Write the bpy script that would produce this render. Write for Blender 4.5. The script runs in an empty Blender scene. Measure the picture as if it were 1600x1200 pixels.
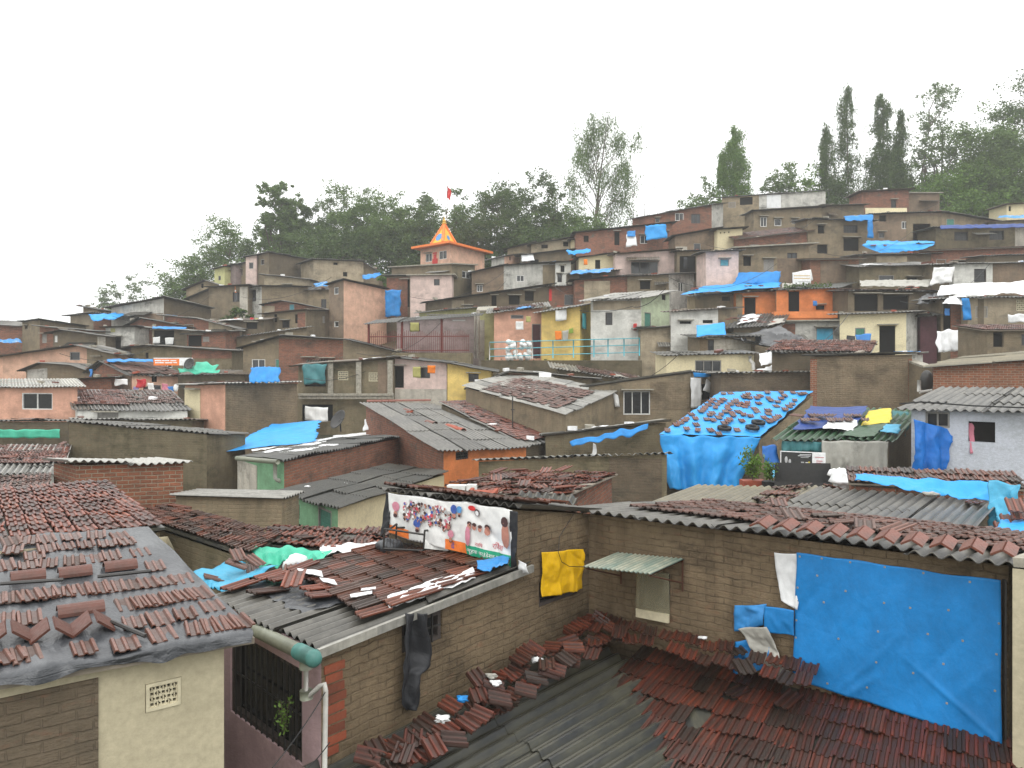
import bpy, math, random
import numpy as np
from mathutils import Vector, Matrix, noise

# ---------------------------------------------------------------- scene, camera, sky, light
S = bpy.context.scene
F = 1256.0            # focal length in photo pixels (1600 wide)
HY = 560.0            # photo row of the horizon
cam_d = bpy.data.cameras.new('camera'); cam = bpy.data.objects.new('camera', cam_d)
S.collection.objects.link(cam); S.camera = cam
cam.location = (0, 0, 0); cam.rotation_euler = (math.radians(90), 0, 0)
cam_d.sensor_width = 36; cam_d.lens = F/1600*36; cam_d.shift_y = -(600-HY)/1600
cam_d.clip_start = 0.05; cam_d.clip_end = 2000
W = bpy.data.worlds.new('World'); S.world = W; W.use_nodes = True
wn = W.node_tree; wn.nodes.clear()
w_out = wn.nodes.new('ShaderNodeOutputWorld')
sky = wn.nodes.new('ShaderNodeTexSky'); sky.sky_type = 'NISHITA'; sky.sun_disc = False
SUN_EL, SUN_ROT = math.radians(48), math.radians(200)
sky.sun_elevation = SUN_EL; sky.sun_rotation = SUN_ROT
hs = wn.nodes.new('ShaderNodeHueSaturation'); hs.inputs['Saturation'].default_value = 0.06
bg1 = wn.nodes.new('ShaderNodeBackground'); bg1.inputs['Strength'].default_value = 0.06
bg2 = wn.nodes.new('ShaderNodeBackground'); bg2.inputs['Strength'].default_value = 2.3
tc = wn.nodes.new('ShaderNodeTexCoord'); sx = wn.nodes.new('ShaderNodeSeparateXYZ')
rp = wn.nodes.new('ShaderNodeValToRGB')
rp.color_ramp.elements[0].position = 0.0; rp.color_ramp.elements[0].color = (0.37, 0.378, 0.372, 1)
rp.color_ramp.elements[1].position = 0.9; rp.color_ramp.elements[1].color = (1.0, 1.0, 0.99, 1)
e_ = rp.color_ramp.elements.new(0.22); e_.color = (0.46, 0.462, 0.458, 1)
addb = wn.nodes.new('ShaderNodeAddShader')
L = wn.links
L.new(sky.outputs[0], hs.inputs['Color']); L.new(hs.outputs[0], bg1.inputs[0])
L.new(tc.outputs['Generated'], sx.inputs[0]); L.new(sx.outputs['Z'], rp.inputs[0]); L.new(rp.outputs[0], bg2.inputs[0])
L.new(bg1.outputs[0], addb.inputs[0]); L.new(bg2.outputs[0], addb.inputs[1]); L.new(addb.outputs[0], w_out.inputs[0])
sl = bpy.data.lights.new('overcast_sun', 'SUN'); sl.energy = 0.7; sl.angle = math.radians(22); sl.color = (1, .98, .94)
so = bpy.data.objects.new('overcast_sun', sl); S.collection.objects.link(so)
so.rotation_euler = (math.radians(90)-SUN_EL, 0, math.radians(20))
S.view_settings.view_transform = 'Standard'; S.view_settings.look = 'None'
S.view_settings.exposure = 0.1; S.view_settings.gamma = 1.0
S.render.resolution_x = 1024; S.render.resolution_y = 768
S.render.engine = 'CYCLES'
S.cycles.max_bounces = 5; S.cycles.diffuse_bounces = 2; S.cycles.glossy_bounces = 2; S.cycles.transparent_max_bounces = 6

HAZE = 0.0009
rnd = random.Random(7)
C = S.collection

DW = [(0, 0), (19, 19), (20, 22), (24, 28.5), (30, 36.5), (35, 41), (40, 46), (46, 50), (50, 53.5), (60, 62.5), (70, 71.5), (80, 80), (999, 999)]
WARP = [None]
def warp(px, d):      # things left of the middle stand a little farther off than first paced out
    if not (WARP[0] if WARP[0] is not None else px < 1030): return d
    for (a, fa), (b, fb) in zip(DW, DW[1:]):
        if d <= b: return fa+(fb-fa)*(d-a)/(b-a)
def P(px, py, d):
    d = warp(px, d)
    return Vector(((px-800)/F*d, d, (HY-py)/F*d))

# ---------------------------------------------------------------- materials
MATS = {}
def nt(name, rough=0.7, spec=0.3):
    m = bpy.data.materials.new(name); m.use_nodes = True
    t = m.node_tree; b = t.nodes['Principled BSDF']
    b.inputs['Roughness'].default_value = rough
    b.inputs['Specular IOR Level'].default_value = spec
    return m, t, b
def N(t, typ, **kw):
    n = t.nodes.new(typ)
    for k, v in kw.items():
        if k in n.inputs: n.inputs[k].default_value = v
        else: setattr(n, k, v)
    return n
def c4(c): return (c[0], c[1], c[2], 1)
def mixc(t, fac, a, b, mode='MIX'):
    n = t.nodes.new('ShaderNodeMix'); n.data_type = 'RGBA'; n.blend_type = mode
    for sock, v in ((n.inputs[0], fac), (n.inputs[6], a), (n.inputs[7], b)):
        if isinstance(v, (int, float)): sock.default_value = v
        elif isinstance(v, tuple): sock.default_value = c4(v)
        else: t.links.new(v, sock)
    return n.outputs[2]
def ramp(t, src, p0, p1, c0=(0, 0, 0), c1=(1, 1, 1)):
    r = t.nodes.new('ShaderNodeValToRGB'); e = r.color_ramp.elements
    e[0].position = p0; e[1].position = p1; e[0].color = c4(c0); e[1].color = c4(c1)
    t.links.new(src, r.inputs[0]); return r.outputs[0]
def noise_n(t, vec, scale, detail=4, rough=.6, dist=0):
    n = N(t, 'ShaderNodeTexNoise'); n.inputs['Scale'].default_value = scale
    n.inputs['Detail'].default_value = detail; n.inputs['Roughness'].default_value = rough
    n.inputs['Distortion'].default_value = dist
    if vec is not None: t.links.new(vec, n.inputs['Vector'])
    return n.outputs[0]
def mapping(t, vec, sc, loc=(0, 0, 0)):
    m = N(t, 'ShaderNodeMapping'); m.inputs['Scale'].default_value = sc; m.inputs['Location'].default_value = loc
    t.links.new(vec, m.inputs[0]); return m.outputs[0]
def bump(t, b, h, strength=.5, dist=.02):
    n = N(t, 'ShaderNodeBump'); n.inputs['Strength'].default_value = strength; n.inputs['Distance'].default_value = dist
    t.links.new(h, n.inputs['Height']); t.links.new(n.outputs[0], b.inputs['Normal']); return n
def madd(t, a, b, op='ADD'):
    n = t.nodes.new('ShaderNodeMath'); n.operation = op
    for i, v in enumerate((a, b)):
        if isinstance(v, (int, float)): n.inputs[i].default_value = v
        else: t.links.new(v, n.inputs[i])
    return n.outputs[0]

def wall_mat(name, col, stain=(.07, .065, .05), brick=0.0, bcol=((.30, .105, .06), (.19, .065, .04)), mortar=None,
             reveal=0.0, st=.5, seed=0, rough=.8, bstr=.6, coarse=1.0):
    """plaster / paint with rain streaks, damp patches; brick = strength of brick courses in relief, reveal = share of bare brick"""
    if name[:5] in ('cemen', 'smear'): col = (col[0]*1.05, col[1]*.99, col[2]*.90)
    k_ = .86 if name[:5] in ('cemen', 'smear', 'brick') else (.9 if name not in ('cream_smooth',) else .8)
    col = tuple(c*k_ for c in col); stain = tuple(c*k_ for c in stain); bcol = tuple(tuple(c*min(1, k_*1.15) for c in b_) for b_ in bcol)
    if mortar: mortar = tuple(c*k_ for c in mortar)
    m, t, b = nt(name, rough, .25)
    uv = N(t, 'ShaderNodeTexCoord').outputs['UV']
    ns = noise_n(t, mapping(t, uv, (1, 1, 1), (seed, seed*2.3, 0)), 1.3, 5, .65)
    nf = noise_n(t, uv, 14, 5, .7)
    base = mixc(t, ramp(t, nf, .3, .7), tuple(c*.82 for c in col), tuple(min(1, c*1.1) for c in col))
    base = mixc(t, ramp(t, ns, .38, .62), tuple(c*.72 for c in col), base) if brick or st > .3 else base
    # distorted brick lookup
    nv = N(t, 'ShaderNodeTexNoise'); nv.inputs['Scale'].default_value = 4; nv.inputs['Detail'].default_value = 5; t.links.new(uv, nv.inputs['Vector'])
    vm = N(t, 'ShaderNodeVectorMath', operation='SCALE'); vm.inputs['Scale'].default_value = .05*coarse; t.links.new(nv.outputs['Color'], vm.inputs[0])
    va = N(t, 'ShaderNodeVectorMath', operation='ADD'); t.links.new(uv, va.inputs[0]); t.links.new(vm.outputs[0], va.inputs[1])
    h = madd(t, madd(t, nf, .5, 'MULTIPLY'), madd(t, noise_n(t, mapping(t, uv, (1, 2.2, 1)), 7, 8, .85), .8, 'MULTIPLY'))
    if brick or reveal:
        bt = N(t, 'ShaderNodeTexBrick'); t.links.new(va.outputs[0], bt.inputs['Vector'])
        bt.inputs['Color1'].default_value = c4(bcol[0]); bt.inputs['Color2'].default_value = c4(bcol[1])
        mo = mortar or (.22, .195, .155)
        bt.inputs['Mortar'].default_value = c4(mo); bt.inputs['Scale'].default_value = 1.0
        bt.inputs['Mortar Size'].default_value = .010; bt.inputs['Brick Width'].default_value = .23; bt.inputs['Row Height'].default_value = .085
        bt.inputs['Mortar Smooth'].default_value = .4
        if reveal:
            f = ramp(t, noise_n(t, mapping(t, uv, (1, 1.4, 1), (seed+9, 3, 0)), 1.1, 5, .7), 1-reveal-.03, 1-reveal+.03) if reveal < 1 else 1.0
            bc = mixc(t, ramp(t, nf, .35, .75), bt.outputs['Color'], tuple(c*1.0 for c in mo))
            bc = mixc(t, .75, bc, bt.outputs['Color'])
            base = mixc(t, f, base, bc)
        inv = madd(t, madd(t, 1.0, bt.outputs['Fac'], 'SUBTRACT'), brick if brick else .6, 'MULTIPLY')
        nb = noise_n(t, mapping(t, uv, (2, 5, 1)), 3, 4, .7)
        if brick and reveal < 1:
            lm = ramp(t, noise_n(t, mapping(t, uv, (1, 2.5, 1), (seed, 5, 0)), 2.2, 4, .7), .42, .62)
            base = mixc(t, madd(t, madd(t, bt.outputs['Fac'], .42*brick if name != 'smeared_brick' else .75, 'MULTIPLY'), lm, 'MULTIPLY'), base, tuple(c*.35 for c in col))
            rb = mixc(t, .7, col, bcol[0]); base = mixc(t, madd(t, ramp(t, noise_n(t, mapping(t, uv, (4, 11, 1), (seed, 2, 0)), 1.0, 3, .6), .6, .72), .35, 'MULTIPLY'), base, rb)
        h = madd(t, h, madd(t, inv, nb, 'MULTIPLY'))
    # vertical rain streaks + damp
    streak = noise_n(t, mapping(t, uv, (2.6, .5, 1), (seed, 0, 0)), 1.0, 7, .72, .5)
    base = mixc(t, madd(t, ramp(t, streak, .48, .72), st*.75, 'MULTIPLY'), base, stain)
    fine = noise_n(t, mapping(t, uv, (1, 1.6, 1), (0, seed, 0)), 4.5, 8, .8)
    base = mixc(t, madd(t, ramp(t, fine, .5, .72), .55*min(1, st+.25), 'MULTIPLY'), base, tuple((a*.55+c*.25) for a, c in zip(stain, col)))
    oi = N(t, 'ShaderNodeObjectInfo'); base = mixc(t, 1.0, base, ramp(t, oi.outputs['Random'], 0, 1, (.78, .76, .73) if name[:5] == 'cemen' else (.88, .87, .85), (1.3, 1.28, 1.22) if name[:5] == 'cemen' else (1.1, 1.1, 1.1)), 'MULTIPLY')
    damp = noise_n(t, mapping(t, uv, (.5, .9, 1), (seed*3, 7, 0)), 1.0, 6, .75)
    base = mixc(t, madd(t, ramp(t, damp, .52, .66), min(1, st*1.1), 'MULTIPLY'), base, tuple(c*.9 for c in stain))
    t.links.new(base, b.inputs['Base Color'])
    bump(t, b, h, bstr, .03)
    MATS[name] = m; return m

def sheet_mat(name, col, dark=(.035, .034, .03), amount=.5, rough=.4, spec=.5, metal=0):
    col = tuple(c*.78 for c in col)
    m, t, b = nt(name, rough, spec); b.inputs['Metallic'].default_value = metal
    uv = N(t, 'ShaderNodeTexCoord').outputs['UV']
    n1 = noise_n(t, mapping(t, uv, (4, 1, 1)), 1.3, 6, .7)
    n2 = noise_n(t, uv, 9, 5, .7)
    base = mixc(t, ramp(t, n2, .3, .75), tuple(c*.7 for c in col), tuple(c*1.15 for c in col))
    base = mixc(t, madd(t, ramp(t, n1, .42, .62), amount, 'MULTIPLY'), base, dark)
    at = N(t, 'ShaderNodeAttribute', attribute_name='grime_shade'); base = mixc(t, madd(t, at.outputs['Fac'], .8, 'MULTIPLY'), base, tuple(c*.5 for c in dark))  # valley grime plus painted shade between the ribs, mixed into the colour
    # sheet-to-sheet tone, about one metre wide
    vo = N(t, 'ShaderNodeTexBrick'); t.links.new(uv, vo.inputs['Vector'])
    vo.inputs['Scale'].default_value = 1; vo.inputs['Brick Width'].default_value = 1.05; vo.inputs['Row Height'].default_value = 1.75
    vo.inputs['Mortar Size'].default_value = 0; vo.offset = 0
    vo.inputs['Color1'].default_value = (.72, .72, .72, 1); vo.inputs['Color2'].default_value = (1.12, 1.1, 1.05, 1)
    base = mixc(t, .8, base, vo.outputs['Color'], 'MULTIPLY')
    t.links.new(base, b.inputs['Base Color']); bump(t, b, n2, .25, .01)
    MATS[name] = m; return m

def tile_mat(name, cols, rough=.38, mold=.45):
    k_ = {'tile_near': .62, 'tile_dusty': .6, 'tile_ridge': .55, 'tile_loose': .66}.get(name, .74); sr = 1.08 if name in ('tile_loose', 'tile_dusty') else 1.28; cols = [(q[0]*k_*sr, q[1]*k_*1.02, q[2]*k_*(2.13-sr)) for q in cols]
    m, t, b = nt(name, rough, .5)
    g = N(t, 'ShaderNodeNewGeometry'); r = t.nodes.new('ShaderNodeValToRGB'); e = r.color_ramp.elements
    while len(e) < len(cols): e.new(.5)
    for i, c in enumerate(cols): e[i].position = i/(len(cols)-1); e[i].color = c4(c)
    t.links.new(g.outputs['Random Per Island'], r.inputs[0])
    ob = N(t, 'ShaderNodeTexCoord').outputs['Object']
    n1 = noise_n(t, ob, 3.0, 6, .75); n2 = noise_n(t, ob, 30, 4, .7)
    base = mixc(t, madd(t, ramp(t, n1, .45, .68), mold, 'MULTIPLY'), r.outputs[0], (.022, .018, .013))
    base = mixc(t, ramp(t, n2, .3, .8), base, (.5, .45, .4), 'OVERLAY')
    at = N(t, 'ShaderNodeAttribute', attribute_name='grime_shade'); base = mixc(t, madd(t, at.outputs['Fac'], .6, 'MULTIPLY'), base, (.022, .017, .013))
    t.links.new(base, b.inputs['Base Color'])
    t.links.new(ramp(t, n2, .2, .8, (rough-.12,)*3, (rough+.25,)*3), b.inputs['Roughness'])
    bump(t, b, n2, .3, .006); MATS[name] = m; return m

def cloth_mat(name, col, rough=.5, spec=.3, var=.25, dirt=0.0, dcol=(.2, .18, .15), wr=.5, scale=5, trans=0):
    m, t, b = nt(name, rough, spec)
    uv = N(t, 'ShaderNodeTexCoord').outputs['UV']
    n1 = noise_n(t, mapping(t, uv, (1.6, 1, 1)), scale*.7, 5, .6, .3)
    n2 = noise_n(t, mapping(t, uv, (1, .7, 1)), 1.6, 6, .7)
    base = mixc(t, ramp(t, n2, .3, .7), tuple(c*(1-var) for c in col), tuple(min(1, c*(1+var*.7)) for c in col))
    if dirt: base = mixc(t, madd(t, ramp(t, n2, .5, .66), dirt, 'MULTIPLY'), base, dcol)
    t.links.new(base, b.inputs['Base Color'])
    vo = N(t, 'ShaderNodeTexVoronoi', feature='DISTANCE_TO_EDGE'); vo.inputs['Scale'].default_value = 1.6
    t.links.new(mapping(t, uv, (1, 1.3, 1)), vo.inputs['Vector'])
    h = madd(t, n1, madd(t, ramp(t, vo.outputs[0], 0, .05), .05, 'MULTIPLY'))
    bump(t, b, h, wr, .03)
    MATS[name] = m; return m

def plain_mat(name, col, rough=.6, spec=.3, metal=0, nv=.2, sc=8):
    m, t, b = nt(name, rough, spec); b.inputs['Metallic'].default_value = metal
    ob = N(t, 'ShaderNodeTexCoord').outputs['Object']
    n = noise_n(t, ob, sc, 5, .65)
    t.links.new(mixc(t, ramp(t, n, .3, .7), tuple(c*(1-nv) for c in col), tuple(min(1, c*(1+nv)) for c in col)), b.inputs['Base Color'])
    bump(t, b, n, .2, .01); MATS[name] = m; return m

def leaf_mat(name, c0, c1, c2):
    c0, c1, c2 = [tuple(v*.72 for v in c) for c in (c0, c1, c2)]
    m, t, b = nt(name, .55, .25)
    g = N(t, 'ShaderNodeNewGeometry'); r = t.nodes.new('ShaderNodeValToRGB'); e = r.color_ramp.elements
    e.new(.5)
    for i, c in enumerate((c0, c1, c2)): e[i].position = i/2; e[i].color = c4(c)
    t.links.new(g.outputs['Random Per Island'], r.inputs[0])
    ob = N(t, 'ShaderNodeTexCoord').outputs['Object']
    n = noise_n(t, ob, .45, 3, .6)
    base = mixc(t, ramp(t, n, .35, .65), r.outputs[0], c2, 'MIX')
    base = mixc(t, .5, base, r.outputs[0])
    t.links.new(base, b.inputs['Base Color'])
    tr = N(t, 'ShaderNodeBsdfTranslucent'); t.links.new(base, tr.inputs[0])
    mx = N(t, 'ShaderNodeMixShader'); mx.inputs[0].default_value = .3
    t.links.new(b.outputs[0], mx.inputs[1]); t.links.new(tr.outputs[0], mx.inputs[2])
    t.links.new(mx.outputs[0], t.nodes['Material Output'].inputs[0])
    MATS[name] = m; return m

wall_mat('cement', (.31, .268, .20), st=.5, seed=1, brick=.6, reveal=.27)
wall_mat('cement_pale', (.40, .36, .29), st=.45, seed=2, brick=.4, reveal=.12)
wall_mat('cement_dark', (.20, .172, .13), st=.55, seed=3, brick=.6, reveal=.25)
wall_mat('cement_mossy', (.21, .188, .135), stain=(.05, .05, .024), st=.62, seed=4, brick=.6, reveal=.16)
wall_mat('smeared_brick', (.255, .20, .135), brick=.55, st=.75, seed=5, bstr=1.0, coarse=1.5, stain=(.07, .052, .033))
wall_mat('smeared_brick_mid', (.30, .25, .18), brick=1.4, st=.5, reveal=.08, seed=31, bstr=1.0, coarse=.5, stain=(.08, .06, .04))
wall_mat('smeared_brick_dark', (.20, .165, .125), brick=.9, reveal=.18, st=.6, seed=6, bstr=.9)
wall_mat('smeared_brick_far', (.30, .235, .18), brick=.8, reveal=.3, st=.45, seed=12, bstr=.7)
wall_mat('brick', (.25, .2, .15), brick=1, reveal=1.0, st=.3, seed=7, bcol=((.30, .10, .05), (.19, .065, .035)), bstr=.8, coarse=.4, mortar=(.34, .29, .21))
wall_mat('brick_old', (.2, .17, .13), brick=1, reveal=.62, st=.55, seed=8, bcol=((.32, .11, .06), (.20, .068, .04)), bstr=.8)
wall_mat('peach', (.88, .55, .40), stain=(.28, .2, .15), st=.35, seed=9)
wall_mat('peach_warm', (.82, .46, .33), stain=(.35, .2, .14), st=.4, seed=10)
wall_mat('pink', (.82, .64, .58), stain=(.22, .18, .16), st=.4, seed=11)
wall_mat('lilac_pink', (.62, .44, .47), stain=(.2, .14, .13), st=.35, seed=13)
wall_mat('mauve', (.34, .27, .26), stain=(.12, .1, .09), st=.55, seed=14)
wall_mat('cream', (.82, .73, .48), stain=(.3, .25, .16), st=.25, seed=15, bstr=.3)
wall_mat('cream_smooth', (.60, .54, .38), stain=(.34, .3, .2), st=.18, seed=28, bstr=.22)
wall_mat('yellow', (.84, .62, .20), stain=(.35, .26, .12), st=.35, seed=16)
wall_mat('white', (.80, .80, .75), stain=(.2, .19, .16), st=.4, seed=17)
wall_mat('white_stained', (.62, .61, .56), stain=(.1, .1, .085), st=.75, seed=18)
wall_mat('white_blue', (.55, .58, .64), stain=(.25, .27, .25), st=.3, seed=19)
wall_mat('orange', (.82, .27, .09), stain=(.3, .12, .05), st=.35, seed=20)
wall_mat('pale_green', (.62, .72, .50), stain=(.2, .2, .14), st=.45, seed=21)
wall_mat('green', (.28, .56, .33), stain=(.12, .18, .1), st=.35, seed=22)
wall_mat('maroon', (.12, .05, .06), stain=(.03, .02, .02), st=.4, seed=23)
wall_mat('pale_yellow', (.56, .55, .26), stain=(.2, .18, .1), st=.4, seed=24)
wall_mat('peeling', (.60, .56, .48), stain=(.1, .09, .07), st=.6, reveal=.2, brick=.3, seed=25)
wall_mat('black_board', (.05, .05, .05), st=.2, seed=26, bstr=.3)
wall_mat('temple_orange', (.80, .24, .06), stain=(.5, .15, .05), st=.15, seed=27, bstr=.2)
sheet_mat('sheet_grey', (.20, .19, .165), amount=.55)
sheet_mat('sheet_dark', (.095, .093, .08), dark=(.03, .032, .025), amount=.6, rough=.42)
sheet_mat('sheet_charcoal', (.055, .056, .052), dark=(.11, .105, .07), amount=.55, rough=.38)
sheet_mat('sheet_light', (.42, .41, .37), amount=.35)
sheet_mat('sheet_white', (.62, .61, .56), dark=(.25, .24, .2), amount=.25)
sheet_mat('sheet_brown', (.22, .17, .12), dark=(.06, .05, .035), amount=.45)
sheet_mat('sheet_yellowed', (.30, .265, .18), dark=(.09, .08, .055), amount=.45)
sheet_mat('sheet_green', (.02, .10, .03), dark=(.01, .03, .01), amount=.3)
sheet_mat('sheet_painted', (.52, .52, .40), dark=(.07, .17, .16), amount=.7)
tile_mat('tile_red', [(.05, .025, .018), (.15, .045, .028), (.23, .07, .038), (.10, .035, .025), (.28, .09, .045)])
tile_mat('tile_brown', [(.035, .022, .016), (.10, .04, .026), (.17, .06, .035), (.055, .035, .026), (.21, .075, .04)], rough=.33)
tile_mat('tile_dim', [(.03, .02, .016), (.11, .04, .028), (.17, .055, .035), (.06, .05, .04), (.13, .05, .033)])
tile_mat('tile_dusty', [(.11, .075, .058), (.25, .125, .095), (.18, .115, .09), (.30, .15, .11), (.15, .13, .11)], rough=.5, mold=.3)
tile_mat('tile_near', [(.03, .018, .013), (.10, .026, .016), (.17, .04, .02), (.055, .02, .014), (.20, .055, .028)], rough=.42, mold=.75)
tile_mat('tile_ridge', [(.07, .03, .022), (.12, .045, .03), (.17, .06, .04)], rough=.45, mold=.5)
tile_mat('tile_loose', [(.10, .055, .04), (.24, .095, .062), (.17, .07, .045), (.30, .125, .08), (.14, .09, .07)], rough=.3, mold=.45)
cloth_mat('tarp_blue', (.012, .20, .52), wr=.45, var=.3)
cloth_mat('tarp_bright', (.022, .28, .66), wr=.4, var=.15)
cloth_mat('tarp_deep', (.006, .13, .46), wr=.5, var=.3)
cloth_mat('tarp_navy', (.015, .045, .19), wr=.5)
cloth_mat('tarp_cyan', (.06, .34, .52), wr=.5, dirt=.3, dcol=(.25, .35, .4))
cloth_mat('tarp_worn', (.04, .24, .56), wr=.6, dirt=.7, dcol=(.45, .45, .42))
cloth_mat('tarp_white', (.72, .73, .73), wr=.6, dirt=.25, dcol=(.35, .33, .3))
cloth_mat('tarp_dirty', (.36, .35, .31), wr=.8, dirt=.8, dcol=(.10, .095, .08))
cloth_mat('tarp_black', (.03, .031, .033), rough=.3, wr=.9, spec=.6)
cloth_mat('plastic_grey', (.035, .038, .043), rough=.33, wr=1.0, spec=.5, scale=3, dirt=.3, dcol=(.16, .165, .17))
cloth_mat('tarp_green', (.06, .42, .28), wr=.5)
cloth_mat('tarp_teal', (.04, .16, .17), wr=.6)
cloth_mat('tarp_yellow', (.62, .50, .04), wr=.5)
cloth_mat('cloth_yellow', (.72, .42, .008), rough=.55, wr=1.0, scale=4)
cloth_mat('cloth_black', (.022, .023, .026), rough=.55, wr=.8)
cloth_mat('cloth_red', (.45, .03, .04), rough=.8); cloth_mat('cloth_orange', (.75, .2, .02), rough=.8)
cloth_mat('cloth_pink', (.55, .2, .26), rough=.8); cloth_mat('cloth_white', (.72, .72, .70), rough=.7)
cloth_mat('cloth_green', (.22, .32, .05), rough=.8); cloth_mat('cloth_blue', (.05, .2, .5), rough=.8)
cloth_mat('cloth_purple', (.25, .2, .4), rough=.8); cloth_mat('cloth_teal', (.05, .3, .33), rough=.7)
cloth_mat('cloth_olive', (.36, .34, .12), rough=.8)
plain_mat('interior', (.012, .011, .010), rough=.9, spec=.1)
plain_mat('glass_dark', (.022, .024, .026), rough=.12, spec=.6)
plain_mat('frame_white', (.66, .66, .63)); plain_mat('frame_dark', (.06, .05, .045)); plain_mat('frame_grey', (.25, .24, .22))
plain_mat('rust_red', (.16, .035, .028), rough=.6); plain_mat('iron_brown', (.09, .04, .025), rough=.7)
plain_mat('metal_dark', (.03, .028, .026), rough=.45, spec=.4); plain_mat('pvc', (.40, .39, .36), rough=.35)
plain_mat('pipe_green', (.06, .17, .15), rough=.4); plain_mat('pipe_grey', (.20, .21, .16), rough=.4)
plain_mat('rail_cyan', (.10, .38, .44), rough=.45); plain_mat('wood_blue', (.09, .30, .36)); plain_mat('wood_green', (.06, .20, .15))
plain_mat('wood_brown', (.14, .08, .045)); plain_mat('wood_grey', (.22, .19, .15)); plain_mat('concrete', (.28, .26, .21), nv=.35)
plain_mat('concrete_moss', (.10, .10, .06), nv=.5, sc=3); plain_mat('jali', (.52, .47, .33)); plain_mat('rubber', (.012, .012, .012), rough=.6)
tile_mat('brick_piece', [(.20, .06, .035), (.27, .085, .045), (.14, .05, .03)], rough=.7, mold=.4)
plain_mat('terracotta', (.28, .07, .04)); plain_mat('bark', (.10, .08, .06), nv=.4); plain_mat('gold', (.55, .35, .05), rough=.4)
plain_mat('red_paint', (.55, .03, .03)); plain_mat('orange_paint', (.80, .20, .04)); plain_mat('yellow_paint', (.75, .42, .05))
plain_mat('blue_paint', (.08, .25, .5)); plain_mat('print_dark', (.06, .03, .03)); plain_mat('print_red', (.5, .06, .08))
plain_mat('print_skin', (.42, .19, .14)); plain_mat('print_green', (.02, .30, .17)); plain_mat('print_grey', (.42, .42, .42)); plain_mat('print_white', (.75, .75, .75))
plain_mat('print_pink', (.5, .2, .26)); plain_mat('print_navy', (.05, .1, .35)); plain_mat('black_cable', (.015, .015, .015))
plain_mat('mosaic_debris', (.35, .3, .26), nv=.6, sc=6)
leaf_mat('leaf_mid', (0.065, 0.125, 0.025), (0.12, 0.205, 0.045), (0.18, 0.27, 0.08))
leaf_mat('leaf_dark', (0.04, 0.08, 0.02), (0.08, 0.145, 0.035), (0.125, 0.19, 0.05))
leaf_mat('leaf_fresh', (0.07, 0.15, 0.02), (0.14, 0.26, 0.04), (0.2, 0.33, 0.07))
leaf_mat('leaf_grey', (0.11, 0.165, 0.07), (0.16, 0.23, 0.1), (0.22, 0.29, 0.14))
def ground_mat():
    m, t, b = nt('earth', .85, .2)
    ob = N(t, 'ShaderNodeTexCoord').outputs['Object']
    a = noise_n(t, ob, .5, 6, .7); f = noise_n(t, ob, 4, 5, .7)
    c = mixc(t, ramp(t, f, .3, .7), (.05, .042, .03), (.12, .10, .075))
    c = mixc(t, ramp(t, a, .45, .6), c, (.035, .05, .018)); t.links.new(c, b.inputs['Base Color']); bump(t, b, f, .6, .1)
    MATS['earth'] = m
ground_mat()

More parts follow.
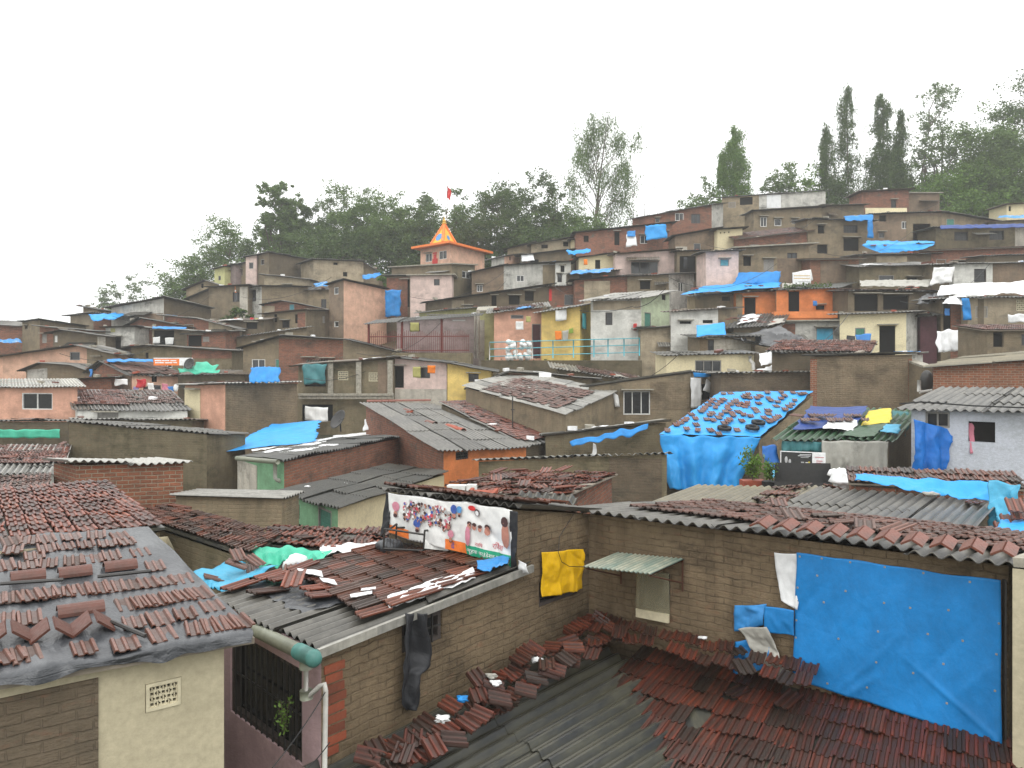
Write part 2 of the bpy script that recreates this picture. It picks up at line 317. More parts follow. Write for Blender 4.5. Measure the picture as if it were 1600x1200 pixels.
# ---------------------------------------------------------------- mesh builder
class MB:
    def __init__(s): s.v = []; s.f = []; s.uv = []; s.gr = {}
    def quad(s, a, b, c, d, uv=None):
        n = len(s.v); s.v += [tuple(a), tuple(b), tuple(c), tuple(d)]; s.f.append((n, n+1, n+2, n+3)); s.uv.append(uv)
    def tri(s, a, b, c):
        n = len(s.v); s.v += [tuple(a), tuple(b), tuple(c)]; s.f.append((n, n+1, n+2)); s.uv.append(None)
    def box(s, o, ex, ey, ez):
        """box spanned by three vectors from corner o"""
        o, ex, ey, ez = map(Vector, (o, ex, ey, ez)); n = len(s.v)
        s.v += [tuple(o), tuple(o+ex), tuple(o+ex+ey), tuple(o+ey), tuple(o+ez), tuple(o+ex+ez), tuple(o+ex+ey+ez), tuple(o+ey+ez)]
        for f in ((0, 3, 2, 1), (4, 5, 6, 7), (0, 1, 5, 4), (1, 2, 6, 5), (2, 3, 7, 6), (3, 0, 4, 7)):
            s.f.append(tuple(n+i for i in f)); s.uv.append(None)
    def tube(s, pts, r, seg=7, r2=None, cap=True):
        pts = [Vector(p) for p in pts]; n0 = len(s.v); m = len(pts)
        for i, p in enumerate(pts):
            d = (pts[min(i+1, m-1)]-pts[max(i-1, 0)]).normalized()
            a = d.cross(Vector((0, 0, 1)));
            if a.length < .05: a = d.cross(Vector((1, 0, 0)))
            a.normalize(); b = d.cross(a)
            rr = r if r2 is None else r+(r2-r)*i/(m-1)
            for k in range(seg):
                th = 2*math.pi*k/seg; s.v.append(tuple(p+a*math.cos(th)*rr+b*math.sin(th)*rr))
        for i in range(m-1):
            for k in range(seg):
                k2 = (k+1) % seg
                s.f.append((n0+i*seg+k, n0+i*seg+k2, n0+(i+1)*seg+k2, n0+(i+1)*seg+k)); s.uv.append(None)
        if cap:
            s.f.append(tuple(n0+k for k in range(seg))); s.uv.append(None)
            s.f.append(tuple(n0+(m-1)*seg+k for k in range(seg))[::-1]); s.uv.append(None)
    def grid(s, fn, nu, nv, uvs=(1, 1), flip=False):
        n0 = len(s.v)
        for j in range(nv+1):
            for i in range(nu+1): s.v.append(tuple(fn(i/nu, j/nv)))
        for j in range(nv):
            for i in range(nu):
                a = n0+j*(nu+1)+i; q = (a, a+1, a+nu+2, a+nu+1); u = lambda x, y: (x/nu*uvs[0], y/nv*uvs[1])
                uu = (u(i, j), u(i+1, j), u(i+1, j+1), u(i, j+1))
                s.f.append(q[::-1] if flip else q); s.uv.append(uu[::-1] if flip else uu)
    def sphere(s, c, rx, ry, rz, nu=10, nv=6, jit=0):
        c = Vector(c)
        def fn(u, v):
            th = 2*math.pi*u; ph = math.pi*(v-.5); p = Vector((math.cos(ph)*math.cos(th)*rx, math.cos(ph)*math.sin(th)*ry, math.sin(ph)*rz))
            if jit: p *= 1+jit*noise.noise(p*(2/max(rx, .01))+c)
            return c+p
        s.grid(fn, nu, nv)
    def mesh(s, name, origin, smooth=False):
        me = bpy.data.meshes.new(name)
        o = Vector(origin)
        va = np.array(s.v, dtype=float); me.from_pydata((va-np.array(o)).tolist(), [], s.f)
        uvl = me.uv_layers.new(name='UVMap'); data = []
        for f, uv in zip(s.f, s.uv):
            if uv: data += [c for q in uv for c in q]
            else:
                p = va[list(f)]; n = np.cross(p[1]-p[0], p[2]-p[0]); l = np.linalg.norm(n)
                n = n/l if l > 1e-12 else np.array((0, 0, 1.))
                if abs(n[2]) < .8:
                    t = np.array((-n[1], n[0])); t = t/(np.linalg.norm(t)+1e-9)
                    if t[0] < 0 or (abs(t[0]) < 1e-6 and t[1] < 0): t = -t
                    for q in p: data += [q[0]*t[0]+q[1]*t[1], q[2]]
                else:
                    for q in p: data += [q[0], q[1]]
        uvl.data.foreach_set('uv', np.array(data, dtype=np.float32))
        if s.gr:
            ga = me.attributes.new('grime_shade', 'FLOAT', 'POINT'); z_ = np.zeros(len(s.v), dtype=np.float32); z_[list(s.gr)] = list(s.gr.values()); ga.data.foreach_set('value', z_)
        if smooth: me.polygons.foreach_set('use_smooth', [True]*len(me.polygons))
        return me

def tag(o, label=None, cat=None, group=None, kind=None):
    if label: o['label'] = label
    if cat: o['category'] = cat
    if group: o['group'] = group
    if kind: o['kind'] = kind
    return o
def part(name, mb, mat, parent, smooth=False):
    """mesh child; verts are world coords, stored relative to the root's origin"""
    r = parent
    while r.parent: r = r.parent
    me = mb.mesh(name, r.location, smooth); me.materials.append(MATS[mat])
    o = bpy.data.objects.new(name, me); C.objects.link(o); o.parent = parent; return o
def root(name, loc, label, cat, group=None):
    o = bpy.data.objects.new(name, None); C.objects.link(o); o.location = loc; o.empty_display_size = .3
    return tag(o, label, cat, group)
def single(name, mb, mat, label, cat, group=None, smooth=False, kind=None):
    va = np.array(mb.v); c = (va.min(0)+va.max(0))/2; org = Vector((c[0], c[1], va[:, 2].min()))
    me = mb.mesh(name, org, smooth); me.materials.append(MATS[mat])
    o = bpy.data.objects.new(name, me); C.objects.link(o); o.location = org
    return tag(o, label, cat, group, kind)

# ---------------------------------------------------------------- roof sheets
def bil(c, u, v):
    return c[0]*(1-u)*(1-v)+c[1]*u*(1-v)+c[2]*u*v+c[3]*(1-u)*v
def corr(mb, c, pitch=.146, amp=.028, rr=None, th=.009, seg=6, sheet=1.05, slen=1.8, rough=1.0, far=False):
    """corrugated sheets; c = eave-left, eave-right, ridge-right, ridge-left; waves side by side along u"""
    rr = rr or rnd; c = [Vector(x) for x in c]
    wu = max((c[1]-c[0]).length, (c[2]-c[3]).length); lv = max((c[3]-c[0]).length, (c[2]-c[1]).length)
    if (c[1]-c[0]).cross(c[3]-c[0]).z < 0: c = [c[1], c[0], c[3], c[2]]
    n = (c[1]-c[0]).cross(c[3]-c[0]).normalized()
    if c[0].y > 20 and pitch == .146: pitch, amp = .19, .036
    ns = max(1, round(wu/sheet)); nr = max(1, round(lv/slen))
    if far: seg = 4
    for r in range(nr):
        for k in range(ns):
            u0, u1 = k/ns, (k+1)/ns; v0, v1 = r/nr, (r+1)/nr
            sh = rr.uniform(-.05, .05)*rough*(2 if c[0].y > 30 else 1)/lv; v0 += sh-(0.12/lv if r else 0); v1 += sh if r < nr-1 else rr.uniform(-.03, .03)/lv
            lift = .012*(k % 2)+.016*r+rr.uniform(0, .012)*rough; tw = rr.uniform(-.012, .012)*rough
            w = wu/ns; nw = max(1, round(w/pitch)); nu = nw*seg; ov = .04/wu
            def fn(i, v, bot=0):
                uu = i/nu; u = u0-ov+(u1-u0+2*ov)*uu
                z = amp*math.sin(2*math.pi*nw*uu+k)
                return bil(c, u, v)+n*(z+lift+tw*(v-v0)*lv - bot*th + (.04 if c[0].y > 14 else .014)*noise.noise(Vector((u*wu*.6+c[0].x, v*lv*.6, c[0].z)))*rough)
            n0 = len(mb.v)
            for (v, bt) in ((v0, 1), (v0, 0), (v1, 0), (v1, 1)):
                for i in range(nu+1):
                    mb.gr[len(mb.v)] = max(0, -math.sin(math.pi*2*nw*i/nu+k))**.7; mb.v.append(tuple(fn(i, v, bt)))  # valleys darkened for rib contrast: grime and shade put into the colour
            m = nu+1
            for i in range(nu):
                ua, ub = (u0+(u1-u0)*i/nu)*wu, (u0+(u1-u0)*(i+1)/nu)*wu
                for (a, b, va_, vb_) in ((0, 1, v0, v0), (1, 2, v0, v1), (3, 0, v1, v0), (2, 3, v1, v1)):
                    mb.f.append((n0+a*m+i, n0+a*m+i+1, n0+b*m+i+1, n0+b*m+i))
                    mb.uv.append(((ua, va_*lv), (ub, va_*lv), (ub, vb_*lv), (ua, vb_*lv)))
TP = [(0, .0), (.012, .03), (.035, .03), (.05, .006), (.095, .006), (.108, .024), (.132, .024), (.145, .006), (.19, .006), (.205, .03), (.235, .03)]
TPF = [(0, .03), (.05, .004), (.118, .028), (.19, .004), (.235, .03)]
def add_tile(mb, o, ex, ey, n, L_=.40, prof=TP, th=.014, sc=1):
    n0 = len(mb.v); m = len(prof)
    for (y, b) in ((0, 1), (0, 0), (1, 0), (1, 1)):
        for (x, z) in prof:
            mb.gr[len(mb.v)] = 1.0 if z < .01 else (.35 if y else 0); mb.v.append(tuple(o+ex*((x-.1175)*sc)+ey*(y*L_*sc)+n*((z-b*th)*sc)))  # same darkening in the colour: grooves fully, upper end partly
    for i in range(m-1):
        for a, b in ((0, 1), (1, 2), (3, 0)):
            mb.f.append((n0+a*m+i, n0+a*m+i+1, n0+b*m+i+1, n0+b*m+i)); mb.uv.append(None)
    mb.f.append((n0, n0+m, n0+2*m, n0+3*m)); mb.uv.append(None)
    mb.f.append((n0+m-1, n0+4*m-1, n0+3*m-1, n0+2*m-1)); mb.uv.append(None)
def tile_field(mb, c, rr=None, miss=.03, jit=1.0, far=False, tw=.225, tl=.33, mask=None, mess=0.0):
    rr = rr or rnd; c = [Vector(x) for x in c]
    wu = ((c[1]-c[0]).length+(c[2]-c[3]).length)/2; lv = ((c[3]-c[0]).length+(c[2]-c[1]).length)/2
    nu = max(1, int(wu/tw)); nv = max(1, int(lv/tl)); prof = TPF if far else TP
    for j in range(nv):
        off = rr.uniform(-.02, .02)*jit
        for i in range(nu):
            u = (i+.5)/nu+off/wu; v = j/nv
            if rr.random() < miss or (mask and not mask(u, v)): continue
            p = bil(c, u, v); eu = (bil(c, min(1, u+.05), v)-bil(c, max(0, u-.05), v)).normalized()
            ev = (bil(c, u, min(1, v+.05))-bil(c, u, max(0, v-.05))).normalized(); n = eu.cross(ev).normalized()
            if n.z < 0: n = -n
            n = Vector(n); ev2 = (ev-n*.05).normalized()
            big = rr.random() < mess
            a = rr.gauss(0, .035)*jit + (rr.uniform(-.9, .9) if big else 0)
            R = Matrix.Rotation(a, 3, n); R2 = Matrix.Rotation(rr.gauss(0, .02)*jit+(rr.uniform(-.3, .3) if big else 0), 3, eu)
            s = wu/nu/.235*1.0
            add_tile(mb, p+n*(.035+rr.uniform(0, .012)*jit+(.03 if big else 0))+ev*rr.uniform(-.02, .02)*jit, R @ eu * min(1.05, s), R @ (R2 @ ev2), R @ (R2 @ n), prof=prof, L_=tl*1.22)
def slab(mb, c, th=.06):
    c = [Vector(x) for x in c]; n = (c[1]-c[0]).cross(c[3]-c[0]).normalized()
    if n.z < 0: n = -n
    d = n*th; b = [x-d for x in c]
    mb.quad(*c); mb.quad(*b[::-1])
    for i in range(4): mb.quad(b[i], b[(i+1) % 4], c[(i+1) % 4], c[i])

# ---------------------------------------------------------------- houses
GP = []     # ground samples
FARROOF = []
def ray_t(P0, P1, px):
    k = (px-800)/F; dx, dy = P1[0]-P0[0], P1[1]-P0[1]
    return (k*P0[1]-P0[0])/(dx-k*dy)
def wall(mb, P0, P1, top, zb, holes, rev=.14):
    """vertical wall with rectangular holes; top = [(s,z)...] polyline over [0,L]"""
    P0 = Vector((P0[0], P0[1])); P1 = Vector((P1[0], P1[1])); Ln = (P1-P0).length; t = (P1-P0)/Ln; n = Vector((t.y, -t.x))
    def zt(s):
        for (a, za), (b, zb_) in zip(top, top[1:]):
            if s <= b+1e-6: return za+(zb_-za)*(s-a)/max(1e-6, b-a)
        return top[-1][1]
    ok = []
    for (s0, z0, s1, z1) in holes:
        s0, s1 = max(.03, s0), min(Ln-.03, s1); z1 = min(z1, min(zt(s0), zt(s1))-.04); z0 = max(z0, zb+.02)
        if s1-s0 > .05 and z1-z0 > .05: ok.append((s0, z0, s1, z1))
        else: ok.append(None)
    hs_ = [h for h in ok if h]
    ss = sorted(set([0, Ln]+[h[0] for h in hs_]+[h[2] for h in hs_]+[q[0] for q in top]))
    p3 = lambda s, z, d=0: (P0.x+t.x*s-n.x*d, P0.y+t.y*s-n.y*d, z)
    for a, b in zip(ss, ss[1:]):
        if b-a < 1e-5: continue
        m = (a+b)/2; col = sorted([h for h in hs_ if h[0] < m < h[2]], key=lambda h: h[1]); z = zb
        for h in col:
            if h[1] > z: mb.quad(p3(a, z), p3(b, z), p3(b, h[1]), p3(a, h[1]))
            z = h[3]
        mb.quad(p3(a, z), p3(b, z), p3(b, zt(b)), p3(a, zt(a)))
    for (s0, z0, s1, z1) in hs_:
        mb.quad(p3(s0, z0), p3(s1, z0), p3(s1, z0, rev), p3(s0, z0, rev)); mb.quad(p3(s0, z1, rev), p3(s1, z1, rev), p3(s1, z1), p3(s0, z1))
        mb.quad(p3(s0, z0, rev), p3(s0, z1, rev), p3(s0, z1), p3(s0, z0)); mb.quad(p3(s1, z0), p3(s1, z1), p3(s1, z1, rev), p3(s1, z0, rev))
    return ok, p3

SHR = random.Random(9)
def opening(r, kind, h, p3, dep=.14):
    """fills hole h with a window / door built from frame, pane, bars"""
    k, _, arg = kind.partition(':'); s0, z0, s1, z1 = h; V = Vector
    ex = (V(p3(1, 0))-V(p3(0, 0))); ez = V((0, 0, 1)); ny = (V(p3(0, 0, 1))-V(p3(0, 0, 0)))   # ny points inward
    def bar(mb, a, za, b, zb_, d0, d1): mb.box(p3(a, za, d0), ex*(b-a), ny*(d1-d0), ez*(zb_-za))
    w, hh = s1-s0, z1-z0; fw = min(.05, w*.12); e = .004
    def frame(mb, d0=.02, d1=.09, f=fw, nm=0, nh=0):
        bar(mb, s0+e, z0+e, s0+f, z1-e, d0, d1); bar(mb, s1-f, z0+e, s1-e, z1-e, d0, d1)
        bar(mb, s0+f, z0+e, s1-f, z0+f, d0, d1); bar(mb, s0+f, z1-f, s1-f, z1-e, d0, d1)
        for i in range(nm):
            x = s0+w*(i+1)/(nm+1); bar(mb, x-f*.4, z0+f, x+f*.4, z1-f, d0+.003, d1-.003)
        for i in range(nh):
            z = z0+hh*(i+1)/(nh+1); bar(mb, s0+f, z-f*.3, s1-f, z+f*.3, d0+.008, d1-.008)
    def pane(parent, mat, d, nm='pane'):
        mb = MB(); mb.box(p3(s0+e, z0+e, d), ex*(w-2*e), ny*.02, ez*(hh-2*e)); return part(nm, mb, mat, parent)
    if k in ('win', 'win2', 'win3', 'grille'):
        n = {'win': 0, 'win2': 1, 'win3': 2, 'grille': 0}[k]; mb = MB(); frame(mb, nm=n)
        o = part('window', mb, arg or ('frame_grey' if k != 'grille' else 'frame_dark'), r); o2 = mb
        pane(o, 'glass_dark', .10)
        if k == 'grille':
            g = MB(); nb = max(3, int(w/.12)); nz = max(2, int(hh/.35))
            for i in range(1, nb): x = s0+w*i/nb; bar(g, x-.008, z0+e, x+.008, z1-e, .0, .016)
            for i in range(1, nz): z = z0+hh*i/nz; bar(g, s0+e, z-.01, s1-e, z+.01, .017, .03)
            part('grille', g, 'metal_dark', o)
    elif k == 'open':
        o = pane(r, 'interior', .12, 'dark_opening')
    elif k == 'shut':
        mb = MB(); frame(mb, d0=.005); o = part('window', mb, 'frame_grey', r); s_ = MB()
        nb = 2 if w > .5 else 1
        for i in range(nb):
            a = s0+fw+(w-2*fw)*i/nb+.005; b = s0+fw+(w-2*fw)*(i+1)/nb-.005
            bar(s_, a, z0+fw, b, z1-fw, .03, .06); bar(s_, a+.03, z0+fw+.05, b-.03, z0+hh*.48, .02, .03); bar(s_, a+.03, z0+hh*.54, b-.03, z1-fw-.05, .02, .03)
        part('shutter', s_, arg or 'wood_blue', o)
    elif k == 'door':
        mb = MB(); bar(mb, s0+fw, z0+e, s1-fw, z1-fw, .04, .08); bar(mb, s0+fw+.06, z0+.15, s1-fw-.06, z0+hh*.45, .03, .04)
        bar(mb, s0+fw+.06, z0+hh*.52, s1-fw-.06, z1-.2, .03, .04); o = part('door', mb, arg or 'wood_brown', r)
        m2 = MB(); bar(m2, s0+e, z0+e, s0+fw, z1-e, .0, .1); bar(m2, s1-fw, z0+e, s1-e, z1-e, .0, .1); bar(m2, s0+fw, z1-fw, s1-fw, z1-e, .0, .1)
        part('door_frame', m2, 'frame_grey', o)
    if 0: pass
    elif k == 'jali':
        mb = MB(); nx = 5; nz = max(3, round(hh/(w/nx)))
        bar(mb, s0+e, z0+e, s0+.03, z1-e, -.01, .06); bar(mb, s1-.03, z0+e, s1-e, z1-e, -.01, .06)
        bar(mb, s0+.03, z0+e, s1-.03, z0+.03, -.01, .06); bar(mb, s0+.03, z1-.03, s1-.03, z1-e, -.01, .06)
        cw = (w-.06)/nx; ch = (hh-.06)/nz
        for i in range(nx):
            for j in range(nz):       # each cell a small cross-cut opening left between blocks
                a = s0+.03+i*cw; z = z0+.03+j*ch; q = .30; fl = (i+j) % 2
                k1, k2 = (q, .5-q/2) if fl else (.5-q/2, q)
                for (xa, xb, za, zb2) in ((0, .26, 0, .26), (.74, 1, 0, .26), (0, .26, .74, 1), (.74, 1, .74, 1), (.40, .60, .40, .60)) if fl else ((0, 1, 0, .2), (0, 1, .8, 1), (0, .2, .2, .8), (.8, 1, .2, .8)):
                    bar(mb, a+cw*xa, z+ch*za, a+cw*xb, z+ch*zb2, .002, .05)
                if fl:
                    bar(mb, a+cw*.4, z, a+cw*.6, z+ch*.4, .006, .046); bar(mb, a+cw*.4, z+ch*.6, a+cw*.6, z+ch, .006, .046)
        o = part('vent_block', mb, arg or 'jali', r); pane(o, 'interior', .11, 'backing')
    if s1-s0 > .3 and p3(s0, z0)[1] > 34 and k not in ('jali', 'door') and SHR.random() < .45 and z1+.12 < 90:
        mb = MB(); mb.box(p3(s0-.12, z1+.05, -.32), ex*(w+.24), ny*.34, ez*.05); part('sunshade', mb, 'concrete', r)
    return o

def H(label, pts, wm='cement', sm=None, roof='sheet_grey', h=3.2, over=.25, rise=.35, back=3.6, prof=None, f=(), name=None,
      direc=None, tiles=None, rprof=None, roofname='roof', deck='wood_grey', roofrough=1.0, bm=None, ret=False, zb=None, patch=None, ridge=False):
    sm = sm or wm; rr = random.Random(hash_s(label))
    WARP[0] = pts[0][0] < 1030
    A = P(*pts[0]); B = P(*pts[1]); d = A.y
    if len(pts) > 2: Cc = P(*pts[2])
    else:
        t = Vector((B.x-A.x, B.y-A.y)).normalized(); nrm = Vector((-t.y, t.x))
        Cc = Vector((B.x+nrm.x*back, B.y+nrm.y*back, B.z*(B.y+nrm.y*back+.1)/B.y if rise == 'e' else B.z+rise))
    WARP[0] = None
    if d > 19:      # neighbours never share a wall plane
        e_ = 1+((hash_s(label) % 997)/997-.5)*.008; A, B, Cc = A*e_, B*e_, Cc*e_
    D = A+Cc-B; far = d > 36
    if d > 40: over = over+.16
    z0 = min(A.z, B.z, Cc.z)-h if zb is None else zb
    cen = (A+B+Cc+D)/4; r = root(name or {'brick': 'brick_house', 'cemen': 'cement_house', 'smear': 'brick_house'}.get(wm[:5], 'painted_house'), (cen.x, cen.y, z0), label, 'house')
    GP.append((cen.x, cen.y, z0))
    zlow = z0-1.2
    def poly(X, Y, pf):
        Ln = math.hypot(Y.x-X.x, Y.y-X.y); top = [(0, X.z)]
        for (px, py) in (pf or []):
            t_ = ray_t(X, Y, px); yy = X.y+(Y.y-X.y)*t_; top.append((t_*Ln, (HY-py)/F*yy))
        top.append((Ln, Y.z)); return top
    topAB = poly(A, B, prof)
    xa, xb = pts[0][0], pts[1][0]; RR = random.Random(hash_s(label)+3); f = list(f); AW = []
    if d > 40 and xb-xa > 34 and not name:
        yt = lambda x: pts[0][1]+(pts[1][1]-pts[0][1])*(x-xa)/(xb-xa); ppm = F/d
        free = lambda x0, x1: all(x1 < q[2]-3 or x0 > q[4]+3 for q in f if q[0] == 'f' and q[1] != 'panel')
        plain = wm[:5] in ('cemen', 'brick', 'smear') or wm == 'white_stained'
        for _ in range(int((xb-xa)/34) if plain else 0):
            w = RR.uniform(.45, .9)*ppm; x0 = RR.uniform(xa+4, xb-4-w)
            if x0 > xa and free(x0, x0+w):
                y0 = yt(x0)+RR.uniform(.45, .9)*ppm; kd = RR.random()
                if kd < .55: f.append(('f', RR.choice(['open', 'win:frame_grey', 'win2:frame_dark', 'shut:wood_grey', 'grille', 'win2:frame_white']), x0, y0, x0+w, y0+RR.uniform(.5, .95)*ppm))
                elif kd < .72: f.append(('f', RR.choice(['door:wood_brown', 'open', 'door:wood_green']), x0, y0, x0+.75*ppm, y0+1.9*ppm))
                elif kd < .95: AW.append((x0, x0+w*RR.uniform(1.4, 2.6), y0))
        if plain and RR.random() < .6:
            x0 = RR.uniform(xa, xb-12); f.append(('f', 'panel', x0, yt(x0)+RR.choice((.1, .9))*ppm, min(xb-1, x0+RR.uniform(.8, 2.6)*ppm), yt(x0)+3.5*ppm, RR.choice(['brick_old', 'cement_pale', 'cement_dark', 'smeared_brick_far', 'peeling', 'brick_old']), 'plaster_patch'))
    feats = {'f': [], 's': []}
    for q in f: feats[q[0]].append(q)
    groups = {}
    for key, X, Y, top, mat in (('f', A, B, topAB, wm), ('s', B, Cc, [(0, B.z), (math.hypot(Cc.x-B.x, Cc.y-B.y), Cc.z)], sm)):
        mb = MB(); Ln = math.hypot(Y.x-X.x, Y.y-X.y); holes = []
        for q in feats[key]:
            if q[1] in ('panel',): continue
            ta, tb = ray_t(X, Y, q[2]), ray_t(X, Y, q[4]); tm = (ta+tb)/2; yy = X.y+(Y.y-X.y)*tm
            holes.append((ta*Ln, (HY-q[5])/F*yy, tb*Ln, (HY-q[3])/F*yy))
        ok, p3 = wall(mb, X, Y, top, zlow, holes)
        o = part('wall', mb, mat, r)
        qs = [q for q in feats[key] if q[1] != 'panel']
        for q, hh in zip(qs, ok):
            if hh: opening(r, q[1], hh, p3)
        for q in feats[key]:
            if q[1] == 'panel':   # area of another plaster / paint, a skin of real thickness
                ta, tb = max(0, ray_t(X, Y, q[2])), min(1, ray_t(X, Y, q[4])); tm = (ta+tb)/2; yy = X.y+(Y.y-X.y)*tm
                za, zb_ = (HY-q[5])/F*yy, (HY-q[3])/F*yy; pm = MB()
                mx = lambda s: _zt(top, s)-.03
                a, b = ta*Ln, tb*Ln; za = max(za, zlow)
                pts4 = [(a, za), (b, za), (b, min(zb_, mx(b))), (a, min(zb_, mx(a)))]
                fr = [Vector(p3(s_, z_, -.02)) for s_, z_ in pts4]; bk = [Vector(p3(s_, z_, .005)) for s_, z_ in pts4]
                pm.quad(*fr)
                for i in range(4): pm.quad(bk[i], bk[(i+1) % 4], fr[(i+1) % 4], fr[i])
                part(q[7] if len(q) > 7 else 'plaster_panel', pm, q[6], r)
    for (x0, x1, y0) in AW:      # little sheet awnings
        ta, tb = ray_t(A, B, x0), min(.98, ray_t(A, B, x1)); p0, p1 = A.lerp(B, ta), A.lerp(B, tb); z_ = (HY-y0)/F*p0.y; p0.z = p1.z = z_
        t_ = Vector((B.x-A.x, B.y-A.y, 0)).normalized(); o_ = Vector((t_.y, -t_.x, 0))*RR.uniform(.5, .9)-Vector((0, 0, RR.uniform(.15, .35))); am = MB()
        corr(am, [p0+o_, p1+o_+Vector((0, 0, RR.uniform(-.12, .12))), p1, p0], rr=RR, far=True, pitch=.15, sheet=1.4); part('awning', am, RR.choice(['sheet_grey', 'sheet_dark', 'sheet_light', 'sheet_brown']), r)
    mb = MB()
    Ltop = [(Ln_, z) for Ln_, z in topAB]; LAB = topAB[-1][0]
    dz = Cc.z-B.z
    backtop = [(LAB-s, z+dz) for s, z in reversed(topAB)]
    wall(mb, Cc, D, backtop, zlow, []); wall(mb, D, A, [(0, D.z), (math.hypot(D.x-A.x, D.y-A.y), A.z)], zlow, [])
    part('rear_wall', mb, bm or sm, r)
    # roof
    if roof:
        e1 = Vector((B.x-A.x, B.y-A.y, 0)); Lu = e1.length; e1.normalize(); e2 = (Cc-B); Lv = math.hypot(e2.x, e2.y); e2 = e2/Lv
        pts_top = [(s, z) for s, z in topAB]
        segs = list(zip(pts_top, pts_top[1:])); up = Vector((0, 0, .045)); rb = MB(); k = 0; quads = []
        for (sa, za), (sb, zb2) in segs:
            if sb-sa < .02: continue
            sl_ = (zb2-za)/(sb-sa)
            a0 = sa-(over if k == 0 else 0); b0 = sb+(over if k == len(segs)-1 else 0); k += 1
            g = lambda s, w_: Vector((A.x+e1.x*s, A.y+e1.y*s, za+sl_*(s-sa)))+e2*w_+up
            quads.append([g(a0, -over), g(b0, -over), g(b0, Lv+.1), g(a0, Lv+.1), abs(zb2-za) if not direc else 0])
        for q in quads:
            c = q[:4]; du = abs(q[4])/max(.1, (c[1]-c[0]).length); dv = abs(dz)/Lv
            dd = direc or ('u' if du > dv*1.2 else 'v')
            if dd == 'u':     # ridges run along AB: reorder so that v goes up the slope
                c = [c[1], c[2], c[3], c[0]] if c[0].z > c[1].z else [c[3], c[0], c[1], c[2]]
            if roof.startswith('tile'):
                sb_ = MB(); slab(sb_, [x-Vector((0, 0, .0)) for x in c], .03); rb.v, rb.f, rb.uv = sb_.v if not rb.v else rb.v, sb_.f if not rb.f else rb.f, sb_.uv if not rb.uv else rb.uv
                q2 = MB(); tile_field(q2, c, rr, far=d > 20, **(tiles or {}))
                ro = part(roofname, q2, roof, r)
            elif roof.startswith('slab'):
                slab(rb, [x+Vector((0, 0, .06)) for x in c], .09)
            else:
                corr(rb, c, rr=rr, far=far, rough=roofrough)
                if d > 30: FARROOF.append((q[0], q[1], q[2], q[3], d))
        if roof.startswith('tile'): part('roof_deck', rb, deck, r)
        elif roof.startswith('slab'): part(roofname, rb, 'concrete', r)
        else: ro = part(roofname, rb, roof, r)
        for pt in (patch or []):     # (u0,v0,u1,v1,mat, miss) tiles laid over sheet roof
            c = quads[pt[6] if len(pt) > 6 else -1][:4]; cc = [bil(c, pt[0], pt[1]), bil(c, pt[2], pt[1]), bil(c, pt[2], pt[3]), bil(c, pt[0], pt[3])]
            if direc == 'u': cc = [cc[1], cc[2], cc[3], cc[0]] if c[0].z > c[1].z else [cc[3], cc[0], cc[1], cc[2]]
            q2 = MB(); tile_field(q2, [x+Vector((0, 0, .035)) for x in cc], rr, far=d > 20, miss=pt[5], jit=pt[7] if len(pt) > 7 else 1.3, mess=.03)
            part('tile_patch', q2, pt[4], r)
    r['_A'] = 0; del r['_A']
    return r, A, B, Cc, D
def _zt(top, s):
    for (a, za), (b, zb) in zip(top, top[1:]):
        if s <= b+1e-6: return za+(zb-za)*(s-a)/max(1e-6, b-a)
    return top[-1][1]
def hash_s(s):
    h = 5381
    for ch in s: h = (h*33+ord(ch)) & 0x7fffffff
    return h

# ---------------------------------------------------------------- cloth
def cloth_fn(c, amp, sc, seed, sag=0, edge=.03, fold=0, nrm=None, foldn=5, ncr=9):
    c = [Vector(x) for x in c]; n = nrm or (c[1]-c[0]).cross(c[3]-c[0]).normalized()
    if not nrm and n.y > 0: n = -n
    W_ = (c[1]-c[0]).length; H_ = (c[3]-c[0]).length; R = random.Random(int(seed)+5); CR = []
    for _ in range(ncr):
        x0, y0 = R.uniform(0, W_), R.uniform(0, H_); a = R.choice((R.uniform(.2, 1.3), R.uniform(1.3, 2.6), 1.57+R.gauss(0, .25))); l_ = R.uniform(.25, .8)*max(W_, H_)
        CR.append((x0, y0, math.cos(a), math.sin(a), l_, R.uniform(.35, 1)*amp*R.choice((1, 1, -.7)), R.uniform(.025, .06)*min(1.6, max(.6, (W_+H_)/3))))
    def fn(u, v, off=0):
        p0 = Vector((u*W_*sc, v*H_*sc, seed))
        uu = u+edge/W_*noise.noise(Vector((v*H_*2.3, seed+u*.5, 3)))*(1 if u in (0, 1) else .5)
        vv = v+edge/H_*noise.noise(Vector((u*W_*2.3, seed+v*.5, 9)))*(1 if v in (0, 1) else .5)
        p = bil(c, uu, vv)
        z = amp*(noise.noise(p0)+.5*noise.noise(p0*2.3)+.3*abs(noise.noise(p0*4.7)))
        if fold: z += fold*math.sin(u*foldn*6.28+1.5*noise.noise(Vector((u*3, v*1.5, seed))))*(.3+.7*v)
        X, Y = u*W_, v*H_
        for (x0, y0, cx, sy, l_, h_, w_) in CR:
            t = (X-x0)*cx+(Y-y0)*sy
            if 0 < t < l_:
                d_ = abs((X-x0)*sy-(Y-y0)*cx)
                if d_ < w_*3: q = t/l_; z += h_*2.2*q*(1-q)*4*.5/(1+(d_/w_)**2*2)
        return p+n*(z+off)-Vector((0, 0, sag*4*u*(1-u)*(1-abs(v-.5))))
    return fn, W_, H_
